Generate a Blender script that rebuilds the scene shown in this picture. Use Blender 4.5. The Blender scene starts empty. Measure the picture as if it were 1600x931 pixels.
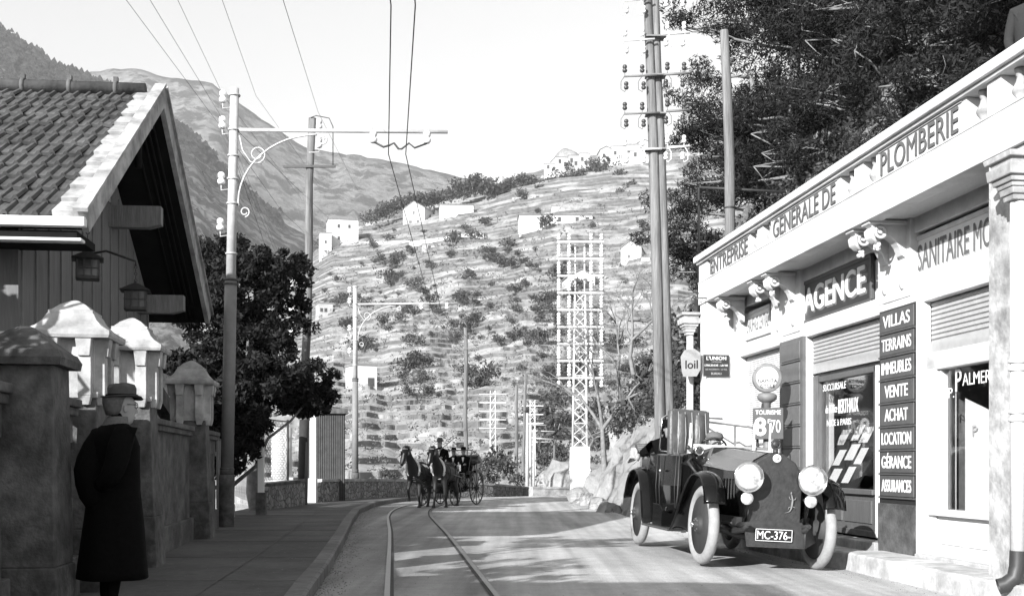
import bpy, bmesh, math, random
from mathutils import Vector, Matrix, noise
R = math.radians
PI = math.pi
sc = bpy.context.scene
C = sc.collection
# ---------------------------------------------------------------- camera
F, HZ, CH = 1800.0, 725.0, 1.2          # focal length in photo pixels, horizon row, eye height
cam = bpy.data.cameras.new('camera'); camo = bpy.data.objects.new('camera', cam); C.objects.link(camo)
camo.location = (0, 0, CH); camo.rotation_euler = (R(90), 0, 0)
cam.sensor_width = 36; cam.lens = 36 * F / 1600; cam.shift_y = (HZ - 465.5) / 1600
cam.clip_start = 0.1; cam.clip_end = 12000
sc.camera = camo
# ---------------------------------------------------------------- light
SUN_EL, SDX, SDY = R(22), 0.53, 0.848    # light travels along (SDX, SDY)
w = bpy.data.worlds.new('World'); sc.world = w; w.use_nodes = True
nt = w.node_tree; nt.nodes.clear()
sky = nt.nodes.new('ShaderNodeTexSky'); sky.sky_type = 'NISHITA'; sky.sun_disc = False
sky.sun_elevation = SUN_EL; sky.sun_rotation = math.atan2(-SDX, -SDY); sky.air_density = 1.9; sky.dust_density = 0.0
sep = nt.nodes.new('ShaderNodeSeparateColor'); bg = nt.nodes.new('ShaderNodeBackground'); out = nt.nodes.new('ShaderNodeOutputWorld')
nt.links.new(sky.outputs[0], sep.inputs[0]); nt.links.new(sep.outputs[1], bg.inputs[0]); nt.links.new(bg.outputs[0], out.inputs[0])
bg.inputs[1].default_value = 0.148
sun = bpy.data.lights.new('sun', 'SUN'); sun.energy = 5.0; sun.angle = R(0.5)
suno = bpy.data.objects.new('sun', sun); C.objects.link(suno)
ld = Vector((SDX * math.cos(SUN_EL), SDY * math.cos(SUN_EL), -math.sin(SUN_EL)))
suno.rotation_euler = ld.to_track_quat('-Z', 'Y').to_euler(); suno.location = (-20, -30, 40)
sc.view_settings.view_transform = 'Standard'; sc.view_settings.look = 'None'
sc.view_settings.exposure = 0.8; sc.view_settings.gamma = 1
sc.render.engine = 'CYCLES'
cy = sc.cycles; cy.use_denoising = True; cy.max_bounces = 5; cy.diffuse_bounces = 1; cy.glossy_bounces = 3
cy.transmission_bounces = 4; cy.transparent_max_bounces = 12; cy.volume_bounces = 0; cy.use_adaptive_sampling = True
# ---------------------------------------------------------------- helpers
def lerp(a, b, t): return a + (b - a) * t
def interp(tab, x):
    if x <= tab[0][0]: return tab[0][1]
    for (x0, y0), (x1, y1) in zip(tab, tab[1:]):
        if x <= x1: return y0 + (y1 - y0) * (x - x0) / (x1 - x0)
    return tab[-1][1]
def PX(x, Y): return (x - 800) / F * Y
def PZ(y, Y): return CH + (HZ - y) / F * Y
def nz(x, y=0., z=0.): return noise.noise(Vector((x, y, z)))
def fbm(x, y, z=0., o=4):
    s = 0; a = 1
    for i in range(o):
        s += a * nz(x, y, z); x *= 2.03; y *= 2.03; a *= .5
    return s

class MB:
    def __init__(s): s.v = []; s.f = []; s.m = []; s.sm = []
    def add(s, vs, fs, m=0, smooth=False):
        o = len(s.v); s.v += [tuple(v) for v in vs]
        for f in fs: s.f.append(tuple(i + o for i in f)); s.m.append(m); s.sm.append(smooth)
        return s
    def box(s, a, b, m=0):
        x0, y0, z0 = [min(p, q) for p, q in zip(a, b)]; x1, y1, z1 = [max(p, q) for p, q in zip(a, b)]
        return s.add([(x0,y0,z0),(x1,y0,z0),(x1,y1,z0),(x0,y1,z0),(x0,y0,z1),(x1,y0,z1),(x1,y1,z1),(x0,y1,z1)],
            [(0,3,2,1),(4,5,6,7),(0,1,5,4),(1,2,6,5),(2,3,7,6),(3,0,4,7)], m)
    def cbox(s, c, d, m=0, rot=None):
        hx, hy, hz = [q / 2 for q in d]
        vs = [Vector(p) for p in [(-hx,-hy,-hz),(hx,-hy,-hz),(hx,hy,-hz),(-hx,hy,-hz),(-hx,-hy,hz),(hx,-hy,hz),(hx,hy,hz),(-hx,hy,hz)]]
        if rot is not None: vs = [rot @ p for p in vs]
        return s.add([p + Vector(c) for p in vs], [(0,3,2,1),(4,5,6,7),(0,1,5,4),(1,2,6,5),(2,3,7,6),(3,0,4,7)], m)
    def frus(s, c, z0, z1, a0, b0, a1, b1, m=0):
        x, y = c
        return s.add([(x-a0,y-b0,z0),(x+a0,y-b0,z0),(x+a0,y+b0,z0),(x-a0,y+b0,z0),(x-a1,y-b1,z1),(x+a1,y-b1,z1),(x+a1,y+b1,z1),(x-a1,y+b1,z1)],
            [(0,3,2,1),(4,5,6,7),(0,1,5,4),(1,2,6,5),(2,3,7,6),(3,0,4,7)], m)
    def tube(s, pts, rs, n=8, m=0, smooth=True, cap=True):
        pts = [Vector(p) for p in pts]
        if not hasattr(rs, '__len__'): rs = [rs] * len(pts)
        vs = []; fs = []; u = None
        for i, p in enumerate(pts):
            t = (pts[min(i+1, len(pts)-1)] - pts[max(i-1, 0)])
            if t.length < 1e-9: t = Vector((0,0,1))
            t.normalize()
            if u is None: u = t.orthogonal().normalized()
            else:
                u = (u - t * u.dot(t))
                if u.length < 1e-6: u = t.orthogonal()
                u.normalize()
            v = t.cross(u)
            for k in range(n):
                a = 2 * PI * k / n
                vs.append(p + (u * math.cos(a) + v * math.sin(a)) * rs[i])
        for i in range(len(pts) - 1):
            for k in range(n):
                fs.append((i*n+k, i*n+(k+1) % n, (i+1)*n+(k+1) % n, (i+1)*n+k))
        s.add(vs, fs, m, smooth)
        if cap:
            o = len(s.v) - len(vs)
            s.f.append(tuple(o + k for k in reversed(range(n)))); s.m.append(m); s.sm.append(False)
            o = len(s.v) - n
            s.f.append(tuple(o + k for k in range(n))); s.m.append(m); s.sm.append(False)
        return s
    def lathe(s, prof, c=(0,0,0), n=20, m=0, axis='z', smooth=True):
        vs = []; fs = []
        for r, h in prof:
            for k in range(n):
                a = 2 * PI * k / n; x, y = r * math.cos(a), r * math.sin(a)
                p = {'z': (x, y, h), 'x': (h, x, y), 'y': (x, h, -y)}[axis]
                vs.append((p[0]+c[0], p[1]+c[1], p[2]+c[2]))
        for i in range(len(prof) - 1):
            for k in range(n): fs.append((i*n+k, i*n+(k+1) % n, (i+1)*n+(k+1) % n, (i+1)*n+k))
        if prof[0][0] > 1e-5: fs.append(tuple(reversed(range(n))))
        if prof[-1][0] > 1e-5: fs.append(tuple((len(prof)-1)*n + k for k in range(n)))
        return s.add(vs, fs, m, smooth)
    def ball(s, c, r, m=0, n=12, k=8):
        if not hasattr(r, '__len__'): r = (r, r, r)
        vs = []; fs = []
        for i in range(k + 1):
            th = PI * i / k
            for j in range(n):
                a = 2 * PI * j / n
                vs.append((c[0]+r[0]*math.sin(th)*math.cos(a), c[1]+r[1]*math.sin(th)*math.sin(a), c[2]-r[2]*math.cos(th)))
        for i in range(k):
            for j in range(n): fs.append((i*n+j, i*n+(j+1) % n, (i+1)*n+(j+1) % n, (i+1)*n+j))
        return s.add(vs, fs, m, True)
    def torus(s, c, R0, r0, axis='y', n=28, k=8, m=0, sq=1.0, a0=0, a1=2*PI):
        full = abs(a1 - a0 - 2*PI) < 1e-6; N = n if full else n + 1
        vs = []; fs = []
        for i in range(N):
            a = a0 + (a1 - a0) * i / n
            for j in range(k):
                b = 2 * PI * j / k
                rr = R0 + r0 * math.cos(b); h = r0 * sq * math.sin(b)
                x, z = rr * math.cos(a), rr * math.sin(a)
                p = {'y': (x, h, z), 'x': (h, x, z), 'z': (x, z, h)}[axis]
                vs.append((p[0]+c[0], p[1]+c[1], p[2]+c[2]))
        for i in range(n):
            i2 = (i + 1) % N
            for j in range(k): fs.append((i*k+j, i*k+(j+1) % k, i2*k+(j+1) % k, i2*k+j))
        return s.add(vs, fs, m, True)
    def loft(s, rings, n=16, m=0, smooth=True, cap=True, pw=1.0):
        # ring = (cx, cy, cz, rx, ry, [rot])
        vs = []; fs = []
        for rg in rings:
            cx, cy_, cz, rx, ry = rg[:5]; ro = rg[5] if len(rg) > 5 else 0
            for k in range(n):
                a = 2 * PI * k / n; ca, sa = math.cos(a), math.sin(a)
                x = math.copysign(abs(ca) ** pw, ca) * rx; y = math.copysign(abs(sa) ** pw, sa) * ry
                vs.append((cx + x*math.cos(ro) - y*math.sin(ro), cy_ + x*math.sin(ro) + y*math.cos(ro), cz))
        L = len(rings)
        for i in range(L - 1):
            for k in range(n): fs.append((i*n+k, i*n+(k+1) % n, (i+1)*n+(k+1) % n, (i+1)*n+k))
        if cap: fs.append(tuple(reversed(range(n)))); fs.append(tuple((L-1)*n + k for k in range(n)))
        return s.add(vs, fs, m, smooth)
    def prism(s, poly, h0, h1, plane='xy', m=0):
        # extrude 2D polygon along the third axis
        n = len(poly)
        def P(p, h): return {'xy': (p[0], p[1], h), 'xz': (p[0], h, p[1]), 'yz': (h, p[0], p[1])}[plane]
        vs = [P(p, h0) for p in poly] + [P(p, h1) for p in poly]
        fs = [tuple(range(n))[::-1], tuple(range(n, 2*n))] + [(i, (i+1) % n, (i+1) % n + n, i + n) for i in range(n)]
        return s.add(vs, fs, m)
    def xf(s, M, start=0):
        for i in range(start, len(s.v)): s.v[i] = tuple(M @ Vector(s.v[i]))
        return s
    def build(s, name, mats, parent=None, bevel=0, loc=None):
        me = bpy.data.meshes.new(name); me.from_pydata(s.v, [], s.f)
        if not isinstance(mats, (list, tuple)): mats = [mats]
        for q in mats:
            if q: me.materials.append(q)
        me.polygons.foreach_set('material_index', s.m); me.polygons.foreach_set('use_smooth', s.sm)
        bm = bmesh.new(); bm.from_mesh(me); bmesh.ops.recalc_face_normals(bm, faces=bm.faces) if len(s.f) < 60000 and getattr(s, 'fixn', True) else None
        bm.to_mesh(me); bm.free(); me.update()
        o = bpy.data.objects.new(name, me); C.objects.link(o)
        if parent: o.parent = parent
        if loc: o.location = loc
        if bevel:
            b = o.modifiers.new('bevel', 'BEVEL'); b.width = bevel; b.segments = 2; b.limit_method = 'ANGLE'; b.angle_limit = R(50)
        return o
def tag(o, label=None, cat=None, group=None, kind=None):
    if label: o['label'] = label
    if cat: o['category'] = cat
    if group: o['group'] = group
    if kind: o['kind'] = kind
    return o
def thing(name, label, cat, loc=(0,0,0), rz=0, group=None):
    o = bpy.data.objects.new(name, None); C.objects.link(o); o.location = loc; o.rotation_euler = (0, 0, rz)
    o.empty_display_size = .2
    return tag(o, label, cat, group)
def copy_tree(o, parent=None):
    c = o.copy(); C.objects.link(c); c.parent = parent
    for ch in list(o.children): copy_tree(ch, c)
    return c
def dup(o, loc, rz=None, label=None, sca=None):
    c = copy_tree(o); c.location = loc
    if rz is not None: c.rotation_euler = (o.rotation_euler[0], o.rotation_euler[1], rz)
    if label: c['label'] = label
    if sca is not None: c.scale = (sca, sca, sca) if not hasattr(sca, '__len__') else sca
    return c
def struct(o): o['kind'] = 'structure'; return o
def skin(name, verts, edges, mat, parent, root=0, sub=2):
    me = bpy.data.meshes.new(name); me.from_pydata([v[:3] for v in verts], edges, [])
    o = bpy.data.objects.new(name, me); C.objects.link(o); o.parent = parent
    md = o.modifiers.new('skin', 'SKIN')
    if not me.skin_vertices: me.attributes
    for i, v in enumerate(verts):
        sv = me.skin_vertices[0].data[i]; r = v[3]
        sv.radius = (r, r) if not hasattr(r, '__len__') else r
        sv.use_root = (i == root)
    md.use_smooth_shade = True
    sd = o.modifiers.new('sub', 'SUBSURF'); sd.levels = sub; sd.render_levels = sub
    me.materials.append(mat)
    return o
def bake(o):
    dg = bpy.context.evaluated_depsgraph_get(); ev = o.evaluated_get(dg)
    me = bpy.data.meshes.new_from_object(ev, depsgraph=dg); o.modifiers.clear(); o.data = me
    for p in me.polygons: p.use_smooth = True
    return o
_txt = []
def text(name, s, parent, M, w_, h_, mat, depth=.004, bold=0.0, shear=0.0, spacing=1.0):
    """flat lettering fitted to w_ x h_, placed by matrix M (x right, y up, z outwards)"""
    cu = bpy.data.curves.new(name, 'FONT'); cu.body = s; cu.extrude = 0.0; cu.offset = 0; cu.shear = shear; cu.space_character = spacing
    cu.resolution_u = 4; cu.align_x = 'LEFT'
    o = bpy.data.objects.new(name, cu); C.objects.link(o)
    dg = bpy.context.evaluated_depsgraph_get(); dg.update()
    me = bpy.data.meshes.new_from_object(o.evaluated_get(dg), depsgraph=dg)
    bpy.data.objects.remove(o)
    xs = [v.co.x for v in me.vertices]; ys = [v.co.y for v in me.vertices]
    x0, x1, y0, y1 = min(xs), max(xs), min(ys), max(ys)
    bm = bmesh.new(); bm.from_mesh(me)
    for v in bm.verts: v.co = Vector(((v.co.x-x0)/(x1-x0)*w_, (v.co.y-y0)/(y1-y0)*h_, 0))
    if bold:      # heavier strokes: the letters struck again a hair to each side
        base = bm.faces[:]; bb_ = bold * h_ * .9
        for i, (ox, oy) in enumerate(((-bb_, 0), (bb_, 0), (0, -bb_*.7), (0, bb_*.7))):
            g = bmesh.ops.duplicate(bm, geom=base)
            for e in g['geom']:
                if isinstance(e, bmesh.types.BMVert): e.co += Vector((ox, oy, -.0004*(i+1)))
    g = bmesh.ops.extrude_face_region(bm, geom=bm.faces[:])
    for e in g['geom']:
        if isinstance(e, bmesh.types.BMVert): e.co.z += depth
    bmesh.ops.recalc_face_normals(bm, faces=bm.faces)
    bm.to_mesh(me); bm.free(); me.transform(M); me.materials.clear(); me.materials.append(mat)
    ob = bpy.data.objects.new(name, me); C.objects.link(ob); ob.parent = parent
    return ob
# ---------------------------------------------------------------- materials (all neutral: the place is seen in black and white)
def mat(name, v, rough=.85, amt=.25, scale=6, bump=.0, bscale=40, metal=0, big=0, bigscale=.6, coat=0, spec=None, coords='Object', stretch=None):
    m = bpy.data.materials.new(name); m.use_nodes = True; t = m.node_tree; n = t.nodes; L = t.links
    b = n['Principled BSDF']; b.inputs['Roughness'].default_value = rough; b.inputs['Metallic'].default_value = metal
    if coat: b.inputs['Coat Weight'].default_value = coat; b.inputs['Coat Roughness'].default_value = .05
    if spec is not None: b.inputs['Specular IOR Level'].default_value = spec
    tc = n.new('ShaderNodeTexCoord'); src = tc.outputs[coords]
    if stretch:
        mp = n.new('ShaderNodeMapping'); mp.inputs['Scale'].default_value = stretch; L.new(src, mp.inputs[0]); src = mp.outputs[0]
    no = n.new('ShaderNodeTexNoise'); no.inputs['Scale'].default_value = scale; no.inputs['Detail'].default_value = 6; no.inputs['Roughness'].default_value = .65
    L.new(src, no.inputs['Vector'])
    mr = n.new('ShaderNodeMapRange'); mr.inputs['From Min'].default_value = .3; mr.inputs['From Max'].default_value = .7
    mr.inputs['To Min'].default_value = v * (1 - amt); mr.inputs['To Max'].default_value = v * (1 + amt)
    L.new(no.outputs[0], mr.inputs[0]); last = mr.outputs[0]
    if big:
        n2 = n.new('ShaderNodeTexNoise'); n2.inputs['Scale'].default_value = bigscale; n2.inputs['Detail'].default_value = 5; L.new(src, n2.inputs['Vector'])
        m2 = n.new('ShaderNodeMapRange'); m2.inputs['From Min'].default_value = .35; m2.inputs['From Max'].default_value = .65
        m2.inputs['To Min'].default_value = 1 - big; m2.inputs['To Max'].default_value = 1 + big * .5; L.new(n2.outputs[0], m2.inputs[0])
        mu = n.new('ShaderNodeMath'); mu.operation = 'MULTIPLY'; L.new(last, mu.inputs[0]); L.new(m2.outputs[0], mu.inputs[1]); last = mu.outputs[0]
    L.new(last, b.inputs['Base Color'])
    if bump:
        nb = n.new('ShaderNodeTexNoise'); nb.inputs['Scale'].default_value = bscale; nb.inputs['Detail'].default_value = 5; L.new(src, nb.inputs['Vector'])
        bp = n.new('ShaderNodeBump'); bp.inputs['Strength'].default_value = bump; bp.inputs['Distance'].default_value = .02
        L.new(nb.outputs[0], bp.inputs['Height']); L.new(bp.outputs[0], b.inputs['Normal'])
    m['_last'] = 0
    return m
def nodes(m): return m.node_tree.nodes, m.node_tree.links, m.node_tree.nodes['Principled BSDF']
M = {}
M['white'] = mat('white_paint', .78, .6, .06, 3, .05, 30, big=.08)
M['stucco'] = mat('white_stucco', .66, .9, .08, 8, .2, 60, big=.2, bigscale=1.6)
M['rough_plaster'] = mat('rough_plaster', .42, .95, .35, 7, 1.0, 12, big=.4, bigscale=2.5)
M['soffit'] = mat('soffit_plaster', .6, .9, .1, 30, .1, 60)
M['conc'] = mat('weathered_concrete', .10, .9, .4, 9, .6, 30, big=.5, bigscale=2.2)
M['conc_light'] = mat('pale_cast_stone', .4, .9, .25, 9, .2, 60, big=.4, bigscale=3)
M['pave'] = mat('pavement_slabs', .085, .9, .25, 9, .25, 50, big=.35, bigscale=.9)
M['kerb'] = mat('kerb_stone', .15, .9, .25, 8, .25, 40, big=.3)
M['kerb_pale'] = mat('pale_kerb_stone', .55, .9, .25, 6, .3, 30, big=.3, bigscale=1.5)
M['rail'] = mat('tram_rail_steel', .18, .35, .2, 20, metal=.8)
M['wood_grey'] = mat('weathered_wood', .2, .85, .3, 5, .5, 12, stretch=(6, 6, .6))
M['pole'] = mat('pole_timber', .17, .85, .35, 4, .6, 9, stretch=(7, 7, .4), big=.3, bigscale=1)
M['tar'] = mat('tarred_timber', .03, .8, .3, 4, .3)
M['iron'] = mat('painted_iron', .18, .6, .2, 9, .1)
M['iron_light'] = mat('galvanised_iron', .5, .55, .15, 9, .05, metal=.1)
M['iron_white'] = mat('white_lattice_paint', .74, .6, .08, 9)
M['iron_dark'] = mat('black_iron', .035, .5, .2, 9)
M['porcelain'] = mat('porcelain', .8, .2, .03, 3)
M['brown_glass'] = mat('dark_insulator', .06, .2, .1, 3)
M['boards'] = mat('timber_boards', .17, .85, .2, 4, .25, 12, stretch=(4, 4, .5))
M['batten'] = mat('dark_batten', .2, .85, .2, 4)
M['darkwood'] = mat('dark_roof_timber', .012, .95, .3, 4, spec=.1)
M['tile'] = mat('roof_tile', .08, .85, .5, 3.2, .3, 25, big=.3, bigscale=1.3)
M['pilaster'] = mat('dark_panelled_pilaster', .13, .55, .12, 8, .1, 30)
M['sign_dark'] = mat('dark_enamel', .032, .35, .12, 6)
M['sign_mid'] = mat('slate_paint', .085, .45, .15, 6)
M['letter_w'] = mat('white_lettering', .82, .5, .04, 6)
M['letter_d'] = mat('dark_lettering', .12, .6, .2, 9)
M['letter_g'] = mat('grey_letter_shade', .38, .6, .1, 9)
M['shutter'] = mat('rolling_shutter', .42, .6, .1, 9)
M['brownframe'] = mat('varnished_frame', .11, .4, .2, 5, stretch=(6, 6, 1))
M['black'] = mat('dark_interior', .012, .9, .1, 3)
M['paper'] = mat('paper', .8, .8, .05, 4)
M['pane_reflection'] = mat('pale_reflection', .85, .9, .05, 4)
M['carblack'] = mat('black_coachwork', .005, .1, .1, 3, coat=.05, spec=.28)
M['bonnet'] = mat('pale_lit_bonnet', .22, .25, .08, 3, metal=.6)  # top paler than the black sides: reflected light put into its colour
M['chassis'] = mat('oily_chassis', .03, .5, .4, 14)
M['tyre'] = mat('pale_rubber', .3, .9, .15, 14, .25, 60)
M['disc'] = mat('grey_wheel_disc', .03, .65, .15, 9)
M['nickel'] = mat('nickel_plate', .75, .16, .05, 6, metal=1)
M['lens'] = mat('headlamp_glass', .6, .1, .5, 14, metal=.3, coat=.4)
M['leather'] = mat('worn_leather', .07, .42, .25, 7, .35, 18)
M['cover'] = mat('leathercloth_radiator_cover', .032, .6, .35, 11, .25, 30)
M['coat'] = mat('black_wool', .004, .95, .3, 40, .2, 200, spec=.08)
M['felt'] = mat('dark_felt', .06, .9, .2, 20)
M['skin'] = mat('skin', .3, .6, .08, 12)
M['hair'] = mat('grey_hair', .1, .8, .3, 60)
M['jacket'] = mat('tweed', .12, .9, .2, 60)
M['horse'] = mat('dark_horse_coat', .012, .6, .3, 6)
M['horse2'] = mat('bay_horse_coat', .018, .6, .3, 6)
M['harness'] = mat('harness_leather', .02, .4, .2, 6)
M['strap_w'] = mat('white_harness', .7, .6, .1, 6)
M['bark'] = mat('bark', .2, .9, .4, 6, .6, 12)
M['barkpale'] = mat('pale_branch', .2, .9, .3, 8, .3, 20)
M['housewhite'] = mat('far_house_wall', .55, .9, .08, .5)
M['houseshade'] = mat('far_house_stone', .4, .9, .3, .6)
M['roofpale'] = mat('far_house_roof', .2, .9, .2, .6)
M['window'] = mat('far_window', .06, .4, .1, 2)
M['jacket_dark'] = mat('dark_suit_cloth', .02, .9, .25, 60)
M['wire'] = mat('wire', .05, .6, .1, 2)
M['sandbag'] = mat('litter', .2)
def leafmat(name, a, b, sc_=.35):
    m = mat(name, (a+b)/2, .75, .1, 3); n, L, p = nodes(m)
    for q in list(p.inputs['Base Color'].links): L.remove(q)
    g = n.new('ShaderNodeNewGeometry'); mr = n.new('ShaderNodeMapRange')
    mr.inputs['To Min'].default_value = a; mr.inputs['To Max'].default_value = b
    L.new(g.outputs['Random Per Island'], mr.inputs[0]); L.new(mr.outputs[0], p.inputs['Base Color'])
    p.inputs['Specular IOR Level'].default_value = .25
    tr = n.new('ShaderNodeBsdfTranslucent'); L.new(mr.outputs[0], tr.inputs[0]); mx = n.new('ShaderNodeMixShader'); mx.inputs[0].default_value = .2
    o = n['Material Output']; L.new(p.outputs[0], mx.inputs[1]); L.new(tr.outputs[0], mx.inputs[2]); L.new(mx.outputs[0], o.inputs[0])
    return m
M['leaf_dark'] = leafmat('dark_evergreen_leaf', .006, .032)
M['leaf_hedge'] = leafmat('hedge_leaf', .006, .03)
M['leaf_pine'] = leafmat('pine_needles', .008, .038)
M['leaf_bush'] = leafmat('shrub_leaf', .035, .10)
M['leaf_scrub'] = leafmat('dry_scrub', .1, .2)
M['leaf_far'] = leafmat('far_tree_leaf', .04, .1)
def roadmat(road_tone=True):
    m = mat('road_surface', .5, .92, .12, 5, .6, 45, big=.12, bigscale=.9, coords='Object'); n, L, p = nodes(m)
    src = p.inputs['Base Color'].links[0].from_socket
    tc = n.new('ShaderNodeTexCoord'); mp = n.new('ShaderNodeMapping'); mp.inputs['Rotation'].default_value = (0, 0, R(-6.3)); mp.inputs['Scale'].default_value = (3.2, .12, 1)
    L.new(tc.outputs['Object'], mp.inputs[0]); no = n.new('ShaderNodeTexNoise'); no.inputs['Scale'].default_value = 1; no.inputs['Detail'].default_value = 5
    L.new(mp.outputs[0], no.inputs[0]); mr = n.new('ShaderNodeMapRange'); mr.inputs['From Min'].default_value = .35; mr.inputs['From Max'].default_value = .65
    mr.inputs['To Min'].default_value = .7; mr.inputs['To Max'].default_value = 1.12; L.new(no.outputs[0], mr.inputs[0])
    fine = n.new('ShaderNodeTexNoise'); fine.inputs['Scale'].default_value = 60; fine.inputs['Detail'].default_value = 4; L.new(tc.outputs['Object'], fine.inputs[0])
    fr = n.new('ShaderNodeMapRange'); fr.inputs['From Min'].default_value = .3; fr.inputs['From Max'].default_value = .7; fr.inputs['To Min'].default_value = .8; fr.inputs['To Max'].default_value = 1.15; L.new(fine.outputs[0], fr.inputs[0])
    mu = n.new('ShaderNodeMath'); mu.operation = 'MULTIPLY'; L.new(src, mu.inputs[0]); L.new(mr.outputs[0], mu.inputs[1])
    mu2 = n.new('ShaderNodeMath'); mu2.operation = 'MULTIPLY'; L.new(mu.outputs[0], mu2.inputs[0]); L.new(fr.outputs[0], mu2.inputs[1])
    wa = n.new('ShaderNodeAttribute'); wa.attribute_name = 'road_tone'; mu3 = n.new('ShaderNodeMath'); mu3.operation = 'MULTIPLY'; L.new(mu2.outputs[0], mu3.inputs[0]); L.new(wa.outputs['Fac'], mu3.inputs[1])
    L.new((mu3 if road_tone else mu2).outputs[0], p.inputs['Base Color']); return m
M['road'] = roadmat(); M['road_far'] = roadmat(False)
def stonemat(name, v, scale, mortar=.15, coords='Object'):
    m = mat(name, v, .95, .3, scale * 2, .0); n, L, p = nodes(m)
    src = p.inputs['Base Color'].links[0].from_socket
    tc = n.new('ShaderNodeTexCoord'); vo = n.new('ShaderNodeTexVoronoi'); vo.feature = 'DISTANCE_TO_EDGE'; vo.inputs['Scale'].default_value = scale
    L.new(tc.outputs[coords], vo.inputs['Vector'])
    vc = n.new('ShaderNodeTexVoronoi'); vc.inputs['Scale'].default_value = scale; L.new(tc.outputs[coords], vc.inputs['Vector'])
    bw = n.new('ShaderNodeRGBToBW'); L.new(vc.outputs['Color'], bw.inputs[0]); m1 = n.new('ShaderNodeMapRange'); m1.inputs['To Min'].default_value = .55; m1.inputs['To Max'].default_value = 1.3; L.new(bw.outputs[0], m1.inputs[0])
    mr = n.new('ShaderNodeMapRange'); mr.inputs['From Max'].default_value = .09; mr.inputs['To Min'].default_value = mortar; mr.inputs['To Max'].default_value = 1; L.new(vo.outputs[0], mr.inputs[0])
    mu = n.new('ShaderNodeMath'); mu.operation = 'MULTIPLY'; L.new(src, mu.inputs[0]); L.new(mr.outputs[0], mu.inputs[1])
    mu2 = n.new('ShaderNodeMath'); mu2.operation = 'MULTIPLY'; L.new(mu.outputs[0], mu2.inputs[0]); L.new(m1.outputs[0], mu2.inputs[1])
    L.new(mu2.outputs[0], p.inputs['Base Color'])
    bp = n.new('ShaderNodeBump'); bp.inputs['Strength'].default_value = .8; bp.inputs['Distance'].default_value = .05; L.new(mr.outputs[0], bp.inputs['Height']); L.new(bp.outputs[0], p.inputs['Normal'])
    return m
M['stone'] = stonemat('rubble_stone', .3, 6.5, .3)
def slopemat(name, steep, flat, nscale, amt, z0=.45, z1=.75, spots=0, spotv=.05, spotscale=.05):
    """steep faces show bare stone, level ground shows turf"""
    m = mat(name, 1, .95, amt, nscale, .0, big=.25, bigscale=nscale * .12, coords='Object'); n, L, p = nodes(m)
    src = p.inputs['Base Color'].links[0].from_socket
    g = n.new('ShaderNodeNewGeometry'); sx = n.new('ShaderNodeSeparateXYZ'); L.new(g.outputs['True Normal'], sx.inputs[0])
    mr = n.new('ShaderNodeMapRange'); mr.inputs['From Min'].default_value = z0; mr.inputs['From Max'].default_value = z1; mr.inputs['To Min'].default_value = steep; mr.inputs['To Max'].default_value = flat
    L.new(sx.outputs[2], mr.inputs[0]); mu = n.new('ShaderNodeMath'); mu.operation = 'MULTIPLY'; L.new(src, mu.inputs[0]); L.new(mr.outputs[0], mu.inputs[1]); last = mu.outputs[0]
    if spots:
        tc = n.new('ShaderNodeTexCoord'); a = n.new('ShaderNodeTexNoise'); a.inputs['Scale'].default_value = spotscale; a.inputs['Detail'].default_value = 9; a.inputs['Roughness'].default_value = .72
        L.new(tc.outputs['Object'], a.inputs[0]); q = n.new('ShaderNodeMapRange'); q.inputs['From Min'].default_value = spots; q.inputs['From Max'].default_value = spots + (.16 if 'terr' in name else .06); L.new(a.outputs[0], q.inputs[0])
        mx = n.new('ShaderNodeMix'); mx.data_type = 'FLOAT'; L.new(q.outputs[0], mx.inputs[0]); L.new(last, mx.inputs[2]); mx.inputs[3].default_value = spotv; last = mx.outputs[0]
    L.new(last, p.inputs['Base Color']); return m
M['terrace'] = slopemat('terraced_ground', .15, .38, .5, .2, .3, .75, spots=.53, spotv=.10, spotscale=.10)
M['mount'] = slopemat('scrubby_mountain', .24, .18, .09, .4, .5, .95, spots=.46, spotv=.03, spotscale=.035)
M['mount_far'] = slopemat('rocky_mountain', .3, .24, .05, .45, .5, .95, spots=.49, spotv=.07, spotscale=.02)
M['rock'] = slopemat('limestone_rock', .36, .26, 1.2, .35, .1, .9, spots=.6, spotv=.12, spotscale=1.4)
def addbump(m, sc1, st, dist=.15):
    n, L, p = nodes(m); tc = n.new('ShaderNodeTexCoord'); v = n.new('ShaderNodeTexNoise'); v.inputs['Scale'].default_value = sc1; v.inputs['Detail'].default_value = 10; v.inputs['Roughness'].default_value = .7
    mp = n.new('ShaderNodeMapping'); mp.inputs['Scale'].default_value = (1, 1, 1.1); mp.inputs['Rotation'].default_value = (.5, .3, 0); L.new(tc.outputs['Object'], mp.inputs[0]); L.new(mp.outputs[0], v.inputs[0])
    b = n.new('ShaderNodeBump'); b.inputs['Strength'].default_value = st; b.inputs['Distance'].default_value = dist; L.new(v.outputs[0], b.inputs['Height']); L.new(b.outputs[0], p.inputs['Normal'])
addbump(M['rock'], 2.2, .8, .25)
addbump(M['mount'], .02, 1.0, 14); addbump(M['mount_far'], .02, 1.0, 14)
addbump(M['terrace'], .8, .8, .4)
M['bank'] = slopemat('scrubby_bank', .22, .14, 1.2, .5, .2, .9, spots=.52, spotv=.07, spotscale=.6)
M['ground'] = mat('garden_soil', .2, .95, .4, 2, .4, 9, big=.4)
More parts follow.
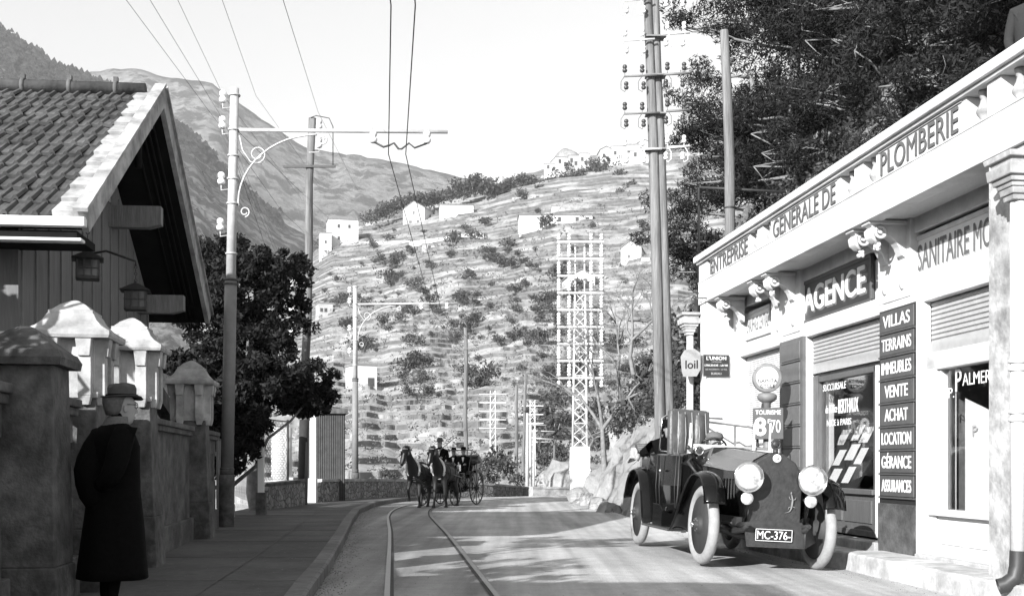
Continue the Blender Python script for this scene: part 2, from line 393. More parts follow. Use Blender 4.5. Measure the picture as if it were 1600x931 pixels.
def glassmat(name, refl=.5):
    m = bpy.data.materials.new(name); m.use_nodes = True; n = m.node_tree.nodes; L = m.node_tree.links
    gl = n.new('ShaderNodeBsdfGlossy'); gl.inputs['Roughness'].default_value = .02; gl.inputs[0].default_value = (.8,.8,.8,1)
    tr = n.new('ShaderNodeBsdfTransparent'); tr.inputs[0].default_value = (.95,.95,.95,1); lw_ = n.new('ShaderNodeLayerWeight'); lw_.inputs[0].default_value = .5; pw_ = n.new('ShaderNodeMath'); pw_.operation = 'POWER'; pw_.inputs[1].default_value = 4; L.new(lw_.outputs['Facing'], pw_.inputs[0]); fr = n.new('ShaderNodeMath'); fr.operation = 'MULTIPLY_ADD'; fr.inputs[1].default_value = .75; fr.inputs[2].default_value = .05; L.new(pw_.outputs[0], fr.inputs[0])
    mx = n.new('ShaderNodeMixShader'); L.new(fr.outputs[0], mx.inputs[0]); L.new(tr.outputs[0], mx.inputs[1]); L.new(gl.outputs[0], mx.inputs[2]); L.new(mx.outputs[0], n['Material Output'].inputs[0])
    return m
M['glass'] = glassmat('window_glass')
# ================================================================ SETTING
random.seed(7)
def kerbX(Y): return interp([(-8,.2),(10.5,-1.81),(12.9,-2.04),(18,-2.6),(23,-3.18),(28,-3.7),(33,-3.9),(36,-3.7),(39,-3.0),(41.5,-1.4),(43.5,1.0),(45,4.0),(46.5,9)], Y)
def facX(Y, off=0): return 6.24 - off * 1.006 - .1111 * Y
def sheet(name, m, rows, zf):
    b = MB(); n = len(rows[0])
    for r in rows:
        for (x, y) in r: b.v.append((x, y, zf(x, y)))
    for i in range(len(rows)-1):
        for j in range(n-1): b.f.append((i*n+j, i*n+j+1, (i+1)*n+j+1, (i+1)*n+j)); b.m.append(0); b.sm.append(True)
    b.fixn = False
    return b.build(name, m)
def roadz(x, y):
    e = facX(y, .62) - x                      # distance to right kerb
    z = 0.0
    if y < 26: z -= .085 * max(0, min(1, (2.4 - e) / 2.2)) * min(1, max(0, (24 - y) / 5))
    return z
# ground far and near as one sheet
g = sheet('ground', M['ground'], [[(x, y) for x in (-2500,-600,-80,-20,-8,8,20,80,600,2500)] for y in (-60,-10,0,30,60,120,400,3000)], lambda x, y: -.6 if y < 50 else -6)
struct(g)
rows = []
for i in range(60):
    Y = -8 + i * 1.0 if i < 53 else 45
    pass
Ys = [-8 + i * .8 for i in range(58)] + [38.4, 39.5, 40.5]
rows = []
for Y in Ys:
    x0 = kerbX(Y); x1 = facX(Y, .6) if Y < 24 else interp([(24, 3.1), (25, 2.7), (36, 2.3), (38, 3.2), (40, 6), (41, 12)], Y)
    rows.append([(lerp(x0, x1, j/70), Y) for j in range(71)])
rd = sheet('road', M['road'], rows, roadz); struct(rd)
_rc = [(-8,1.2),(0,.42),(3,.12),(6.5,-.22),(10.5,-.64),(13.6,-.96),(17,-1.31),(20.6,-1.69),(24,-2.08),(27,-2.4),(30.5,-2.62),(33.5,-2.55),(36,-2.15),(38.2,-1.5),(40,-.4),(42,3)]
at_ = rd.data.attributes.new('road_tone', 'FLOAT', 'POINT')
for i_, v_ in enumerate(rd.data.vertices):      # darker from the tram track to the left kerb; two worn cart ruts further right
    x_, y_ = v_.co.x, v_.co.y; e_ = x_ - interp(_rc, y_) + .12*fbm(x_*1.5, y_*.4, 3, 3)
    wv = .58 + .42 / (1 + math.exp(-(e_ - .75) * 6)) + .10*fbm(x_*2.2, y_*.25, 9, 3)
    for rx_ in (-1.05, 1.7, 3.1): wv -= .13 * math.exp(-((e_ - rx_)/.13)**2) * (.7 + .5*nz(y_*.3, rx_))
    at_.data[i_].value = max(.3, min(1.1, wv))
# the bend: road carries on to the right behind the rock
bn = []
for i in range(24):
    t = i / 23; 
    x = lerp(-3.4, 14, t)
    yo = interp([(-3.4,38.6),(-1.4,41.5),(1.0,43.5),(4,45),(9,46.5),(14,47)], x)
    bn.append([(x, lerp(38.0 if x < 2.5 else 40.0, yo, j/6)) for j in range(7)])
struct(sheet('road_bend', M['road_far'], [list(c) for c in zip(*bn)], lambda x, y: .004))
# left pavement with its kerb
rows = []
fenceX = lambda Y: -2.4 - .137 * Y
PYs = [-8 + .5*i for i in range(94)]
def pavL(Y): return fenceX(Y) - .6 if Y < 24 else interp([(24,-6.3),(31,-6.6),(33,-5.9),(37,-5.0),(39,-4.0)], Y)
for Y in PYs:
    x0, x1 = pavL(Y), kerbX(Y) - .16
    rows.append([(lerp(x0, x1, j/8), Y) for j in range(9)])
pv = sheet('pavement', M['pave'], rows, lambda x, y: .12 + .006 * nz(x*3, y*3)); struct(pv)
kb = MB()
for a, b_ in zip(PYs, PYs[1:]):
    if int(a*2) % 3 == 0: pass
    x0, x1 = kerbX(a), kerbX(b_)
    kb.add([(x0,a,-.1),(x0,a,.11),(x0-.03,a,.128),(x0-.17,a,.13),(x0-.17,a,-.1),(x1,b_-.012,-.1),(x1,b_-.012,.11),(x1-.03,b_-.012,.128),(x1-.17,b_-.012,.13),(x1-.17,b_-.012,-.1)],
           [(0,1,6,5),(1,2,7,6),(2,3,8,7),(3,4,9,8),(5,6,7,8,9),(4,3,2,1,0)])
struct(kb.build('kerb', M['kerb']))
# slab joints of the pavement: thin sunken lines as dark strips
jt = MB()
for i in range(9):
    Y = 5.2 + i * 2.7
    x0, x1 = pavL(Y) + .5, kerbX(Y) - .18
    jt.box((x0, Y-.005, .129), (x1, Y+.005, .1335))
for s_ in (.9, 1.6):
    for i in range(36):
        Y = 4 + i*.7
        x0 = kerbX(Y) - s_; x1 = kerbX(Y+.7) - s_
        if s_ < 1 and x0 > pavL(Y) + .3: jt.add([(x0,Y,.1335),(x0+.012,Y,.1335),(x1+.012,Y+.7,.1335),(x1,Y+.7,.1335)], [(0,1,2,3)])
struct(jt.build('pavement_joints', mat('joint_dirt', .10, .95)))
# tram rails
railc = [(-6,.9),(0,.42),(3,.12),(6.5,-.22),(10.5,-.64),(13.6,-.96),(17,-1.31),(20.6,-1.69),(24,-2.08),(27,-2.4),(30.5,-2.62),(33.5,-2.55),(36,-2.15),(38.2,-1.5),(40,-.4),(41.2,1.0),(42,3.0),(42.6,6),(43,10)]
def catmull(pts, k=6):
    o = []
    P = [pts[0]] + pts + [pts[-1]]
    for i in range(1, len(P)-2):
        p0, p1, p2, p3 = [Vector(q) for q in P[i-1:i+3]]
        for j in range(k):
            t = j / k
            o.append(.5*((2*p1)+(-p0+p2)*t+(2*p0-5*p1+4*p2-p3)*t*t+(-p0+3*p1-3*p2+p3)*t**3))
    o.append(Vector(P[-2])); return o
cl = catmull([(x, y, 0) for y, x in railc])
def railmesh(side):
    b = MB(); vs = []
    for i, p in enumerate(cl):
        t = (cl[min(i+1, len(cl)-1)] - cl[max(i-1, 0)]).normalized(); nn = Vector((t.y, -t.x, 0))
        c = p + nn * side * .5
        for w_, h_ in ((-.03,.0),(-.03,.012),(.022,.012),(.022,.0)): vs.append(c + nn*w_*side + Vector((0,0,h_ + roadz(c.x, c.y))))
    fs = []
    for i in range(len(cl)-1):
        for k in range(3): fs.append((i*4+k, i*4+k+1, i*4+k+5, i*4+k+4))
    b.add(vs, fs); return b
def groove(side, o0, o1, z):
    b = []
    for i, p in enumerate(cl):
        t = (cl[min(i+1, len(cl)-1)] - cl[max(i-1, 0)]).normalized(); nn = Vector((t.y, -t.x, 0))
        b.append((p + nn*(side*(.5-o0)) + Vector((0,0,z)), p + nn*(side*(.5-o1)) + Vector((0,0,z))))
    m = MB(); m.v = [tuple(q) for pr in b for q in pr]
    for i in range(len(b)-1): m.f.append((2*i,2*i+1,2*i+3,2*i+2)); m.m.append(0); m.sm.append(False)
    m.fixn = False
    return m
for side, nm in ((-1, 'left'), (1, 'right')):
    r = thing('tram_rail', 'steel tram rail nearest the ' + ('left kerb' if side < 0 else 'middle of the road') + ', curving away', 'rail', (0,0,0), group='tram rails set in the road')
    railmesh(side).build('rail_head', M['rail'], r)
    groove(side, .03, .065, .006).build('flange_groove', M['tar'], r)
# grit, small stones and fallen leaves gathered along both gutters
gr_ = MB(); gr_.fixn = False; rg = random.Random(77)
def pebble(x, y, z, s):
    o = len(gr_.v); gr_.v += [(x-s,y,z),(x+s*.6,y-s*.8,z),(x+s*.7,y+s*.8,z),(x,y,z+s*rg.uniform(.4,.9))]
    for f in ((0,1,3),(1,2,3),(2,0,3)): gr_.f.append(tuple(o+k for k in f)); gr_.m.append(0); gr_.sm.append(False)
for _ in range(3600):
    Y = 8 + 26*rg.random()**1.3; t = rg.random()
    if t < .5: x = kerbX(Y) + abs(rg.gauss(0,.16)); z = roadz(x, Y)
    elif t < .7: x = facX(Y, .62) - .03 - abs(rg.gauss(0,.2)); z = roadz(x, Y)
    elif t < .85: x = kerbX(Y) - .2 - abs(rg.gauss(0,.9)); z = .125
    else: x = rg.uniform(kerbX(Y), facX(Y,.7)); z = roadz(x, Y)
    pebble(x, Y, z, rg.uniform(.004,.014) if t < .85 else rg.uniform(.004,.010))
tag(gr_.build('road_grit', mat('grit', .16, .95, .5, 30)), 'loose grit and leaf litter along the gutters', 'grit', kind='stuff')
# right pavement in front of shop
rp = MB()
pts = [(-6, .75), (3, .72), (8, .68), (11.2, .66), (12.6, .62), (13.2, .64), (14.1, .60), (14.5, .72), (16, .74), (19, .72), (22.6, .7), (23.4,.55)]
pol = []
for a, b_ in zip(pts, pts[1:]):
    n_ = 6
    for k in range(n_):
        Y = lerp(a[0], b_[0], k/n_); Yn = lerp(a[0], b_[0], (k+1)/n_); o1 = lerp(a[1], b_[1], k/n_) + .012*nz(Y*3); o2 = lerp(a[1], b_[1], (k+1)/n_) + .012*nz(Yn*3)
        zt = .13 if Y < 14.3 else .1
        xa, xb = facX(Y, o1), facX(Yn, o2); ya, yb = facX(Y, -.4), facX(Yn, -.4)
        rp.add([(xa,Y,-.2),(xa+.01,Y,zt-.02),(xa+.035,Y,zt),(ya,Y,zt),(xb,Yn,-.2),(xb+.01,Yn,zt-.02),(xb+.035,Yn,zt),(yb,Yn,zt)],
               [(0,1,5,4),(1,2,6,5),(2,3,7,6)])
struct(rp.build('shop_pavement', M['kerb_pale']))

# ================================================================ LANDSCAPE
# far mountains: real relief at their own distance
def mountain(name, m, tab, Y0, depth, x0, x1, base=0, amp=1.0, seed=0, nx=150, ny=34, rough=.05):
    b = MB(); b.fixn = False
    for i in range(ny + 1):
        t = i / ny; Y = Y0 + depth * t
        for j in range(nx + 1):
            px = lerp(x0, x1, j / nx); top = PZ(interp(tab, px), Y0 + depth)
            prof = t ** .85
            z = lerp(base, top, prof); X = PX(px, Y)
            k = 6.0 / Y0 * 1.0
            rid = abs(fbm(px*.012 + seed, t*2.2 + seed, 0, 5))
            z += (top - base) * (-.035 * (rid - .25)) * math.sin(PI * min(1, t)) * amp + (top - base) * rough * .28 * fbm(px*.06, t*12 + seed, 3, 3) * (1 if t < .97 else .35)
            b.v.append((X, Y, z))
    n = nx + 1
    for i in range(ny):
        for j in range(nx): b.f.append((i*n+j, i*n+j+1, (i+1)*n+j+1, (i+1)*n+j)); b.m.append(0); b.sm.append(True)
    # back slope
    o = len(b.v)
    for j in range(nx + 1):
        px = lerp(x0, x1, j/nx); b.v.append((PX(px, Y0+depth)*1.02, Y0 + depth*1.2, base))
    for j in range(nx): b.f.append((ny*n+j, ny*n+j+1, o+j+1, o+j)); b.m.append(0); b.sm.append(True)
    return struct(b.build(name, m))
mountain('far_mountain', M['mount_far'], [(-300,150),(60,135),(130,114),(170,109),(215,107),(262,122),(330,129),(365,155),(400,180),(450,214),(480,233),(560,243),(640,258),(715,276),(800,300),(1400,330)], 1400, 1100, -350, 1300, seed=3.1)
mountain('near_mountain', M['mount'], [(-400,60),(-60,20),(0,48),(60,86),(90,108),(130,122),(200,150),(262,190),(300,212),(350,262),(400,312),(450,352),(500,380),(560,430),(900,520)], 700, 800, -420, 900, seed=9.7)
# bushes and pines along the mountain ridge line
NT = [(-60,20),(0,48),(60,86),(90,108),(130,122),(200,150),(262,190),(300,212),(350,262),(400,312),(450,352)]
mb_ = MB(); mb_.fixn = False; rm = random.Random(17)
for _ in range(1500):
    px = rm.uniform(-30, 440); dy = abs(rm.gauss(0, 18)) if rm.random() < .75 else rm.uniform(0, 130); y = interp(NT, px) + dy - 1; Y = 1500 - dy*3.2
    s_ = rm.uniform(2.5, 6.5)
    for k in range(8):
        cx, cy, cz = PX(px,Y)+rm.gauss(0,s_*.5), Y-14, PZ(y,Y)+rm.gauss(0,s_*.45)
        o = len(mb_.v); q = s_*.6; mb_.v += [(cx-q,cy,cz-q*.5),(cx+q,cy+q,cz-q*.6),(cx+q*.4,cy,cz+q),(cx-q*.6,cy+q,cz+q*.7)]; mb_.f.append((o,o+1,o+2,o+3)); mb_.m.append(0); mb_.sm.append(False)
MOUNTSCRUB = mb_
# ---- the terraced village hill
SKY = [(300,470),(440,425),(480,396),(520,356),(560,345),(600,338),(640,322),(700,304),(760,292),(800,274),(850,258),(900,246),(950,238),(1000,232),(1100,222),(1300,190)]
FT = [(64,0),(80,.03),(105,.13),(130,.235),(180,.40),(230,.51),(290,.625),(340,.706),(430,.843),(560,1.0)]
def hbase(px, Y):
    ys = interp(SKY, px) + 9
    y = 768 - (768 - ys) * interp(FT, Y)
    return PZ(y, Y) + (0 if Y > 90 else -1.5*(90-Y)/26)
def hillY(px, ypix):          # depth at which the slope is seen at this picture row
    ys = interp(SKY, px) + 9; f = (768 - ypix) / (768 - ys)
    return interp([(b, a) for a, b in FT], f)
def build_hill():
    b = MB(); b.fixn = False
    cols = [300 + 2.6*i for i in range(385)]
    prof = []
    for px in cols:
        t = [(64 + 2.0*i, 0) for i in range(0, 249)]
        tz = []; last = -1e9
        for Y, _ in t:
            z = hbase(px, Y) + 1.6 * fbm(px*.012, Y*.012, 2, 3) * min(1, (Y-60)/60); z = max(z, last + .01); tz.append((z, Y)); last = z
        prof.append(tz)
    K = 62; idx = []
    zs = [-3.5 + k*1.15 + .0125*k*k for k in range(K*2)]
    n = len(cols); rows = []
    for k in range(len(zs)-1):
        z0, z1 = zs[k], zs[k+1]
        ra, rb = [], []
        for j, px in enumerate(cols):
            zz = min(z0 + .7*nz(px*.012, k*.7), prof[j][-1][0])
            Y = interp(prof[j], zz)
            crumble = max(0, fbm(px*.014, k*.9, 7, 2))
            wob = (.9 * nz(px*.03, k*3.1) + .3 * nz(px*.16, k*5.1)) * min(1.6, Y/170)
            step = .42 + .5 * (crumble > .42)
            Y += wob
            ra.append((PX(px, Y), Y, zz)); 
            Y2 = Y + .25 + 2.2*crumble*min(1, Y/200)
            rb.append((PX(px, Y2), Y2, zz + (z1 - z0) * (.42 - .25*crumble)))
        rows.append(ra); rows.append(rb)
    tb = []
    for j, px in enumerate(cols): tb.append((PX(px, 700), 700, hbase(px, 560) - 14))
    rows.append(tb)
    # keep depth monotone
    for j in range(n):
        ly = 0
        for r in rows:
            if r[j][1] < ly + .03:
                y = ly + .03; r[j] = (PX(cols[j], y), y, r[j][2])
            ly = r[j][1]
    for r in rows: b.v += r
    for i in range(len(rows)-1):
        for j in range(n-1): b.f.append((i*n+j, i*n+j+1, (i+1)*n+j+1, (i+1)*n+j)); b.m.append(0); b.sm.append(False)
    return struct(b.build('terraced_hillside', M['terrace']))
build_hill()
def hz_(px, Y):
    z = hbase(px, Y) + 1.6 * fbm(px*.012, Y*.012, 2, 3) * min(1, (Y-60)/60)
    return z + .55*math.sqrt(max(1.3, 1.32 + .05*(z+3.5)))
# ---- right bank: rock face by the road with a scrubby slope above, behind the shop
def bankbase(Y): return interp([(8, 12.2), (22.5, 10.5), (23.6, 6.0), (24.6, 3.1), (26, 2.65), (30, 2.55), (36, 2.05), (37.3, 2.6), (39, 5.2), (41, 9), (60, 30)], Y)
def bankz(X, Y):
    d = X - bankbase(Y)
    if d < 0: return -.5
    z = interp([(0, -.3), (.35, .8), (.8, 1.6), (1.3, 2.7), (2.0, 3.6), (4, 6.6), (7, 11), (12, 17), (20, 25), (40, 38), (90, 60)], d)
    if Y < 24: z = interp([(0, -.3), (.5, 3.4), (2, 5.0), (6, 11), (14, 20), (30, 34), (90, 60)], d)
    z *= 1 + .0 * Y
    s_ = min(1, d)
    z += s_ * (.55 * fbm(X*.8, Y*.8, 1, 4) + .16 * fbm(X*3.1, Y*3.1, 2, 3) + 1.0 * fbm(X*.22, Y*.22, 4, 3)) * min(1.0, .4 + d*.1)
    return z
def craggy(Y, d):
    v = noise.voronoi(Vector((Y*.9, d*.9 + .3*nz(Y, d), 2)))[0]; v2 = noise.voronoi(Vector((Y*2.6, d*2.6, 5)))[0]
    return .6*min(.45, v[1]-v[0])*-1 + .16*min(.3, v2[1]-v2[0])*-1 + .2
b = MB(); b.fixn = False
nY, nX = 250, 110
for i in range(nY+1):
    Y = 6 + 46 * i / nY
    bb = bankbase(Y)
    for j in range(nX+1):
        d = -.25 + 80 * (j/nX) ** 2.6
        X = bb + d; z = bankz(X, Y) if j > 1 else -.35
        if j < nX*.6: X += (.35*fbm(Y*.9, z*.9, 5, 4) + craggy(Y, z)) * min(1, .3 + j*.08)
        b.v.append((X, Y, z))
for i in range(nY):
    for j in range(nX):
        a = i*(nX+1)+j
        zc = b.v[a][2]; rk = (23 < b.v[a][1] < 39.5) and (zc < 3.6 + 1.2*nz(b.v[a][1]*.4, 3))
        b.f.append((a, a+1, a+nX+2, a+nX+1)); b.m.append(0 if rk else 1); b.sm.append(not rk)
struct(b.build('rocky_bank', [M['rock'], M['bank']]))

# ---- haze: one even body of air round the whole place
hb_ = MB(); hb_.box((-2600, -61, -12), (2600, 3100, 1050)); hzo = hb_.build('haze', None)
hm = bpy.data.materials.new('haze_air'); hm.use_nodes = True; hn = hm.node_tree.nodes; hn.remove(hn['Principled BSDF'])
pv_ = hn.new('ShaderNodeVolumePrincipled'); pv_.inputs['Color'].default_value = (.95,.95,.95,1); pv_.inputs['Density'].default_value = 0.00019; pv_.inputs['Anisotropy'].default_value = .2
hm.node_tree.links.new(pv_.outputs[0], hn['Material Output'].inputs['Volume']); hzo.data.materials.clear(); hzo.data.materials.append(hm); tag(hzo, 'thin sunlit haze filling the valley', 'haze', kind='stuff')
# ================================================================ VEGETATION
tag(MOUNTSCRUB.build('mountain_scrub', M['leaf_far']), 'dark scrub and pines along the near mountain ridge', 'scrub', kind='stuff')
def leaf_cloud(b, c, r, n, size, rnd, m=0, flat=1.0, elong=1.0, shell=.0, up=0.0):
    for _ in range(n):
        while True:
            p = Vector((rnd.uniform(-1,1), rnd.uniform(-1,1), rnd.uniform(-1,1)))
            if p.length <= 1 and p.length >= shell: break
        q = Vector((c[0]+p.x*r[0], c[1]+p.y*r[1], c[2]+p.z*r[2]))
        s = size * rnd.uniform(.6, 1.3)
        u = Vector((rnd.gauss(0,1), rnd.gauss(0,1), rnd.gauss(0,1)*flat + up)); u.normalize()
        v = u.cross(Vector((rnd.gauss(0,1), rnd.gauss(0,1), rnd.gauss(0,1))))
        if v.length < 1e-4: continue
        v.normalize(); u *= s*elong; v *= s*.5
        o = len(b.v); b.v += [tuple(q-u), tuple(q+v), tuple(q+u), tuple(q-v)]
        b.f.append((o,o+1,o+2,o+3)); b.m.append(m); b.sm.append(False)
def limb(b, p0, p1, r0, r1, rnd, k=5, wob=.08, m=0, n=7):
    p0, p1 = Vector(p0), Vector(p1); L = (p1-p0).length; pts = []
    for i in range(k+1):
        t = i/k; q = p0.lerp(p1, t)
        if 0 < i < k: q += Vector((rnd.gauss(0,1), rnd.gauss(0,1), rnd.gauss(0,.5))) * L * wob
        pts.append(q)
    b.tube(pts, [lerp(r0, r1, i/k) for i in range(k+1)], n, m); return pts
def make_bush(name, seed, r=1.0, n=170, size=.16, mt='leaf_bush', h=.8, clumps=7):
    rnd = random.Random(seed); b = MB(); b.fixn = False
    for _ in range(clumps):
        a = rnd.uniform(0, 2*PI); d = rnd.uniform(0, .55)*r; cr = rnd.uniform(.3,.55)*r
        leaf_cloud(b, (math.cos(a)*d, math.sin(a)*d, rnd.uniform(.25,.8)*r*h), (cr, cr, cr*h), n//clumps, size*r, rnd)
    s = MB()
    for _ in range(4):
        a = rnd.uniform(0, 2*PI); limb(s, (0,0,-.2*r), (math.cos(a)*.4*r, math.sin(a)*.4*r, .7*r*h), .04*r, .015*r, rnd, 3, .05, n=5)
    return b, s
# dark garden tree on the left
def tree_thing(name, label, cat, loc, crown, trunk_fn, leaf, bark='bark', group=None, rz=0):
    t = thing(name, label, cat, loc, rz, group)
    cb = MB(); cb.fixn = False; tb = MB()
    trunk_fn(tb, cb); tb.build('trunk', M[bark], t); cb.build('crown', M[leaf], t); return t
def broad(cl, n_per, size, trunk, seed, kk=22):
    rnd = random.Random(seed)
    def fn(tb, cb):
        x0, y0, x1, y1, z1, r0 = trunk
        pts = limb(tb, (x0,y0,-.5), (x1,y1,z1), r0, r0*.6, rnd, 5, .03, n=9)
        for (cx, cy_, cz, rx, rz_) in cl:
            limb(tb, pts[rnd.choice((2,3,4,5))], (cx, cy_, cz), r0*.4, .02, rnd, 4, .06)
            k = max(10, int(rx*rx*kk))
            for _ in range(k):
                th = rnd.uniform(0, 2*PI); ph = rnd.uniform(-1, 1); rr = rnd.uniform(.55, 1.0)
                c = (cx + rx*rr*math.cos(th)*math.sqrt(1-ph*ph), cy_ + rx*rr*math.sin(th)*math.sqrt(1-ph*ph), cz + rz_*rr*ph)
                q = rnd.uniform(.16, .34) * max(.8, rx*.6)
                leaf_cloud(cb, c, (q, q, q*.75), n_per, size, rnd, elong=1.3)
    return fn
tree_thing('evergreen_tree', 'dense dark evergreen tree beside the station, standing behind the iron tram pole', 'tree', (-5.9, 27, 0), None,
    broad([(-.5,0,5.3,1.2,1.0),(.3,.2,4.6,.9,.9),(-1.2,.3,4.8,1.1,1.0),(.2,-.4,5.7,.65,.6),(-.7,.3,6.0,.8,.6),(.75,.4,5.3,.4,.5),(-1.6,.5,5.9,.7,.6),(-.2,0,4.0,1.2,.8),(.75,.6,5.9,.3,.3)], 75, .055, (0,0,-.1,0,4.4,.16), 11, 62), 'leaf_dark')
tree_thing('unseen_tree', 'unseen young tree added behind the wall to dapple the road', 'tree', (-4.9, 5.0, 0), None,  # unseen tree placed to dapple the road beside the rails
    broad([(.2,0,3.5,.8,.6),(.3,.9,3.3,.6,.4),(-.3,.4,3.9,.7,.5),(.5,-.8,3.4,.5,.4)], 34, .07, (0,0,0,0,3.0,.07), 37, 14), 'leaf_dark')
tree_thing('unseen_tree', 'second unseen tree added behind the wall to shade the road by the rails', 'tree', (-5.5, 7.6, 0), None,  # second unseen tree, added to spread the road shade further up
    broad([(.5,.9,4.2,.65,.4),(.6,.1,4.4,.6,.4),(.2,1.4,4.5,.5,.35),(.9,.6,4.7,.5,.35)], 34, .07, (0,0,.3,.3,3.8,.06), 39, 18), 'leaf_dark')
tree_thing('clipped_hedge', 'very dark ivy hedge overhanging the garden fence between two poles', 'hedge', (-5.62, 24.6, 0), None,
    broad([(-.9,0,2.9,.9,.6),(0,.1,3.0,.9,.55),(.55,.6,2.9,.8,.55),(-.3,0,2.5,.8,.45),(-1.2,-.6,2.2,.7,.7),(-.5,-.2,1.7,.55,.6),(.9,1.4,2.9,.8,.6),(-1.7,.4,3.1,.8,.5),(.2,-.3,2.1,.5,.35),(-1.3,-.8,1.7,.6,.7),(-.9,-.6,1.3,.5,.6),(-.2,-.4,1.5,.45,.5),(-1.5,-.9,1.2,.5,.7),(-.2,-.2,1.9,.6,.5),(1.15,1.0,2.7,.5,.5)], 120, .06, (-.6,.2,-.4,.2,2.3,.12), 12, 60), 'leaf_hedge')
# shrubs along the valley behind the road wall
bushes = []
for s_ in range(5):
    bb, ss = make_bush('shrub', 40+s_, 1.0, 260, .11)
    bushes.append((bb, ss))
def shrub_proto(i, leafk, nm='shrub'):
    bb, ss = bushes[i]
    t = thing(nm, '', 'shrub'); o = bb.build('foliage', M[leafk], t); o2 = ss.build('stems', M['bark'], t); return t
protos = {}
def put_shrub(i, leafk, loc, s, label, group, nm='shrub', cat='shrub', sz=1.0):
    key = (i, leafk)
    if key not in protos:
        protos[key] = t = shrub_proto(i, leafk, nm)
    else: t = copy_tree(protos[key]); t.name = nm
    t.location = loc; t.rotation_euler = (0,0,random.uniform(0,6.28)); t.scale = (s, s, s*sz)
    tag(t, label, cat, group); return t
rb = random.Random(5)
def dens(x, y):       # where scrub is thick on the slope
    d = 0
    for cx, cy_, rx, ry, a in ((700,400,110,30,.7),(800,480,120,70,.9),(620,430,60,40,.8),(700,510,70,25,1),(880,560,60,70,.7),(760,430,110,50,.7),(520,470,50,15,.9),(900,640,60,70,.9),(690,580,50,40,.4),(570,520,25,20,.9),(640,600,60,40,.4),(850,700,30,60,.8)):
        d += a*math.exp(-((x-cx)/rx)**2-((y-cy_)/ry)**2)
    return d
n_ = 0
while n_ < 250:
    x = rb.uniform(480, 1010); y = rb.uniform(300, 700)
    if y < interp(SKY, x) + 30 or rb.random() > dens(x, y)*1.1 + .06: continue
    Y = hillY(x, y); z = hz_(x, Y)
    put_shrub(n_ % 5, 'leaf_bush', (PX(x, Y), Y, z-.2), (rb.uniform(.7, 1.8) if rb.random() < .7 else rb.uniform(1.8, 3.0)) * (.6 + Y/330), 'dark carob or olive shrub on the terraced slope', 'shrubs scattered over the terraced slope', sz=rb.uniform(.7,1.1)); n_ += 1
# scrub carpet (uncountable) on the terraces
b = MB(); b.fixn = False; rs = random.Random(9)
for _ in range(6500):
    x = rs.uniform(440, 1050); y = rs.uniform(300, 755)
    if y < interp(SKY, x) + 8: continue
    if rs.random() > dens(x, y)*.9 + .25: continue
    Y = hillY(x, y); z = hz_(x, Y); s = rs.uniform(.25, .8) * (.4 + Y/330)
    leaf_cloud(b, (PX(x, Y), Y, z + s*.35), (s, s, s*.5), 9, s*.3, rs)
tag(b.build('hillside_scrub', M['leaf_bush']), 'low dark scrub and weeds covering the terraces of the hill', 'scrub', kind='stuff')
b = MB(); b.fixn = False
for _ in range(4200):
    x = rs.uniform(440, 1050); y = rs.uniform(310, 755)
    if y < interp(SKY, x) + 8: continue
    Y = hillY(x, y); z = hz_(x, Y); s = rs.uniform(.2, .6) * (.4 + Y/330)
    leaf_cloud(b, (PX(x, Y), Y, z + s*.3), (s, s, s*.4), 7, s*.28, rs)
tag(b.build('dry_grass', M['leaf_scrub']), 'pale dry grass tufts between the terrace walls', 'grass', kind='stuff')
# crest trees along the village ridge
crest = [(580,338,13),(598,330,15),(615,322,15),(640,312,15),(664,310,16),(680,304,16),(705,302,15),(716,290,17),(734,284,19),(751,284,20),(770,290,18),(788,296,15),(812,280,13),(870,268,12),(888,262,13),(925,256,13),(943,252,14),(960,256,14),(590,328,13),(607,322,14),(628,315,14),(655,314,14),(672,312,15),(688,308,12),(724,296,17),(742,288,20),(760,292,18),(776,300,16),(800,285,15),(822,284,15),(840,284,14),(858,282,14),(878,278,14),(898,275,14),(915,270,16),(934,268,17),(950,264,16),(905,275,12),(972,272,16),(985,290,14),(968,300,10),(500,378,8),(543,378,12),(845,292,9)]
for i, (x, y, r) in enumerate(crest):
    Y = 535 if y < interp(SKY, x) + 22 else hillY(x, y) - 3; 
    s = r / F * Y * 1.55
    put_shrub(i % 5, 'leaf_far', (PX(x, Y), Y, PZ(y, Y) - s*.45), s, 'dark rounded tree on the crest below the hilltop houses', 'trees along the crest of the hill', 'crest_tree', 'tree', 1.0)
# thicket behind road wall
for i, (x, y, r, Y) in enumerate([(752,718,30,56),(778,705,30,60),(795,722,26,58),(735,735,20,52),(765,740,24,52),(806,742,18,55),(612,740,20,52),(600,735,14,50),(630,748,14,50),(855,740,22,75),(842,690,30,85),(866,660,34,90),(850,715,20,80),(700,742,16,60),(880,700,24,80)]):
    s = r / F * Y * 1.1
    put_shrub(i % 5, 'leaf_bush', (PX(x, Y), Y, PZ(y + r*.8, Y)), s, 'leafy bush in the thicket beyond the low road wall', 'thicket of bushes beyond the road wall', 'roadside_bush', 'bush', 1.2)
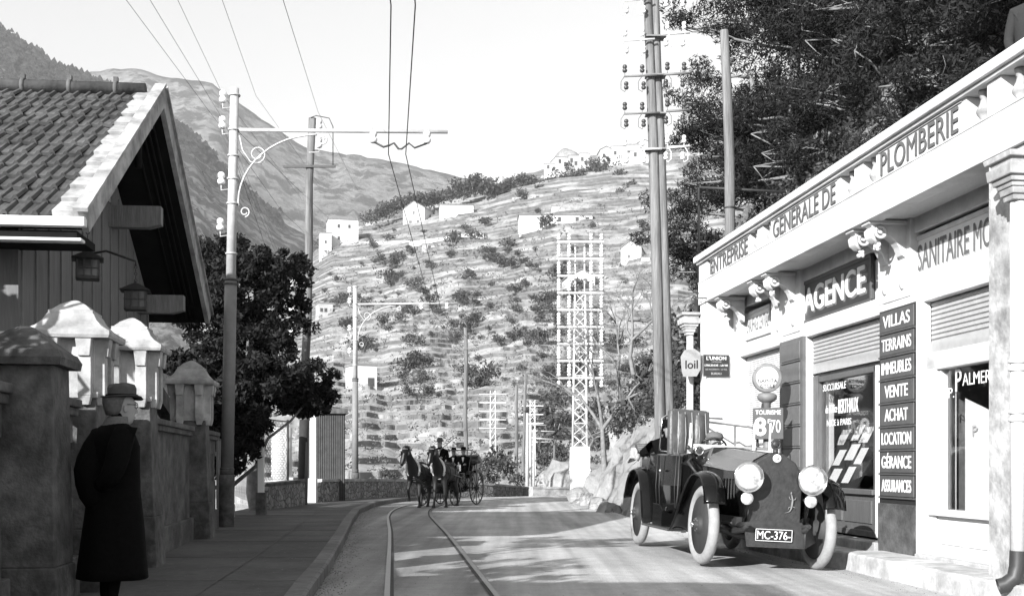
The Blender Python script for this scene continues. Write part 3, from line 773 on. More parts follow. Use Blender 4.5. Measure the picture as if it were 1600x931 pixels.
# bank vegetation
for i in range(150):
    Y = rb.uniform(24.5, 40); d = rb.uniform(1.2, 14) if i > 40 else rb.uniform(1.3, 5); X = bankbase(Y) + d
    if X/Y > .30 and Y < 26: continue
    put_shrub(i % 5, 'leaf_bush' if rb.random() < .75 else 'leaf_scrub', (X, Y, bankz(X, Y)-.15), rb.uniform(.45, 1.2), 'wild bush growing on the bank above the roadside rock', 'bushes on the bank above the rock', 'bank_bush', 'bush', rb.uniform(.8,1.3))
b = MB(); b.fixn = False
for _ in range(9000):
    Y = rs.uniform(14, 40); d = 1.2 + 22 * rs.random()**1.8; X = bankbase(Y) + d
    s = rs.uniform(.2, .6); leaf_cloud(b, (X, Y, bankz(X, Y) + s*.3), (s, s, s*.8), 12, .06, rs)
tag(b.build('bank_undergrowth', M['leaf_bush']), 'tangled undergrowth covering the bank above the road', 'undergrowth', kind='stuff')
# pines behind the shop
def pine(seed, H, spread, n_layers=9, per=150):
    rnd = random.Random(seed)
    def fn(tb, cb):
        top = Vector((rnd.uniform(-.8,.8), rnd.uniform(-.5,.5), H))
        pts = limb(tb, (0,0,-1), top, .26, .07, rnd, 8, .015, n=9)
        for i in range(n_layers*5):
            t = rnd.uniform(.22, 1); base = pts[0].lerp(top, t); a = rnd.uniform(0, 2*PI)
            L = spread * (1.1 - t*.55) * rnd.uniform(.5, 1.05)
            tip = base + Vector((math.cos(a)*L, math.sin(a)*L, L*rnd.uniform(-.05,.4)))
            lp = limb(tb, base, tip, .06, .015, rnd, 4, .05, n=5)
            for q in range(11):
                c = base.lerp(tip, rnd.uniform(.35, 1.08)) + Vector((rnd.gauss(0,.35), rnd.gauss(0,.35), rnd.gauss(.1,.25)))
                leaf_cloud(cb, c, (.42,.42,.26), per, .034, rnd, elong=2.6)
                if rnd.random() < .5: limb(tb, lp[rnd.choice((2,3,4))], c, .018, .006, rnd, 3, .06, n=4)
    return fn
PG = 'pines on the slope behind the shop'
p1 = tree_thing('pine_tree', 'tall dark pine at the left edge of the grove, behind the roof end', 'pine tree', (8.4, 33, 7.0), None, pine(21, 11, 4.0), 'leaf_pine', 'barkpale', PG)
p2 = tree_thing('pine_tree', 'dark pine with pale bare branches rising over the middle of the parapet', 'pine tree', (8.9, 27.5, 6.0), None, pine(22, 9, 3.8), 'leaf_pine', 'barkpale', PG)
p3 = tree_thing('pine_tree', 'broad pine spreading over the lettering end of the parapet', 'pine tree', (9.5, 22, 5.6), None, pine(23, 8, 3.7), 'leaf_pine', 'barkpale', PG)
for src, loc, rz, lab in ((p1,(12.5,34,10.5),1.3,'dark pine high on the slope behind the first two pines'), (p2,(13.5,26,9.5),2.1,'dark pine crown filling the gap at the top of the slope'),
                          (p3,(7.8,38,6.4),.7,'low pine on the slope beside the double telegraph pole'), (p2,(11.8,21,8.2),4.0,'pine closest to the top right corner of the view'),
                          (p1,(16,30,13),3.0,'pine high at the back of the grove'), (p3,(9.6,17.5,8.0),5.1,'thin pine above the terrace where a man stands'), (p3,(10.2,31,8.0),2.6,'leaning pine between the taller pines')):
    dup(src, loc, rz, lab)
# ================================================================ SHOP
SA = math.atan2(.9939, -.1104)
d_ = Vector((-.1104, .9939, 0)); n_v = Vector((-.9939, -.1104, 0)); A0 = Vector((6.24, 0, 0))
def fac(x, y, off=0):
    """where the view ray of a picture point meets the plane 'off' metres in front of the facade -> (u, z)"""
    r = Vector(((x-800)/F, 1, 0)); t = (off + n_v.dot(A0)) / n_v.dot(r)
    p = r * t; return (p - A0).dot(d_), CH + (HZ - y)/F * t
def fu(x, off=0): return fac(x, 0, off)[0]
shop = thing('shop_building', 'long white single storey shop with lettered parapet and scrolled brackets', 'shop', (6.24, 0, 0), SA)
def TM(u_left, z, off):     # text matrix in shop frame: starts at u_left (far) and runs to near
    return Matrix(((-1,0,0,u_left),(0,0,1,off),(0,1,0,z),(0,0,0,1)))
ZP, ZB = .13, 3.10
uE = (21.05)/.9939; uFW = 20.6/.9939; uA0, uA1 = fu(1222), fu(1155)     # bay 1 near/far
uP2n, uP2f = fu(1258), fu(1221)
uB0, uB1 = fu(1378), fu(1259)
uP3n, uP3f = fu(1436), fu(1378)
uC1 = fu(1441); uC0 = 10.9
uW = 11.12          # start of projecting wing
wall = MB()
D = -.45
wall.box((uA1, D, -.3), (uE-.01, 0, 3.3)); wall.box((fu(1156), D, 3.2), (uE-.01, 0, 4.05)); wall.box((uFW, -.4, -.3), (uE, .475, 4.10))                       # far pier
wall.box((uP2n, D, -.3), (uP2f, -.02, 3.3)); wall.box((uP3n-.03, D, -.3), (uP3f, -.02, 3.3))
wall.box((uW, D, 3.94), (uE-.01, -.06, 4.18))
for a, b_ in ((uP2f, uA1), (uP3f, uP2n), (uW, uP3n)): wall.box((a, D, ZB), (b_, -.14, 3.85)); wall.box((a, D, ZB-.02), (b_, -.01, ZB+.2))
for xa, xb in ((1204, 1249), (1371, 1421)): wall.box((fu(xb), D, ZB+.1), (fu(xa), -.006, 4.18))
wall.box((uW, -5, -.3), (uE, D-2.2, 4.12))                   # back rooms
wall.box((uE-.3, -5, -.3), (uE+.0, D, 4.1))
wall.build('wall', M['stucco'], shop, .01)
fl = MB(); fl.box((uW-3, -6, 4.12), (uE+.3, -.3, 4.2)); fl.build('roof_slab', M['soffit'], shop)
cn = MB(); cn.box((5, -.4, 4.06), (uE+.02, .48, 4.16)); cn.build('soffit', M['soffit'], shop)
CO = .5
co = MB()
co.box((5, .30, 4.03), (uE+.04, CO, 4.42), 0)               # fascia
ops = [(fu(1112,CO), fu(1104,CO)), (fu(1182,CO), fu(1171,CO)), (fu(1203,CO), fu(1191,CO)), (fu(1333,CO), fu(1312,CO)), (fu(1367,CO), fu(1347,CO)), (fu(1540,CO), fu(1508,CO)), (fu(1598,CO), fu(1562,CO)), (9.1,9.45)]
cur = uE + .04
for a, b_ in ops:
    co.box((b_, .30, 4.42), (cur, CO-.012, 4.76)); cur = a
co.box((5, .30, 4.42), (cur, CO-.012, 4.76))
co.build('parapet', M['stucco'], shop, .008)
cp = MB(); cp.box((5, .24, 4.80), (uE+.10, CO+.08, 4.91)); cp.box((5, .27, 4.76), (uE+.07, CO+.035, 4.80)); cp.box((5,.28,4.415),(uE+.05,CO+.01,4.44)); cp.build('coping', M['stucco'], shop, .012)
for a, b_ in ops:
    q = MB(); q.lathe([(.055,4.44),(.055,4.47),(.04,4.48),(.075,4.53),(.085,4.56),(.05,4.63),(.038,4.68),(.05,4.70),(.05,4.72),(.06,4.735),(.06,4.765)], ((a+b_)/2, .40, 0), 14); q.build('baluster', M['conc_light'], shop)
# end return of the cornice at the far corner
# parapet lettering
for s_, xa, xb in (('ENTREPRISE',1110,1168),('GENERALE DE',1208,1305),('PLOMBERIE',1376,1497)):
    ua, ub = fu(xa, CO), fu(xb, CO)
    text('lettering', s_, shop, TM(ua, 4.455, CO), ua-ub, .26, mat('parapet_lettering', .11, .8, .3, 30), .004, .012)
    fr = MB()
    for z in (4.435, 4.738): fr.box((ub-.06, CO-.015, z-.004), (ua+.06, CO+.004, z+.004))
    fr.build('panel_line', M['letter_g'], shop)
for o_ in list(shop.children):
    if o_.name.split('.')[0] in ('soffit','parapet','coping','baluster','lettering','panel_line','roof_slab'): o_.location.z += .065
# scroll brackets
def bracket(u):
    q = MB(); w2 = .085
    pts = [(-.02,4.06),(.44,4.06),(.44,4.0),(.40,3.96),(.37,3.91),(.30,3.88),(.2,3.86),(.13,3.81),(.08,3.74),(.04,3.64),(-.02,3.60)]
    q.prism(pts, u-w2, u+w2, 'yz')
    q.box((u-.115,-.02,4.0),(u+.115,.47,4.055))
    o = q.build('bracket', M['stucco'], shop, .012); o.location.z = .06
    v = MB()
    for s_ in (-1, 1):
        v.torus((u+s_*w2, .31, 3.91), .065, .02, 'x', 18, 6); v.ball((u+s_*w2, .31, 3.91), .026, n=8, k=6)
    for k in range(5): dx = (k-2)*.034; v.tube([(u+dx*.7, .38, 3.98),(u+dx*1.2, .42, 3.93),(u+dx*1.15, .41, 3.86),(u+dx*.8, .365, 3.81),(u+dx*.4,.33,3.79)], [.018,.028,.027,.022,.012], 7)
    for k in range(12): v.ball((u+random.uniform(-.035,.035), .315+random.uniform(-.025,.025), 3.755+random.uniform(-.04,.02)), random.uniform(.018,.03), n=7, k=5)
    v.build('acanthus', M['stucco'], o)
for x in (1160, 1215, 1239, 1383, 1410): bracket(fu(x))
# roundels low on the piers
for x in (1215, 1239, 1383, 1410):
    q = MB(); q.lathe([(.001,.05),(.05,.04),(.07,.0)], (fu(x), -.02, 3.36), 12, axis='y'); q.build('boss', M['stucco'], shop)
# frieze signs
def board(name, x0, x1, zlo, zhi, off, m, lab, txt=None, tm=None, frame=None, **k):
    ua, ub = fu(x0, off), fu(x1, off)
    t = thing(name, lab, 'sign', tuple((A0 + d_*((ua+ub)/2) + n_v*off).to_tuple()[:2]) + (zlo,), SA)
    du = (ua+ub)/2
    q = MB(); c = .06
    q.prism([(ub-du+c,0),(ua-du-c,0),(ua-du,c),(ua-du,zhi-zlo-c),(ua-du-c,zhi-zlo),(ub-du+c,zhi-zlo),(ub-du,zhi-zlo-c),(ub-du,c)], -.03, .012, 'xz')
    q.build('panel', m, t)
    if frame:
        f = MB(); W = ua-ub
        for (a, b_, c_, d__) in ((-W/2-.02,-.04,W/2+.02,.015),(-W/2-.02,zhi-zlo-.015,W/2+.02,zhi-zlo+.04),(-W/2-.04,0,-W/2+.012,zhi-zlo),(W/2-.012,0,W/2+.04,zhi-zlo)): f.box((a,-.02,b_),(c_,.03,d__))
        f.build('frame', frame, t, .006)
    if txt:
        for (s_, xa, xb, za, zb, mm, bold, dep) in txt:
            W = ua - ub
            ml = Matrix(((-1,0,0,W/2 - W*xa),(0,0,1,.012),(0,1,0,(zhi-zlo)*za),(0,0,0,1)))
            text('lettering', s_, t, ml, W*(xb-xa), (zhi-zlo)*(zb-za), mm, dep, bold)
    return t
board('shop_sign', 1252, 1362, 3.34, 3.90, -.10, M['sign_dark'], 'large dark board reading AGENCE in white letters above the doorway', [('AGENCE',.085,.95,.17,.80,M['iron'],.03,.004),('AGENCE',.07,.93,.22,.86,M['letter_w'],.035,.012)], frame=M['sign_mid'])
board('shop_sign', 1166, 1204, 3.40, 3.80, -.12, M['white'], 'faded white panel reading CHAUFFAGE CENTRAL over the first shutter', [('CHAUFFAGE CENTRAL',.05,.95,.2,.8,M['letter_d'],.0,.003)], frame=M['stucco'])
board('shop_sign', 1434, 1560, 3.34, 3.86, -.12, M['white'], 'pale panel reading SANITAIRE MOD beside the projecting wall', [('SANITAIRE MODERNE',.03,1.4,.25,.84,M['letter_g'],.012,.003),('SANITAIRE MODERNE',.02,1.39,.28,.87,M['letter_d'],.012,.006)], frame=M['stucco'])
# dark pilasters
pl = MB()
for a, b_, z0 in ((uP2n+.02, uP2f-.0, .0), ):
    pl.box((a, -.02, ZP), (b_, .03, ZB-.0))
pl.build('panelled_pilaster', M['pilaster'], shop)
pp = MB()
for k in range(8):
    z = .5 + k*.325
    pp.box((uP2n+.12, .028, z), (uP2f-.12, .045, z+.27))
    pp.box((uP2n+.10, .028, z-.03), (uP2f-.10, .052, z-.012))
pp.build('pilaster_panels', M['pilaster'], shop, .008)
# word column
pl = MB(); pl.box((uP3n, -.02, .72), (uP3f, .03, ZB)); pl.build('panelled_pilaster', M['sign_dark'], shop)
pl = MB(); pl.box((uP3n-.02, -.02, 0), (uP3f+.02, .05, .72)); pl.build('plinth', M['conc'], shop, .01)
zt = fac(1405, 477)[1]; 
rows_ = ['VILLAS','TERRAINS','IMMEUBLES','VENTE','ACHAT','LOCATION','GÉRANCE','ASSURANCES']
zc = ZB - .02; hh = (ZB - .04 - .76) / 8
for k, s_ in enumerate(rows_):
    z1_ = zc - k*hh; z0_ = z1_ - hh + .03; um = (uP3n+uP3f)/2
    wpos = um - .0
    t = thing('word_sign', 'dark panel reading ' + s_ + ' in white capitals in the column of eight', 'sign', tuple((A0 + d_*um + n_v*.03).to_tuple()[:2]) + (z0_,), SA, 'word panels on the pilaster')
    q = MB(); q.box((-.46, 0, 0), (.46, .018, hh-.035)); q.build('panel', M['sign_mid'], t, .006)
    q = MB(); q.box((-.48, 0, -.026), (.48, .03, -.006)); q.build('ledge', M['sign_mid'], t)
    fw = min(.8, .105*len(s_) + .1)
    text('lettering', s_, t, Matrix(((-1,0,0,fw/2),(0,0,1,.018),(0,1,0,.055),(0,0,0,1))), fw, hh-.14 if s_ != 'GÉRANCE' else hh-.10, M['letter_w'], .004, .02)
# white jamb strip
jb = MB(); jb.box((uC1-.0, -.1, 0), (uP3n-.02, .045, ZB+.01)); jb.build('jamb', M['white'], shop)
# shutters
def shutter(a, b_, z0, z1, off, pitch=.055):
    q = MB(); prof = []
    n = int((z1-z0)/pitch)
    for k in range(n):
        z = z0 + .1 + k*pitch
        if z + pitch > z1: break
        q.add([(a,off,z),(b_,off,z),(b_,off+.022,z+pitch*.25),(a,off+.022,z+pitch*.25),(a,off+.022,z+pitch*.75),(b_,off+.022,z+pitch*.75),(a,off,z+pitch),(b_,off,z+pitch)], [(0,1,2,3),(3,2,5,4),(4,5,7,6)], 0, False)
    q.box((a,off-.02,z0),(b_,off+.03,z0+.12)); q.box((a,off-.03,z0),(b_,off-.01,z1))
    return q.build('rolling_shutter', M['shutter'], shop)
shutter(uA0, uA1, ZP, ZB, -.16, .035).data.materials[0] = M['white']
zS = fac(1262, 580, -.1)[1]
shutter(uB0, uB1, 2.53, ZB-.02, -.13)
shutter(uW, uC1, 2.48, ZB-.02, -.13)
# bay 2: shop window with dark frame and an open doorway
wd = fu(1367, -.12)
fr = MB()
Zs = .25
o0 = -.16
fr.box((wd, o0-.06, Zs), (wd+.07, o0+.03, 2.48)); fr.box((uB1-.16, o0-.06, Zs), (uB1, o0+.05, 2.5)); fr.box((wd, o0-.06, 2.40), (uB1, o0+.03, 2.48)); fr.box((uB0, o0-.1, 2.48), (uB1, o0+.0, 2.56))
fr.box((wd, o0-.06, Zs), (uB1, o0+.02, .82)); fr.box((wd, o0-.02, .80), (uB1, o0+.08, .87)); fr.box((wd-.0, o0-.02, .25), (uB1, o0+.05, .33))
for a, b_ in ((wd+.12, (wd+uB1)/2-.06), ((wd+uB1)/2+.02, uB1-.2)): fr.box((a, o0, .42), (b_, o0+.04, .72))
fr.build('window_frame', M['brownframe'], shop, .008)
st = MB(); st.box((wd-.035, o0-.05, Zs), (wd-.002, o0+.035, 2.48)); st.build('lit_stile_edge', M['white'], shop)  # lit edge of the dark stile put in as a white strip
gl = MB(); gl.box((wd+.07, o0-.03, .87), (uB1-.16, o0-.022, 2.40)); gl.build('glass_pane', M['glass'], shop)
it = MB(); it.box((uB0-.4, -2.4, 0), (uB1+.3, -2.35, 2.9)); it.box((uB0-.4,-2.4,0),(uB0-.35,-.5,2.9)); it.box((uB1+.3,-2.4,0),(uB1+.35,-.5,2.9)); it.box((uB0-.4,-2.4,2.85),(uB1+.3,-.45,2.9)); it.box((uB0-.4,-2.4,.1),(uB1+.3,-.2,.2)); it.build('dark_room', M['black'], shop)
sp = MB(); sp.box((uB0, -.2, .0), (uB1+.02, .10, .22)); sp.build('doorstep', M['conc_light'], shop, .015)
# window lettering
def wtext(s_, x0, x1, y0, y1, m, bold=.01, shear=0):
    off = o0-.02; ua, za = fac(x0, (y0+y1)/2, off); ub, _ = fac(x1, 0, off); zm = za; hh_ = (y1-y0)/F*(A0 + d_*((ua+ub)/2)).y
    text('window_lettering', s_, shop, TM(ua, zm-hh_/2, off), ua-ub, hh_, m, .002, bold, shear)
wtext('SUCCURSALE', 1286, 1322, 601, 612, M['letter_w'], .02, .2)
wtext('de l’Office', 1290, 1308, 633, 646, M['letter_w'], .01, .1)
wtext('BERTHAUX', 1310, 1341, 624, 646, M['letter_w'], .02)
wtext('NICE à PARIS', 1292, 1330, 656, 666, M['letter_w'], .01)
# display board with leaflets inside
ub_, _ = fac(1318, 740, -.5)
db = thing('display_board', 'dark sloping board with rows of white property leaflets inside the shop window', 'display board', tuple((A0 + d_*ub_ + n_v*-.48).to_tuple()[:2]) + (.85,), SA)
q = MB(); q.add([(-1.05,.25,0),(1.0,.25,0),(1.0,-.25,.95),(-1.05,-.25,.95),(-1.05,.23,-.02),(1.0,.23,-.02),(1.0,-.27,.93),(-1.05,-.27,.93)], [(0,1,2,3),(4,7,6,5),(0,4,5,1),(1,5,6,2),(2,6,7,3),(3,7,4,0)]); q.build('board', M['black'], db)
for i, (a, t_) in enumerate([(-.75,.08),(-.3,.05),(.2,.08),(.6,.06),(-.85,.36),(-.5,.42),(-.1,.34),(.35,.38),(.72,.4),(-.7,.68),(-.32,.72),(.12,.66),(.5,.7)]):
    q = MB(); y0 = lerp(.25,-.25,t_)+.01; y1 = lerp(.25,-.25,t_+.24)+.01; z0 = .95*t_+.012; z1 = .95*(t_+.24)+.012; sk = .0; w_ = .26 + .05*(i % 2)
    q.add([(a,y0,z0),(a+w_,y0,z0),(a+w_+sk,y1,z1),(a+sk,y1,z1)], [(0,1,2,3)]); q.fixn = False; q.build('leaflet', M['paper'], db)
# bay 3: white frame, window lettered P. PALMERO
fr = MB(); a, b_ = uW-.3, uC1
fr.box((b_-.22, -.2, ZP), (b_, -.05, 2.46)); fr.box((a, -.2, 2.28), (b_, -.05, 2.48)); fr.box((a, -.2, ZP), (b_, -.08, .66)); fr.box((a, -.15, .62), (b_-.1, -.0, .69)); fr.box((b_-.27,-.18,.66),(b_-.22,-.09,2.28))
fr.box((a,-.12,.16),(b_,-.0,.24))
for k in range(3): fr.box((b_-.3-.62*k, -.1, .30), (b_-.82-.62*k, -.06, .56))
fr.build('window_frame', M['white'], shop, .01)
gl = MB(); gl.box((a, -.15, .66), (b_-.27, -.142, 2.28)); gl.build('glass_pane', M['glass'], shop)
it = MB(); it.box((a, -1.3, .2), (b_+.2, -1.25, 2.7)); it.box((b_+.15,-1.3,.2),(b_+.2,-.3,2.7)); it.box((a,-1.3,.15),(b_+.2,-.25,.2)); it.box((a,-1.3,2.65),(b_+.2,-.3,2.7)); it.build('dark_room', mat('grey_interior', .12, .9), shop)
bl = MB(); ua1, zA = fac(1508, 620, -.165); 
bl.add([(ua1,-.165,.66),(a,-.165,.66),(a,-.165,1.35),(ua1,-.165,fac(1508,622,-.165)[1])], [(0,1,2,3)]); bl.fixn = False  # pale sloping patch painted behind the glass as the pane's bright reflection
sl = bl.build('pane_reflection', M['pane_reflection'], shop); sl.modifiers.new('t','SOLIDIFY').thickness = .005
o0 = -.12; wtext('P.', 1482, 1491, 606, 622, M['letter_w'], 0); wtext('P', 1493, 1502, 577, 612, M['letter_w'], .01); wtext('ALMERO', 1504, 1560, 583, 603, M['letter_w'], 0); wtext('P', 1519, 1527, 664, 680, M['letter_g'], 0); wtext('V', 1545, 1552, 664, 680, M['letter_g'], 0)  # last two grey letters paint the shadow of the glass lettering
st = MB(); st.box((uW, -.1, .0), (uC1+.02, .09, .17)); st.build('doorstep', M['conc_light'], shop, .015)
# projecting wing with rough plaster
wg = thing('rough_wall', 'rough plastered wall projecting at the near end of the shop', 'wall', tuple((A0 + d_*uW).to_tuple()[:2]) + (0,), SA)
q = MB(); q.box((-6, -.8, -.3), (-.0, .46, 4.09)); 
q.build('wall', M['rough_plaster'], wg)
# downpipes
def downpipe(loc, z_top, lab, lean=0):
    t = thing('downpipe', lab, 'drainpipe', loc, SA, 'downpipes at both ends of the shop')
    q = MB(); q.tube([(0,.12,.25),(0,.12,z_top-.42)], .065, 14)
    for z in (1.45, 1.9 ): q.tube([(0,.12,z),(0,.12,z+.03)], .08, 14); q.tube([(0,.12,z+.07),(0,.12,z+.1)], .08, 14)
    q.build('pipe', M['soffit'], t)
    h = MB()
    for z, w_, hh_ in ((z_top-.44,.085,.05),(z_top-.39,.11,.06),(z_top-.33,.13,.04),(z_top-.29,.16,.05),(z_top-.24,.2,.10),(z_top-.14,.17,.05),(z_top-.09,.22,.05)):
        h.frus((0,.14), z, z+hh_, w_, w_*.8, w_*1.06, w_*.85)
    h.build('hopper', M['conc_light'], t, .008)
    e = MB(); e.tube([(0,.12,.3),(0,.125,.16),(0.0,.15,.06),(0.02,.22,-.0),(0.04,.28,-.02)], .07, 14, cap=False); e.build('elbow', M['iron_dark'], t)
    return t
uq, _ = fac(1572, 300, .7)
downpipe(tuple((A0 + d_*(uq) + n_v*.47).to_tuple()[:2]) + (.13,), 3.85, 'stone coloured downpipe with moulded hopper on the rough plaster wall')
uq, _ = fac(1078, 500, .1)
downpipe(tuple((A0 + d_*(uE+.16) + n_v*.50).to_tuple()[:2]) + (0,), 4.0, 'pale downpipe with moulded hopper at the far corner of the shop')
# enamel signs at the far end
t = thing('insurance_sign', "small dark enamel sign headed L'UNION on the white wall at the far end", 'sign', (PX(1119,20.52), 20.52, PZ(588,20.52)), 0)
t.rotation_euler = (0, 0, SA - PI/2)
sw_, sh_ = .47, .385
q = MB(); q.box((-sw_/2, -.012, 0), (sw_/2, .012, sh_)); q.build('plate', M['sign_dark'], t, .004)
for (s_, xa, xb, za, zb2, mm, bo_) in (("L'UNION",.12,.88,.76,.93,'letter_w',.03),('COMPAGNIE',.3,.7,.65,.70,'letter_g',0),("L'INCENDIE - LA VIE",.05,.95,.47,.56,'letter_w',.02),('LES ACCIDENTS - LE VOL',.08,.92,.29,.36,'letter_g',0),('BUREAU',.3,.7,.08,.18,'letter_g',.02)):
    text('lettering', s_, t, Matrix(((1,0,0,-sw_/2+sw_*xa),(0,0,-1,-.0125),(0,1,0,sh_*za),(0,0,0,1))), sw_*(xb-xa), sh_*(zb2-za), M[mm], .002, bo_)
t = thing('oil_sign', 'dark hexagonal enamel sign ending in oil hanging by the far downpipe', 'sign', (PX(1080,20.8), 20.8, PZ(588,20.8)), R(-18))
q = MB(); q.prism([(-.14,.0),(.10,.0),(.17,.12),(.17,.42),(.06,.5),(-.12,.48),(-.19,.36),(-.17,.1)], -.015, .015, 'xz'); q.build('plate', mat('faded_enamel', .2, .5, .2, 9), t)
text('lettering', 'loil', t, Matrix(((1,0,0,-.10),(0,0,-1,-.016),(0,1,0,.14),(0,0,0,1))), .22, .15, M['black'], .003, .03)
q = MB(); q.tube([(0,.02,.25),(.16,.28,.25)], .012, 6); q.build('bracket', M['iron_dark'], t)
# lamp bracket on the parapet end
t = thing('lamp_bracket', 'thin curled iron bracket on the far end of the parapet', 'bracket', (PX(1092,20.6), 20.6, 4.15), 0)
q = MB(); q.tube([(0,0,.1),(-.12,-.1,.12),(-.2,-.15,.2),(-.16,-.15,.3),(-.1,-.15,.26)], .012, 6); q.tube([(-.15,-.12,.0),(.2,-.12,.0)], .01, 6); q.build('scroll', M['iron_dark'], t)
# hand railing
t = thing('hand_railing', 'thin iron handrail standing before the white wall beyond the fuel pump', 'railing', (PX(1160,19.2), 19.2, 0), 0)
pa = Vector((PX(1092,20.4),20.4,PZ(657,20.4))); pb = Vector((PX(1224,17.9),17.9,PZ(674,17.9))); o_ = Vector(t.location)
q = MB(); q.tube([pa-o_, pb-o_], .018, 8); q.build('rail', M['iron'], t)
for f_ in (.02, .46, .98):
    pz = pa.lerp(pb, f_) - o_; q = MB(); q.box((pz.x-.018,pz.y-.018,.1),(pz.x+.018,pz.y+.018,pz.z)); q.build('post', M['iron'], t)
# ---- dark frame on slope and poles behind parapet
t = thing('iron_gantry', 'thin dark iron frame rising behind the parapet around a bare pole', 'frame', (PX(1092,25.5), 25.5, 3), 0)
q = MB(); zt_ = PZ(293,25.5)-3; q.tube([(0,0,-3),(0,0,zt_)], .03, 6); q.build('post', M['iron_dark'], t)
q = MB(); q.tube([(0,0,zt_),(PX(1228,25.2)-PX(1092,25.5),-.3,PZ(300,25.2)-3)], .03, 6); q.build('beam', M['iron_dark'], t)
t = thing('timber_pole', 'pale bare timber pole rising behind the parapet in front of the pines', 'pole', (PX(1140,25), 25, 2), 0)
q = MB(); q.tube([(.04,0,-2),(0,0,PZ(250,25)-2),(-.05,0,PZ(150,25)-2),(-.12,0,PZ(48,25)-2)], [.12,.11,.105,.09], 12); q.build('shaft', M['pole'], t)
q = MB(); q.torus((.02,0,PZ(325,25)-2), .118, .02, 'z', 16, 6); q.build('band', M['iron_dark'], t)
# ================================================================ people
def head(b, c, r=.1, yaw=0, m_skin=0):
    st = len(b.v)
    # local: face towards +x
    b.loft([(0.005,0,-.135,.038,.045),(.01,0,-.115,.06,.055),(.01,0,-.08,.075,.062),(.005,0,-.03,.088,.071),(0,0,.02,.094,.076),(-.005,0,.06,.09,.074),(-.008,0,.095,.07,.06),(-.01,0,.118,.03,.028)], 16, m_skin)
    b.loft([(.088,0,-.04,.012,.018),(.1,0,-.03,.018,.014),(.09,0,.01,.01,.009)], 8, m_skin)                    # nose
    for s in (-1, 1):
        b.ball((-.005, s*.076, -.01), (.018,.008,.03), m_skin, 8, 6)      # ears
        b.ball((.078, s*.032, .008), (.012,.016,.009), m_skin, 8, 6)      # eyes
    b.ball((.085,0,-.075), (.012,.026,.008), m_skin, 8, 5)
    Mx = Matrix.Translation(c) @ Matrix.Rotation(yaw, 4, 'Z') @ Matrix.Scale(r/.1, 4)
    for i in range(st, len(b.v)): b.v[i] = tuple(Mx @ Vector(b.v[i]))
def hand(b, c, fwd, up, s=1, m=0, curl=.5):
    """palm with four unequal bent fingers and a side thumb"""
    f = Vector(fwd).normalized(); u = Vector(up).normalized(); sd = f.cross(u).normalized(); c = Vector(c)
    b.tube([c, c+f*.045*s, c+f*.09*s], [.022*s,.036*s,.034*s], 10, m)
    for k, L in enumerate((.065,.075,.07,.055)):
        o = c + f*.085*s + sd*((k-1.5)*.019)*s
        p1 = o + f*L*.45*s - u*.2*L*curl*s; p2 = p1 + f*L*.25*s - u*.45*L*curl*s; p3 = p2 + f*.05*L*s - u*.4*L*curl*s
        b.tube([o, p1, p2, p3], [.0095*s,.009*s,.0085*s,.006*s], 6, m)
    o = c + f*.03*s - sd*.03*s
    b.tube([o, o+f*.03*s-sd*.02*s, o+f*.055*s-sd*.018*s-u*.01*s], [.012*s,.011*s,.008*s], 6, m)
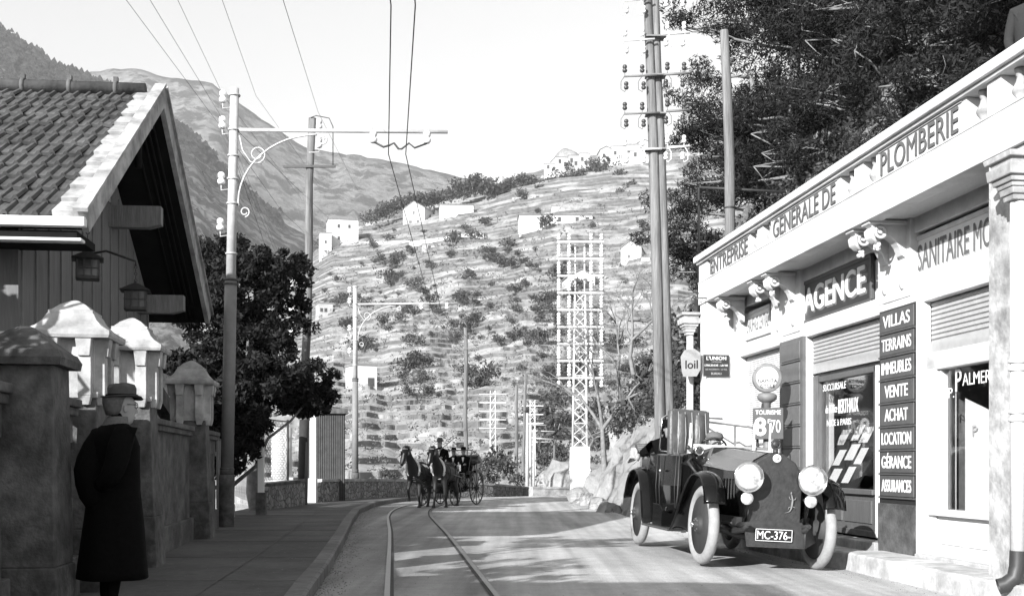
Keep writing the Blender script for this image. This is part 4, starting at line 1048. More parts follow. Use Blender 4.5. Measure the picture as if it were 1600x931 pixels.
def walker():
    t = thing('person', 'man in felt hat, spectacles and long black overcoat standing on the left pavement', 'person', (-2.90, 8.4, .12), R(46))
    # local: faces +x (to the right), y = away from the viewer side
    t.scale = (1.0, 1.0, .93)
    V = [(0,0,.92,(.13,.15)),(0,0,1.15,(.13,.16)),(0,0,1.35,(.12,.17)),(.02,0,1.45,(.07,.08)),(.035,0,1.52,.052),(.06,0,1.60,.08),
         (0,.1,.85,.085),(.01,.1,.5,.062),(-.02,.1,.1,.045),(.12,.11,.04,.04),
         (0,-.1,.85,.085),(-.03,-.1,.5,.062),(-.07,-.1,.1,.045),(.07,-.11,.04,.04),
         (0,.2,1.4,.065),(.02,.27,1.14,.052),(.16,.2,.98,.04),
         (0,-.2,1.4,.065),(-.12,-.23,1.14,.05),(-.14,-.06,1.0,.04)]
    E = [(0,1),(1,2),(2,3),(3,4),(4,5),(0,6),(6,7),(7,8),(8,9),(0,10),(10,11),(11,12),(12,13),(2,14),(14,15),(15,16),(2,17),(17,18),(18,19)]
    skin('body', V, E, M['coat'], t, 0, 2)
    h = MB(); head(h, (.065,0,1.605), .1, R(-8)); hand(h, (.13,.17,1.0), (.5,-.3,-.6), (0,0,1), .8); hand(h, (-.14,-.04,1.0), (.0,.8,-.2), (1,0,0), .7); h.build('head', M['skin'], t)
    hr = MB(); hr.loft([(-.02,0,1.545,.04,.05),(-.005,0,1.58,.064,.066),(.0,0,1.64,.085,.077),(.005,0,1.69,.09,.08)], 14); hr.build('hair', M['hair'], t)
    hb = MB(); hb.lathe([(.001,1.80),(.06,1.803),(.095,1.79),(.105,1.76),(.104,1.69),(.106,1.682),(.150,1.680),(.157,1.686),(.147,1.691),(.106,1.697)], (.06,0,0), 28)
    for i, v in enumerate(hb.v):   # pinched oval crown
        x, y, z = v; y *= .86
        if z > 1.78: z -= .03*math.exp(-((y)/.03)**2)
        if z < 1.7: z += .28*(y)**2*3 - .012*(x-.06 > .1)
        hb.v[i] = (x, y, z)
    hb.build('hat', M['felt'], t)
    bd = MB(); bd.torus((.06,0,1.70), .106, .012, 'z', 24, 6); bd.build('hat_band', M['coat'], t)
    gs = MB()
    for s in (-1, 1): gs.torus((.155, s*.035, 1.625), .022, .003, 'x', 14, 5); gs.tube([(.155,s*.057,1.63),(.06,s*.083,1.63)], .003, 5)
    gs.tube([(.157,-.014,1.628),(.157,.014,1.628)], .003, 5); gs.build('spectacles', M['iron_dark'], t)
    cl_ = MB(); cl_.lathe([(.058,1.495),(.06,1.53),(.055,1.535)], (.04,0,0), 18); cl_.build('shirt_collar', M['white'], t)
    c = MB()
    c.loft([(-.01,0,.27,.245,.275),(-.01,0,.33,.24,.27),(0,0,.7,.205,.235),(.0,0,.95,.175,.215),(0,0,1.15,.165,.225),(.0,0,1.3,.16,.24),(-.01,0,1.39,.135,.22),(0,0,1.45,.10,.15),(.02,0,1.49,.075,.085),(.03,0,1.515,.07,.075)], 24)
    for i, v in enumerate(c.v):
        x, y, z = v; a = math.atan2(y, x); k = max(0, 1.1 - z)*.05
        c.v[i] = (x*(1 + k*math.cos(a*5+.6)), y*(1 + k*math.cos(a*5+.6)), z)
    # upper sleeves
    c.tube([(0,.18,1.41),(.02,.27,1.26),(.03,.29,1.13),(.1,.25,1.04),(.17,.2,.98)], [.085,.08,.072,.066,.06], 14)
    c.tube([(0,-.14,1.42),(-.03,-.19,1.37),(-.08,-.225,1.27),(-.10,-.235,1.19),(-.125,-.235,1.12),(-.14,-.21,1.06),(-.15,-.14,1.02),(-.15,-.05,1.0)], [.07,.082,.084,.08,.077,.072,.066,.05], 16)
    c.build('overcoat', M['coat'], t)
    cc = MB(); cc.loft([(.01,0,1.455,.10,.115),(.015,0,1.50,.082,.092),(.03,0,1.535,.074,.078)], 18, cap=False); cc.build('coat_collar', M['jacket'], t)
    # a second coat folded over the arm
    k = MB(); k.loft([(-.12,.0,.80,.02,.02,.3),(-.14,.0,.83,.07,.07,.3),(-.16,-.0,.90,.09,.10,.3),(-.18,-.0,1.0,.10,.11,.3),(-.19,.01,1.12,.095,.11,.35),(-.175,.03,1.22,.08,.09,.4),(-.15,.05,1.33,.045,.06,.4),(-.13,.06,1.42,.010,.015,.4)], 18); k.build('folded_coat', M['coat'], t)
    f = MB()
    for y, x in ((.1,.04),(-.1,-.0)): f.loft([(x+.05,y,-.0,.13,.045),(x+.05,y,.05,.13,.045),(x-.01,y,.10,.06,.042)], 12)
    f.build('shoes', M['iron_dark'], t)
    return t
walker()
# man on the roof terrace
t = thing('person', 'man in grey jacket and white shirt standing on the shop roof terrace', 'person', (5.14, 11.3, 4.25), R(-115))
V = [(0,0,.95,(.13,.15)),(0,0,1.2,(.12,.15)),(0,0,1.38,(.11,.17)),(.01,0,1.49,.05),(.02,0,1.62,.085),(0,.1,.85,.09),(0,.1,.48,.06),(0,.1,.05,.05),(0,-.1,.85,.09),(0,-.1,.48,.06),(0,-.1,.05,.05),(0,.2,1.4,.065),(0,.25,1.12,.05),(.15,.2,.95,.04),(0,-.2,1.4,.065),(0,-.25,1.12,.05),(.15,-.2,.95,.04)]
E = [(0,1),(1,2),(2,3),(3,4),(0,5),(5,6),(6,7),(0,8),(8,9),(9,10),(2,11),(11,12),(12,13),(2,14),(14,15),(15,16)]
skin('body', V, E, M['jacket_dark'], t, 0, 2)
q = MB(); head(q, (.03,0,1.64), .105); hand(q, (.15,.2,.94), (.5,-.2,-.6), (0,0,1)); hand(q, (.15,-.2,.94), (.5,.2,-.6), (0,0,1)); q.build('head', M['skin'], t)
q = MB(); q.loft([(-.02,0,1.66,.1,.09),(-.02,0,1.74,.09,.08),(-.01,0,1.77,.04,.04)], 12); q.build('hair', M['felt'], t)
q = MB(); q.prism([(-.05,1.5),(.05,1.5),(.0,1.2)], .12, .15, 'yz'); q.build('shirt', M['white'], t)
q = MB(); q.loft([(0,0,.75,.16,.2),(0,0,1.0,.145,.19),(0,0,1.2,.145,.2),(0,0,1.36,.13,.22),(0,0,1.45,.09,.14),(0,0,1.5,.06,.07)], 18); q.build('jacket', M['jacket_dark'], t)
# ================================================================ STATION HOUSE (left)
HA = math.atan2(.9947, -.103)
hs = thing('station_house', 'small station house with tiled roof, deep gable overhang and boarded gable on the left', 'house', (-4.47, 12, 0), HA)
EZ, RZ, HX, RX = 3.74, 6.30, 8.07, 4.03          # eave height, ridge height, depth, ridge position
slope = math.atan2(RZ-EZ, RX); SL = math.hypot(RZ-EZ, RX)
def roofpt(s, y, h=0, side=0):     # s along the slope from the eave
    x = s*math.cos(slope) - h*math.sin(slope); z = EZ + s*math.sin(slope) + h*math.cos(slope)
    return (x, y, z) if side == 0 else (HX - x, y, z)
def tiles(side):
    b = MB(); b.fixn = False; nr = 12; rh = SL/nr; tw = .155; y0 = .28; nyt = 60
    for r in range(nr):
        s0 = r*rh; s1 = s0 + rh + .03
        for c in range(nyt):
            ya = y0 + c*tw + (0 if r % 2 else tw*.5)*0
            jit = random.uniform(-.018, .018); jz = random.uniform(-.01, .018)
            prof = [(0,.015),(.02,.045),(.042,.05),(.062,.025),(.075,.01),(.11,.008),(.14,.015),(.155,.015)]
            vs = []
            for (dy, dh) in prof:
                vs.append(roofpt(s0+jit, ya+dy, dh+.045+jz, side)); vs.append(roofpt(s1+jit, ya+dy, dh+.004, side)); vs.append(roofpt(s0+jit, ya+dy, dh-.0+jz, side))
            fs = []
            for k in range(len(prof)-1):
                a = k*3; fs.append((a, a+1, a+4, a+3)); fs.append((a+2, a, a+3, a+5))
            b.add(vs, fs, 0, False)
    return b
tiles(0).build('roof_tiles', M['tile'], hs)
rf = MB()
for side in (0, 1):
    rf.add([roofpt(-.02,.02,-.02,side),roofpt(SL,.02,-.02,side),roofpt(SL,9.8,-.02,side),roofpt(-.02,9.8,-.02,side),roofpt(-.02,.02,-.1,side),roofpt(SL,.02,-.1,side),roofpt(SL,9.8,-.1,side),roofpt(-.02,9.8,-.1,side)],
        [(0,1,2,3),(4,7,6,5),(0,4,5,1),(3,2,6,7),(0,3,7,4)])
rf.build('roof_deck', M['darkwood'], hs)
bt = MB(); bt.add([roofpt(0,.3,.05,1),roofpt(SL,.3,.05,1),roofpt(SL,9.8,.05,1),roofpt(0,9.8,.05,1)], [(0,1,2,3)]); bt.build('rear_roof_slope', M['tile'], hs)
# white stepped verge
vg = MB()
for r in range(12):
    s0 = r*SL/12; vg.add([roofpt(s0,.0,.10),roofpt(s0,.30,.10),roofpt(s0+SL/12+.01,.30,.055),roofpt(s0+SL/12+.01,.0,.055),roofpt(s0,.0,.0),roofpt(s0,.30,.0),roofpt(s0+SL/12,.30,.0),roofpt(s0+SL/12,.0,.0)], [(0,1,2,3),(0,4,5,1),(1,5,6,2),(0,3,7,4)])
vg.build('verge_tiles', M['conc_light'], hs)
bg_ = MB()
for side in (0, 1):
    bg_.add([roofpt(-.08,-.05,.13,side),roofpt(SL+.05,-.05,.13,side),roofpt(SL+.02,-.05,-.13,side),roofpt(.0,-.05,-.13,side),roofpt(-.08,.02,.13,side),roofpt(SL+.05,.02,.13,side),roofpt(SL+.02,.02,-.13,side),roofpt(.0,.02,-.13,side)],
        [(0,1,2,3),(4,7,6,5),(0,4,5,1),(3,2,6,7),(0,3,7,4),(1,5,6,2)])
    bg_.add([roofpt(-.1,-.09,.17,side),roofpt(SL+.05,-.09,.17,side),roofpt(SL+.05,.06,.17,side),roofpt(-.1,.06,.17,side),roofpt(-.1,-.09,.13,side),roofpt(SL+.05,-.09,.13,side),roofpt(SL+.05,.06,.13,side),roofpt(-.1,.06,.13,side)],
        [(0,1,2,3),(4,7,6,5),(0,4,5,1),(3,2,6,7),(0,3,7,4),(1,5,6,2)])
bg_.build('bargeboard', M['conc_light'], hs)
gt = MB(); gt.box((-.14,-.05,EZ-.09),(-.02,9.8,EZ+.01)); gt.box((-.06,0,EZ-.23),(.1,9.8,EZ-.195)); gt.build('gutter', M['white'], hs, .012)
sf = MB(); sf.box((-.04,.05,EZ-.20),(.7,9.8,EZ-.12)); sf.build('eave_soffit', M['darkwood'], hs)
rd_ = MB(); rd_.tube([(RX,.2,RZ+.08),(RX,9.8,RZ+.08)], .10, 10)
for k in range(16): rd_.tube([(RX,.57+.62*k,RZ+.085),(RX,.62+.62*k,RZ+.085)], .112, 10); rd_.box((RX-.03,.57+.62*k,RZ+.15),(RX+.03,.63+.62*k,RZ+.25))
rd_.build('ridge_tiles', M['tile'], hs)
# walls
GY = .85
wl = MB(); wl.prism([(.65,-.3),(HX-.65,-.3),(HX-.65,3.9),(RX,RZ-.25),(.65,3.9)], GY, 9.5, 'xz'); wl.build('wall', M['boards'], hs)
fw_ = MB(); fw_.box((.60,GY-.03,-.3),(.65,9.5,2.62)); fw_.box((.58,GY-.05,2.56),(.66,9.5,2.64)); fw_.box((.57,GY-.06,.0),(.66,GY+.22,2.6)); fw_.build('front_plaster', M['stucco'], hs)
lw_ = MB(); lw_.box((.6,GY-.045,-.3),(HX-.6,GY,2.55)); lw_.build('lower_gable_plaster', M['rough_plaster'], hs)
bb_ = MB(); x = .75
while x < HX-.7:
    zt_ = 3.85 + (min(x, HX-x)-.65)*math.tan(slope)*.93
    bb_.box((x-.014,GY-.02,2.55),(x+.014,GY,zt_)); x += .5
bb_.build('battens', M['batten'], hs)
for y in (1.2, 1.9, 2.7, 3.6): 
    q = MB(); q.box((.6,y-.06,2.64),(.65,y+.06,EZ-.2)); q.build('eave_stud', M['batten'], hs)
for i, (x, z, dz) in enumerate(((4.75, 4.66, .26),(6.55, 3.66, .24),(RX, RZ-.42, .24),(1.6,4.3,.2))):
    q = MB(); q.prism([(.12,z),(.12,z+dz),(GY,z+dz),(GY,z-.05),(.3,z-.05)], x-.09, x+.09, 'yz'); q.build('purlin_end', M['wood_grey'], hs)
q = MB(); q.tube([(RX,.3,RZ-.3),(RX,.3,5.3)], .05, 6); q.build('king_post', M['darkwood'], hs)
cv = MB()
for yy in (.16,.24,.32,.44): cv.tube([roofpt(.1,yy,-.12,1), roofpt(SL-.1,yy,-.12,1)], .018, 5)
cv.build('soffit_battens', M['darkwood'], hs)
# chalet style lanterns
def lantern(px, py_top, py_bot, Y, lab, rz):
    X = PX(px, Y); z0 = PZ(py_bot, Y); H = PZ(py_top, Y) - z0
    t = thing('lantern', lab, 'lantern', (X, Y, z0), rz, 'square hanging lanterns under the gable')
    a = H*.36
    q = MB(); q.box((-a,-a,0),(a,a,.03))
    for sx in (-1,1):
        for sy in (-1,1): q.box((sx*a-.02*sx,sy*a-.02*sy,0),(sx*a,sy*a,H*.68))
    for k in (-.33,.33):
        for sy in (-1,1): q.box((k*a-.008,sy*a-.006,0),(k*a+.008,sy*a+.006,H*.66)); q.box((sy*a-.006,k*a-.008,0),(sy*a+.006,k*a+.008,H*.66))
    for sy in (-1,1): q.box((-a,sy*a-.006,H*.34),(a,sy*a+.006,H*.37)); q.box((sy*a-.006,-a,H*.34),(sy*a+.006,a,H*.37))
    q.box((-a,-a,H*.64),(a,a,H*.68)); q.build('cage', M['iron_dark'], t)
    g_ = MB(); g_.box((-a+.015,-a+.015,.035),(a-.015,a-.015,H*.63)); g_.build('panes', mat('smoked_glass', .05, .2), t)
    r = MB(); r.frus((0,0), H*.68, H*.94, a*1.35, a*1.35, .03, .03); r.frus((0,0), H*.66, H*.68, a*1.4, a*1.4, a*1.35, a*1.35); r.tube([(0,0,H*.9),(0,0,H*1.02)], .02, 6); r.build('cap', M['iron_dark'], t)
    c = MB()
    for k in range(5): c.torus((0,0,H*1.04+.045*k), .018, .005, 'x' if k % 2 else 'y', 8, 4)
    c.build('chain', M['iron_dark'], t); return t, Vector((X, Y, z0 + H*1.04 + .2))
l1, top1 = lantern(137, 390, 437, 13.2, 'lantern hanging nearest the white eave corner', R(20))
l2, top2 = lantern(212, 440, 485, 15.6, 'lantern hanging deeper under the gable, near the purlin end', R(14))
inv = Matrix.Rotation(-HA, 4, 'Z') @ Matrix.Translation((4.47, -12, 0))
for top in (top1, top2):
    p = inv @ top; q = MB(); q.tube([p, (p.x, p.y, p.z+.06), (p.x+.05, (p.y+GY)/2+.1, p.z+.2), (p.x+.05, GY, p.z+.16)], .016, 6); q.build('lantern_bracket', M['iron_dark'], hs)
# lean-to / stair string beyond
q = MB(); q.box((HX-.65,GY+.2,-.3),(HX+3.2,GY+3,2.9)); q.build('annex_wall', M['rough_plaster'], hs)
q = MB(); q.add([(3.6,GY-.5,3.02),(8.4,GY-.5,1.8),(8.4,GY-.5,1.55),(3.6,GY-.5,2.75),(3.6,GY-.3,3.02),(8.4,GY-.3,1.8),(8.4,GY-.3,1.55),(3.6,GY-.3,2.75)], [(0,1,2,3),(4,7,6,5),(0,4,5,1),(3,2,6,7),(0,3,7,4),(1,5,6,2)]); q.build('porch_beam', M['conc'], hs)
# ================================================================ GARDEN WALL AND PIERS
def fpos(Y): return (fenceX(Y), Y, .12)
FA = math.atan2(1, -.137)
def pier(Y, H, lab, kind='ornate', px=None, w0=.235):
    X = PX(px, Y) if px else fenceX(Y)
    t = thing('gate_pier' if kind == 'ornate' else 'wall_pier', lab, 'pier', (X, Y, .1), FA, 'moulded piers of the station wall')
    if kind == 'ornate':
        s = MB(); s.frus((0,0), 0, .55, w0*1.28, w0*1.28, w0*1.18, w0*1.18); s.frus((0,0), .55, H*.66, w0*1.13, w0*1.13, w0*.92, w0*.92); s.build('shaft', M['conc'], t, .01)  # weathered shaft kept darker than the sunlit cap: shade put into its colour
        k = MB(); z0 = H*.66; k.frus((0,0), z0, z0+.05, w0*.98, w0*.98, w0*1.02, w0*1.02); k.frus((0,0), z0+.05, H*.86, w0*.86, w0*.86, w0*.9, w0*.9)
        for sx, sy in ((1,0),(-1,0),(0,1),(0,-1)):
            for o in (-.5, .5):
                cx, cy = (sx*w0*.98, o*w0*1.15) if sx else (o*w0*1.15, sy*w0*.98)
                k.frus((cx,cy), z0-.06, z0+.02, .035,.035,.055,.055); k.frus((cx,cy), z0+.02, H*.85, .055,.055,.055,.055); k.frus((cx+sx*.03,cy+sy*.03), H*.80, H*.87, .05,.05,.07,.07)
            cx, cy = sx*w0*.98, sy*w0*.98
        k.build('capital', M['conc_light'], t, .006)
        c = MB(); zc_ = H*.86
        prof = [(1.45,0),(1.5,.03),(1.5,.07),(1.38,.09),(1.15,.13),(.95,.19),(.82,.26),(.78,.27),(.78,.30),(.68,.31),(.45,.37),(.14,.42),(.02,.43)]
        sc_ = (H*1.0 - zc_)/.43
        for (a0, h0), (a1, h1) in zip(prof, prof[1:]): c.frus((0,0), zc_+h0*sc_, zc_+h1*sc_, w0*a0, w0*a0, w0*a1, w0*a1)
        c.build('cap', M['conc_light'], t)
    else:
        s = MB(); s.frus((0,0), 0, .4, w0*1.2, w0*1.2, w0*1.15, w0*1.15); s.frus((0,0), .4, H*.86, w0*1.1, w0*1.1, w0, w0); s.build('shaft', M['conc'], t, .01)
        c = MB(); c.frus((0,0), H*.86, H*.885, w0*1.28, w0*1.28, w0*1.32, w0*1.32); c.frus((0,0), H*.885, H*.91, w0*1.32, w0*1.32, w0*1.2, w0*1.2); c.frus((0,0), H*.91, H*.985, w0*1.15, w0*1.15, w0*.35, w0*.35); c.ball((0,0,H*.975), (w0*.4,w0*.4,.05)); c.build('cap', M['conc'], t)
    return t
pier(8.0, 2.06, 'low plain pier with a pyramid cap at the left edge of the wall', 'plain', 40)
pier(10.0, 2.52, 'tallest looking pier with a sunlit bell shaped cap, behind the standing man', 'ornate', 118)
pier(12.3, 2.66, 'middle moulded pier directly above the man\'s hat', 'ornate', 207)
pier(16.9, 2.62, 'dark weathered pier standing alone beside the iron tram pole', 'ornate', 300)
bpy.data.objects['gate_pier.002']
def wallrun(Y0, Y1, lab, slots=True, h=1.60):
    X0, X1 = fenceX(Y0), fenceX(Y1); L = math.hypot(X1-X0, Y1-Y0); a = math.atan2(Y1-Y0, X1-X0)
    t = thing('garden_wall', lab, 'wall', (X0, Y0, .1), a, 'concrete wall panels between the piers')
    q = MB(); q.box((0,-.10,0),(L,.12,.34)); q.build('plinth', M['conc'], t, .01)
    q = MB(); q.box((0,-.04,.34),(L,.06,.82)); q.box((0,-.04,1.28),(L,.06,h-.1)); 
    n = max(2, int(L/.13)); 
    if slots:
        for k in range(n):
            x0 = L*k/n
            if k % 3 != 2: q.box((x0,-.03,.82),(x0+L/n*.62,.05,1.28))
            else: q.box((x0,-.04,.82),(x0+L/n,.06,1.28))
    else: q.box((0,-.04,.82),(L,.06,1.28))
    q.build('panel', M['conc'], t)
    q = MB(); q.box((0,-.09,h-.1),(L,.11,h-.03)); q.box((0,-.12,h-.03),(L,.14,h+.04)); q.build('coping', M['conc'], t, .012)
wallrun(1.0, 7.7, 'concrete wall section leaving the view at the left edge', True)
wallrun(8.35, 9.65, 'concrete wall section with narrow slots between the low pier and the tall pier')
wallrun(10.35, 11.95, 'concrete wall section between the two sunlit piers', False)
wallrun(12.7, 16.5, 'solid concrete wall section behind the man, ending at the dark pier', False)
wallrun(17.3, 19.6, 'concrete wall section with slots between the dark pier and the tram pole')
# garden fence remnants further on
t = thing('picket_fence', 'old low paling fence with a bright base board beyond the tram pole', 'fence', (fenceX(21)-.1, 21, .1), FA)
for k in range(16):
    q = MB(); q.box((.16*k,-.015,.3),(.16*k+.09,.015,1.55+.06*math.sin(k*1.7))); q.build('paling', M['wood_grey'], t)
q = MB(); q.box((-.1,-.05,.0),(2.7,.0,.28)); q.build('base_board', M['conc_light'], t)
q = MB(); q.box((-.1,.015,1.25),(2.7,.05,1.33)); q.build('rail', M['wood_grey'], t)
t = thing('fence_post', 'thin sunlit white post at the end of the paling fence', 'post', (PX(408,24.6), 24.6, .1), 0); q = MB(); q.box((-.06,-.06,0),(.06,.06,PZ(683,24.6)-.1)); q.build('shaft', M['white'], t)
q = MB(); q.box((-.1,-.08,0),(.1,.08,.5)); q.build('foot', M['conc'], t)
# mesh fence, round pillar, low rubble wall
def rubble(pts, th, lab, kw='low_wall', m='stone', cap=None):
    t = thing(kw, lab, 'wall', (pts[0][0], pts[0][1], 0), 0)
    o = Vector((pts[0][0], pts[0][1], 0)); b = MB(); c = MB()
    for (x0,y0,z0),(x1,y1,z1) in zip(pts, pts[1:]):
        dv = Vector((x1-x0, y1-y0, 0)); nn = Vector((dv.y, -dv.x, 0)).normalized()*th/2; K = max(2, int(dv.length/.5))
        for k in range(K):
            a, b_ = k/K, (k+1)/K
            pa = Vector((lerp(x0,x1,a), lerp(y0,y1,a), 0))-o; pb = Vector((lerp(x0,x1,b_), lerp(y0,y1,b_), 0))-o; za, zb = lerp(z0,z1,a)-.08, lerp(z0,z1,b_)-.08
            b.add([pa+nn+Vector((0,0,-.4)), pb+nn+Vector((0,0,-.4)), pb-nn+Vector((0,0,-.4)), pa-nn+Vector((0,0,-.4)), pa+nn+Vector((0,0,za)), pb+nn+Vector((0,0,zb)), pb-nn+Vector((0,0,zb)), pa-nn+Vector((0,0,za))], [(0,1,5,4),(2,3,7,6),(1,2,6,5),(3,0,4,7),(4,5,6,7)])
            n2 = nn*1.12; 
            c.add([pa+n2+Vector((0,0,za)), pb+n2+Vector((0,0,zb)), pb-n2+Vector((0,0,zb)), pa-n2+Vector((0,0,za)), pa+n2+Vector((0,0,za+.08)), pb+n2+Vector((0,0,zb+.08)), pb-n2+Vector((0,0,zb+.08)), pa-n2+Vector((0,0,za+.08))], [(0,3,2,1),(0,1,5,4),(2,3,7,6),(1,2,6,5),(3,0,4,7),(4,5,6,7)])
    b.build('masonry', M[m], t); c.build('coping', M[cap or 'conc'], t); return t
rubble([(PX(410,27.5),27.5,.75),(PX(468,30.6),30.6,.8)], .3, 'short rubble stone wall under the mesh fence')
rubble([(PX(493,33),33,.78),(PX(560,36.6),36.6,.74),(PX(640,40),40,.68),(PX(700,41.8),41.8,.60),(PX(766,43.4),43.4,.48),(PX(820,46),46,.3)], .35, 'long rubble stone parapet wall curving along the outside of the road bend', 'parapet_wall', cap='conc_light')
rubble([(PX(829,48),48,.28),(PX(900,49),49,.22),(8,50.5,.3)], .4, 'pale low wall on the far side of the bend below the lattice pylon', 'parapet_wall', 'conc_light', 'conc_light')
t = thing('white_pillar', 'square white pillar where the parapet wall begins', 'pillar', (PX(487,32.6), 32.6, .1), 0); q = MB(); q.box((-.14,-.14,0),(.14,.14,.70)); q.build('shaft', M['white'], t, .01)
t = thing('round_pillar', 'stout round whitewashed pillar behind the short rubble wall', 'pillar', (PX(440,30.2), 30.2, .1), 0); q = MB(); q.tube([(0,0,0),(0,0,PZ(668,30.2)-.1)], .27, 22); q.build('shaft', M['white'], t)
q = MB(); q.box((-.45,-.2,.64),(.4,.2,.76)); q.build('base', M['conc_light'], t)
t = thing('mesh_fence', 'wire mesh panel between the thin post and the round pillar', 'fence', (PX(411,27.8), 27.8, .1), R(84)); L_ = 2.0; q = MB()
for k in range(-10, 26):
    for s_ in (1,-1):
        x0 = k*.12; za, zb = .7, 2.2; xa, xb = x0, x0 + s_*(zb-za)
        lo, hi = 0, 1
        pts = [(xa + (xb-xa)*tt, 0, za + (zb-za)*tt) for tt in (0, .25, .5, .75, 1)]
        for p, r_ in zip(pts, pts[1:]):
            if 0 <= p[0] <= L_ and 0 <= r_[0] <= L_: q.tube([p, r_], .006, 3, cap=False)
q.build('mesh', M['iron_dark'], t); q = MB(); q.tube([(0,0,.6),(0,0,2.25)], .03, 6); q.tube([(L_,0,.6),(L_,0,2.25)], .03, 6); q.tube([(0,0,2.2),(L_,0,2.2)], .015, 5); q.build('frame', M['iron_dark'], t)
# slatted shed
slatm = mat('dark_slats', .075, .85, .3, 5)
t = thing('slatted_shed', 'flat roofed shed of dark vertical slats with one white corner, behind the road wall', 'shed', (PX(484,34.2), 34.2, .1), R(12))
zt_ = PZ(645,34.4)-.1
q = MB(); q.box((0,0,.0),(.18,.1,zt_)); q.build('corner_post', M['white'], t)
for k in range(13): q = MB(); q.box((.19+.065*k,.0,.0),(.19+.065*k+.045,.03,zt_-.04)); q.build('slat', M['batten'] if 0 else slatm, t)
q = MB(); q.box((.18,.04,0),(1.04,.08,zt_)); q.box((1.0,.04,0),(1.04,1.4,zt_)); q.box((.0,.1,0),(.04,1.4,zt_)); q.build('back_panel', M['tar'], t)
q = MB(); q.box((-.08,-.10,zt_-.02),(1.12,1.5,zt_+.13)); q.build('roof', M['conc'], t)
# ================================================================ POLES
def insulator_mesh(scale=1, m=M['porcelain']):
    b = MB(); b.lathe([(.001,.0),(.03,.0),(.045,.02),(.045,.05),(.028,.06),(.028,.075),(.042,.085),(.042,.12),(.025,.14),(.001,.145)], (0,0,0), 10)
    for i, v in enumerate(b.v): b.v[i] = tuple(q*scale for q in v)
    return b
polem = mat('shaded_pole_grey', .2, .7, .15, 6, .1, 40)  # lower tube darker than the sunlit upper one: shade put into the colour
def tram_pole(loc, lab, H, arm_z, arm_len, arm_rz, scale=1, arm_slope=0):
    t = thing('tram_pole', lab, 'pole', loc, 0, 'iron tram poles carrying the overhead line')
    q = MB(); zj = H*.56
    q.tube([(0,0,-.2),(0,0,.9)], .135, 18); q.tube([(0,0,.9),(0,0,1.0)], .12, 18); q.build('base', M['conc'], t)
    q = MB(); q.tube([(0,0,.95),(0,0,zj)], [.112,.105], 18); q.build('lower_tube', polem, t)
    q = MB(); q.tube([(0,0,zj),(0,0,H)], [.085,.075], 16); q.build('upper_tube', M['iron_light'], t)
    for z in (zj-.05, zj+.02, 1.0):
        q = MB(); q.torus((0,0,z), .105, .022, 'z', 18, 6); q.build('collar', M['conc'], t)
    c, s = math.cos(arm_rz), math.sin(arm_rz)
    def A(x, z): return (x*c, x*s, z)
    q = MB(); q.tube([A(.05,arm_z), A(arm_len, arm_z+arm_slope)], .032, 10); q.build('arm', M['iron_light'], t)
    for z in (arm_z-.0, arm_z-.45, arm_z-.85, arm_z-1.28, arm_z-2.15, arm_z+.6):
        if z < H: q = MB(); q.torus((0,0,z), .088, .018, 'z', 16, 6); q.build('collar', M['iron_light'], t)
    # wrought scrolls
    q = MB(); pts = []
    for k in range(16):
        a = PI + (PI*.5)*k/15; pts.append(A(1.42 + 1.32*math.cos(a) , arm_z - 1.2 - 1.1*math.sin(a)))
    q.tube([A(.12,arm_z-1.32)] + [A(.1+1.35*(1-math.cos(PI/2*k/12)), arm_z-1.25+1.18*math.sin(PI/2*k/12)) for k in range(13)], .018, 6)
    for (cx, cz, r_, d) in ((.22,arm_z-1.42,.09,1),(.42,arm_z-.42,.15,1),(1.55,arm_z-.16,.09,-1)):
        sp_ = [A(cx + r_*(1-.55*k/18)*math.cos(d*(-1.5+k*.42)), cz + r_*(1-.55*k/18)*math.sin(d*(-1.5+k*.42))) for k in range(19)]
        q.tube(sp_, .014, 5)
    q.tube([A(.1,arm_z-.1),A(.16,arm_z-.35),A(.3,arm_z-.55),A(.5,arm_z-.58)], .014, 5)
    q.build('scrollwork', M['iron_light'], t)
    ins = insulator_mesh(1.5).build('insulator', M['porcelain'], t); first = True
    for z, sd in ((H-.25,-1),(arm_z+.02,-1),(arm_z-.95,-1),(arm_z-1.75,-1)):
        if z > H: continue
        q = MB(); q.tube([(-.05,0,z-.08),(-.2,0,z-.1),(-.2,0,z)], .014, 5); q.build('side_arm', M['iron_light'], t)
        if first: ins.location = (-.2,0,z); first = False
        else: i2 = ins.copy(); C.objects.link(i2); i2.parent = t; i2.location = (-.2,0,z)
    # hanger at the far end
    hx0, hx1 = arm_len*.655, arm_len*.905
    for x in (hx0, hx1):
        i2 = ins.copy(); C.objects.link(i2); i2.parent = t; i2.location = A(x, arm_z-.2+arm_slope*x/arm_len)
        q = MB(); q.tube([A(x-.03,arm_z+.06),A(x-.03,arm_z-.2),A(x+.03,arm_z-.2),A(x+.03,arm_z+.06)], .012, 5); q.build('hanger_clip', M['iron_light'], t)
    q = MB(); q.tube([A(hx0,arm_z-.18),A(hx0+.18,arm_z-.27),A(hx0+.28,arm_z-.24),A(hx0+.36,arm_z-.2),A(hx0+.44,arm_z-.3),A((hx0+hx1)/2+.03,arm_z-.3),A(hx0+.62,arm_z-.2),A(hx0+.72,arm_z-.28),A(hx1,arm_z-.2)], .018, 6); q.build('wire_yoke', M['iron_dark'], t)
    return t
tp = tram_pole((PX(353,20.0), 20.0, .12), 'near grey iron tram pole with scrolled bracket arm over the track', 7.6, 6.88, 3.72, R(-2))
tp.rotation_euler = (0, R(1.15), 0)
tram_pole((PX(555,40.7), 40.7, 0), 'second thinner tram pole with bracket arm, beyond the parapet wall', 7.5, 6.85, 3.6, R(-3))
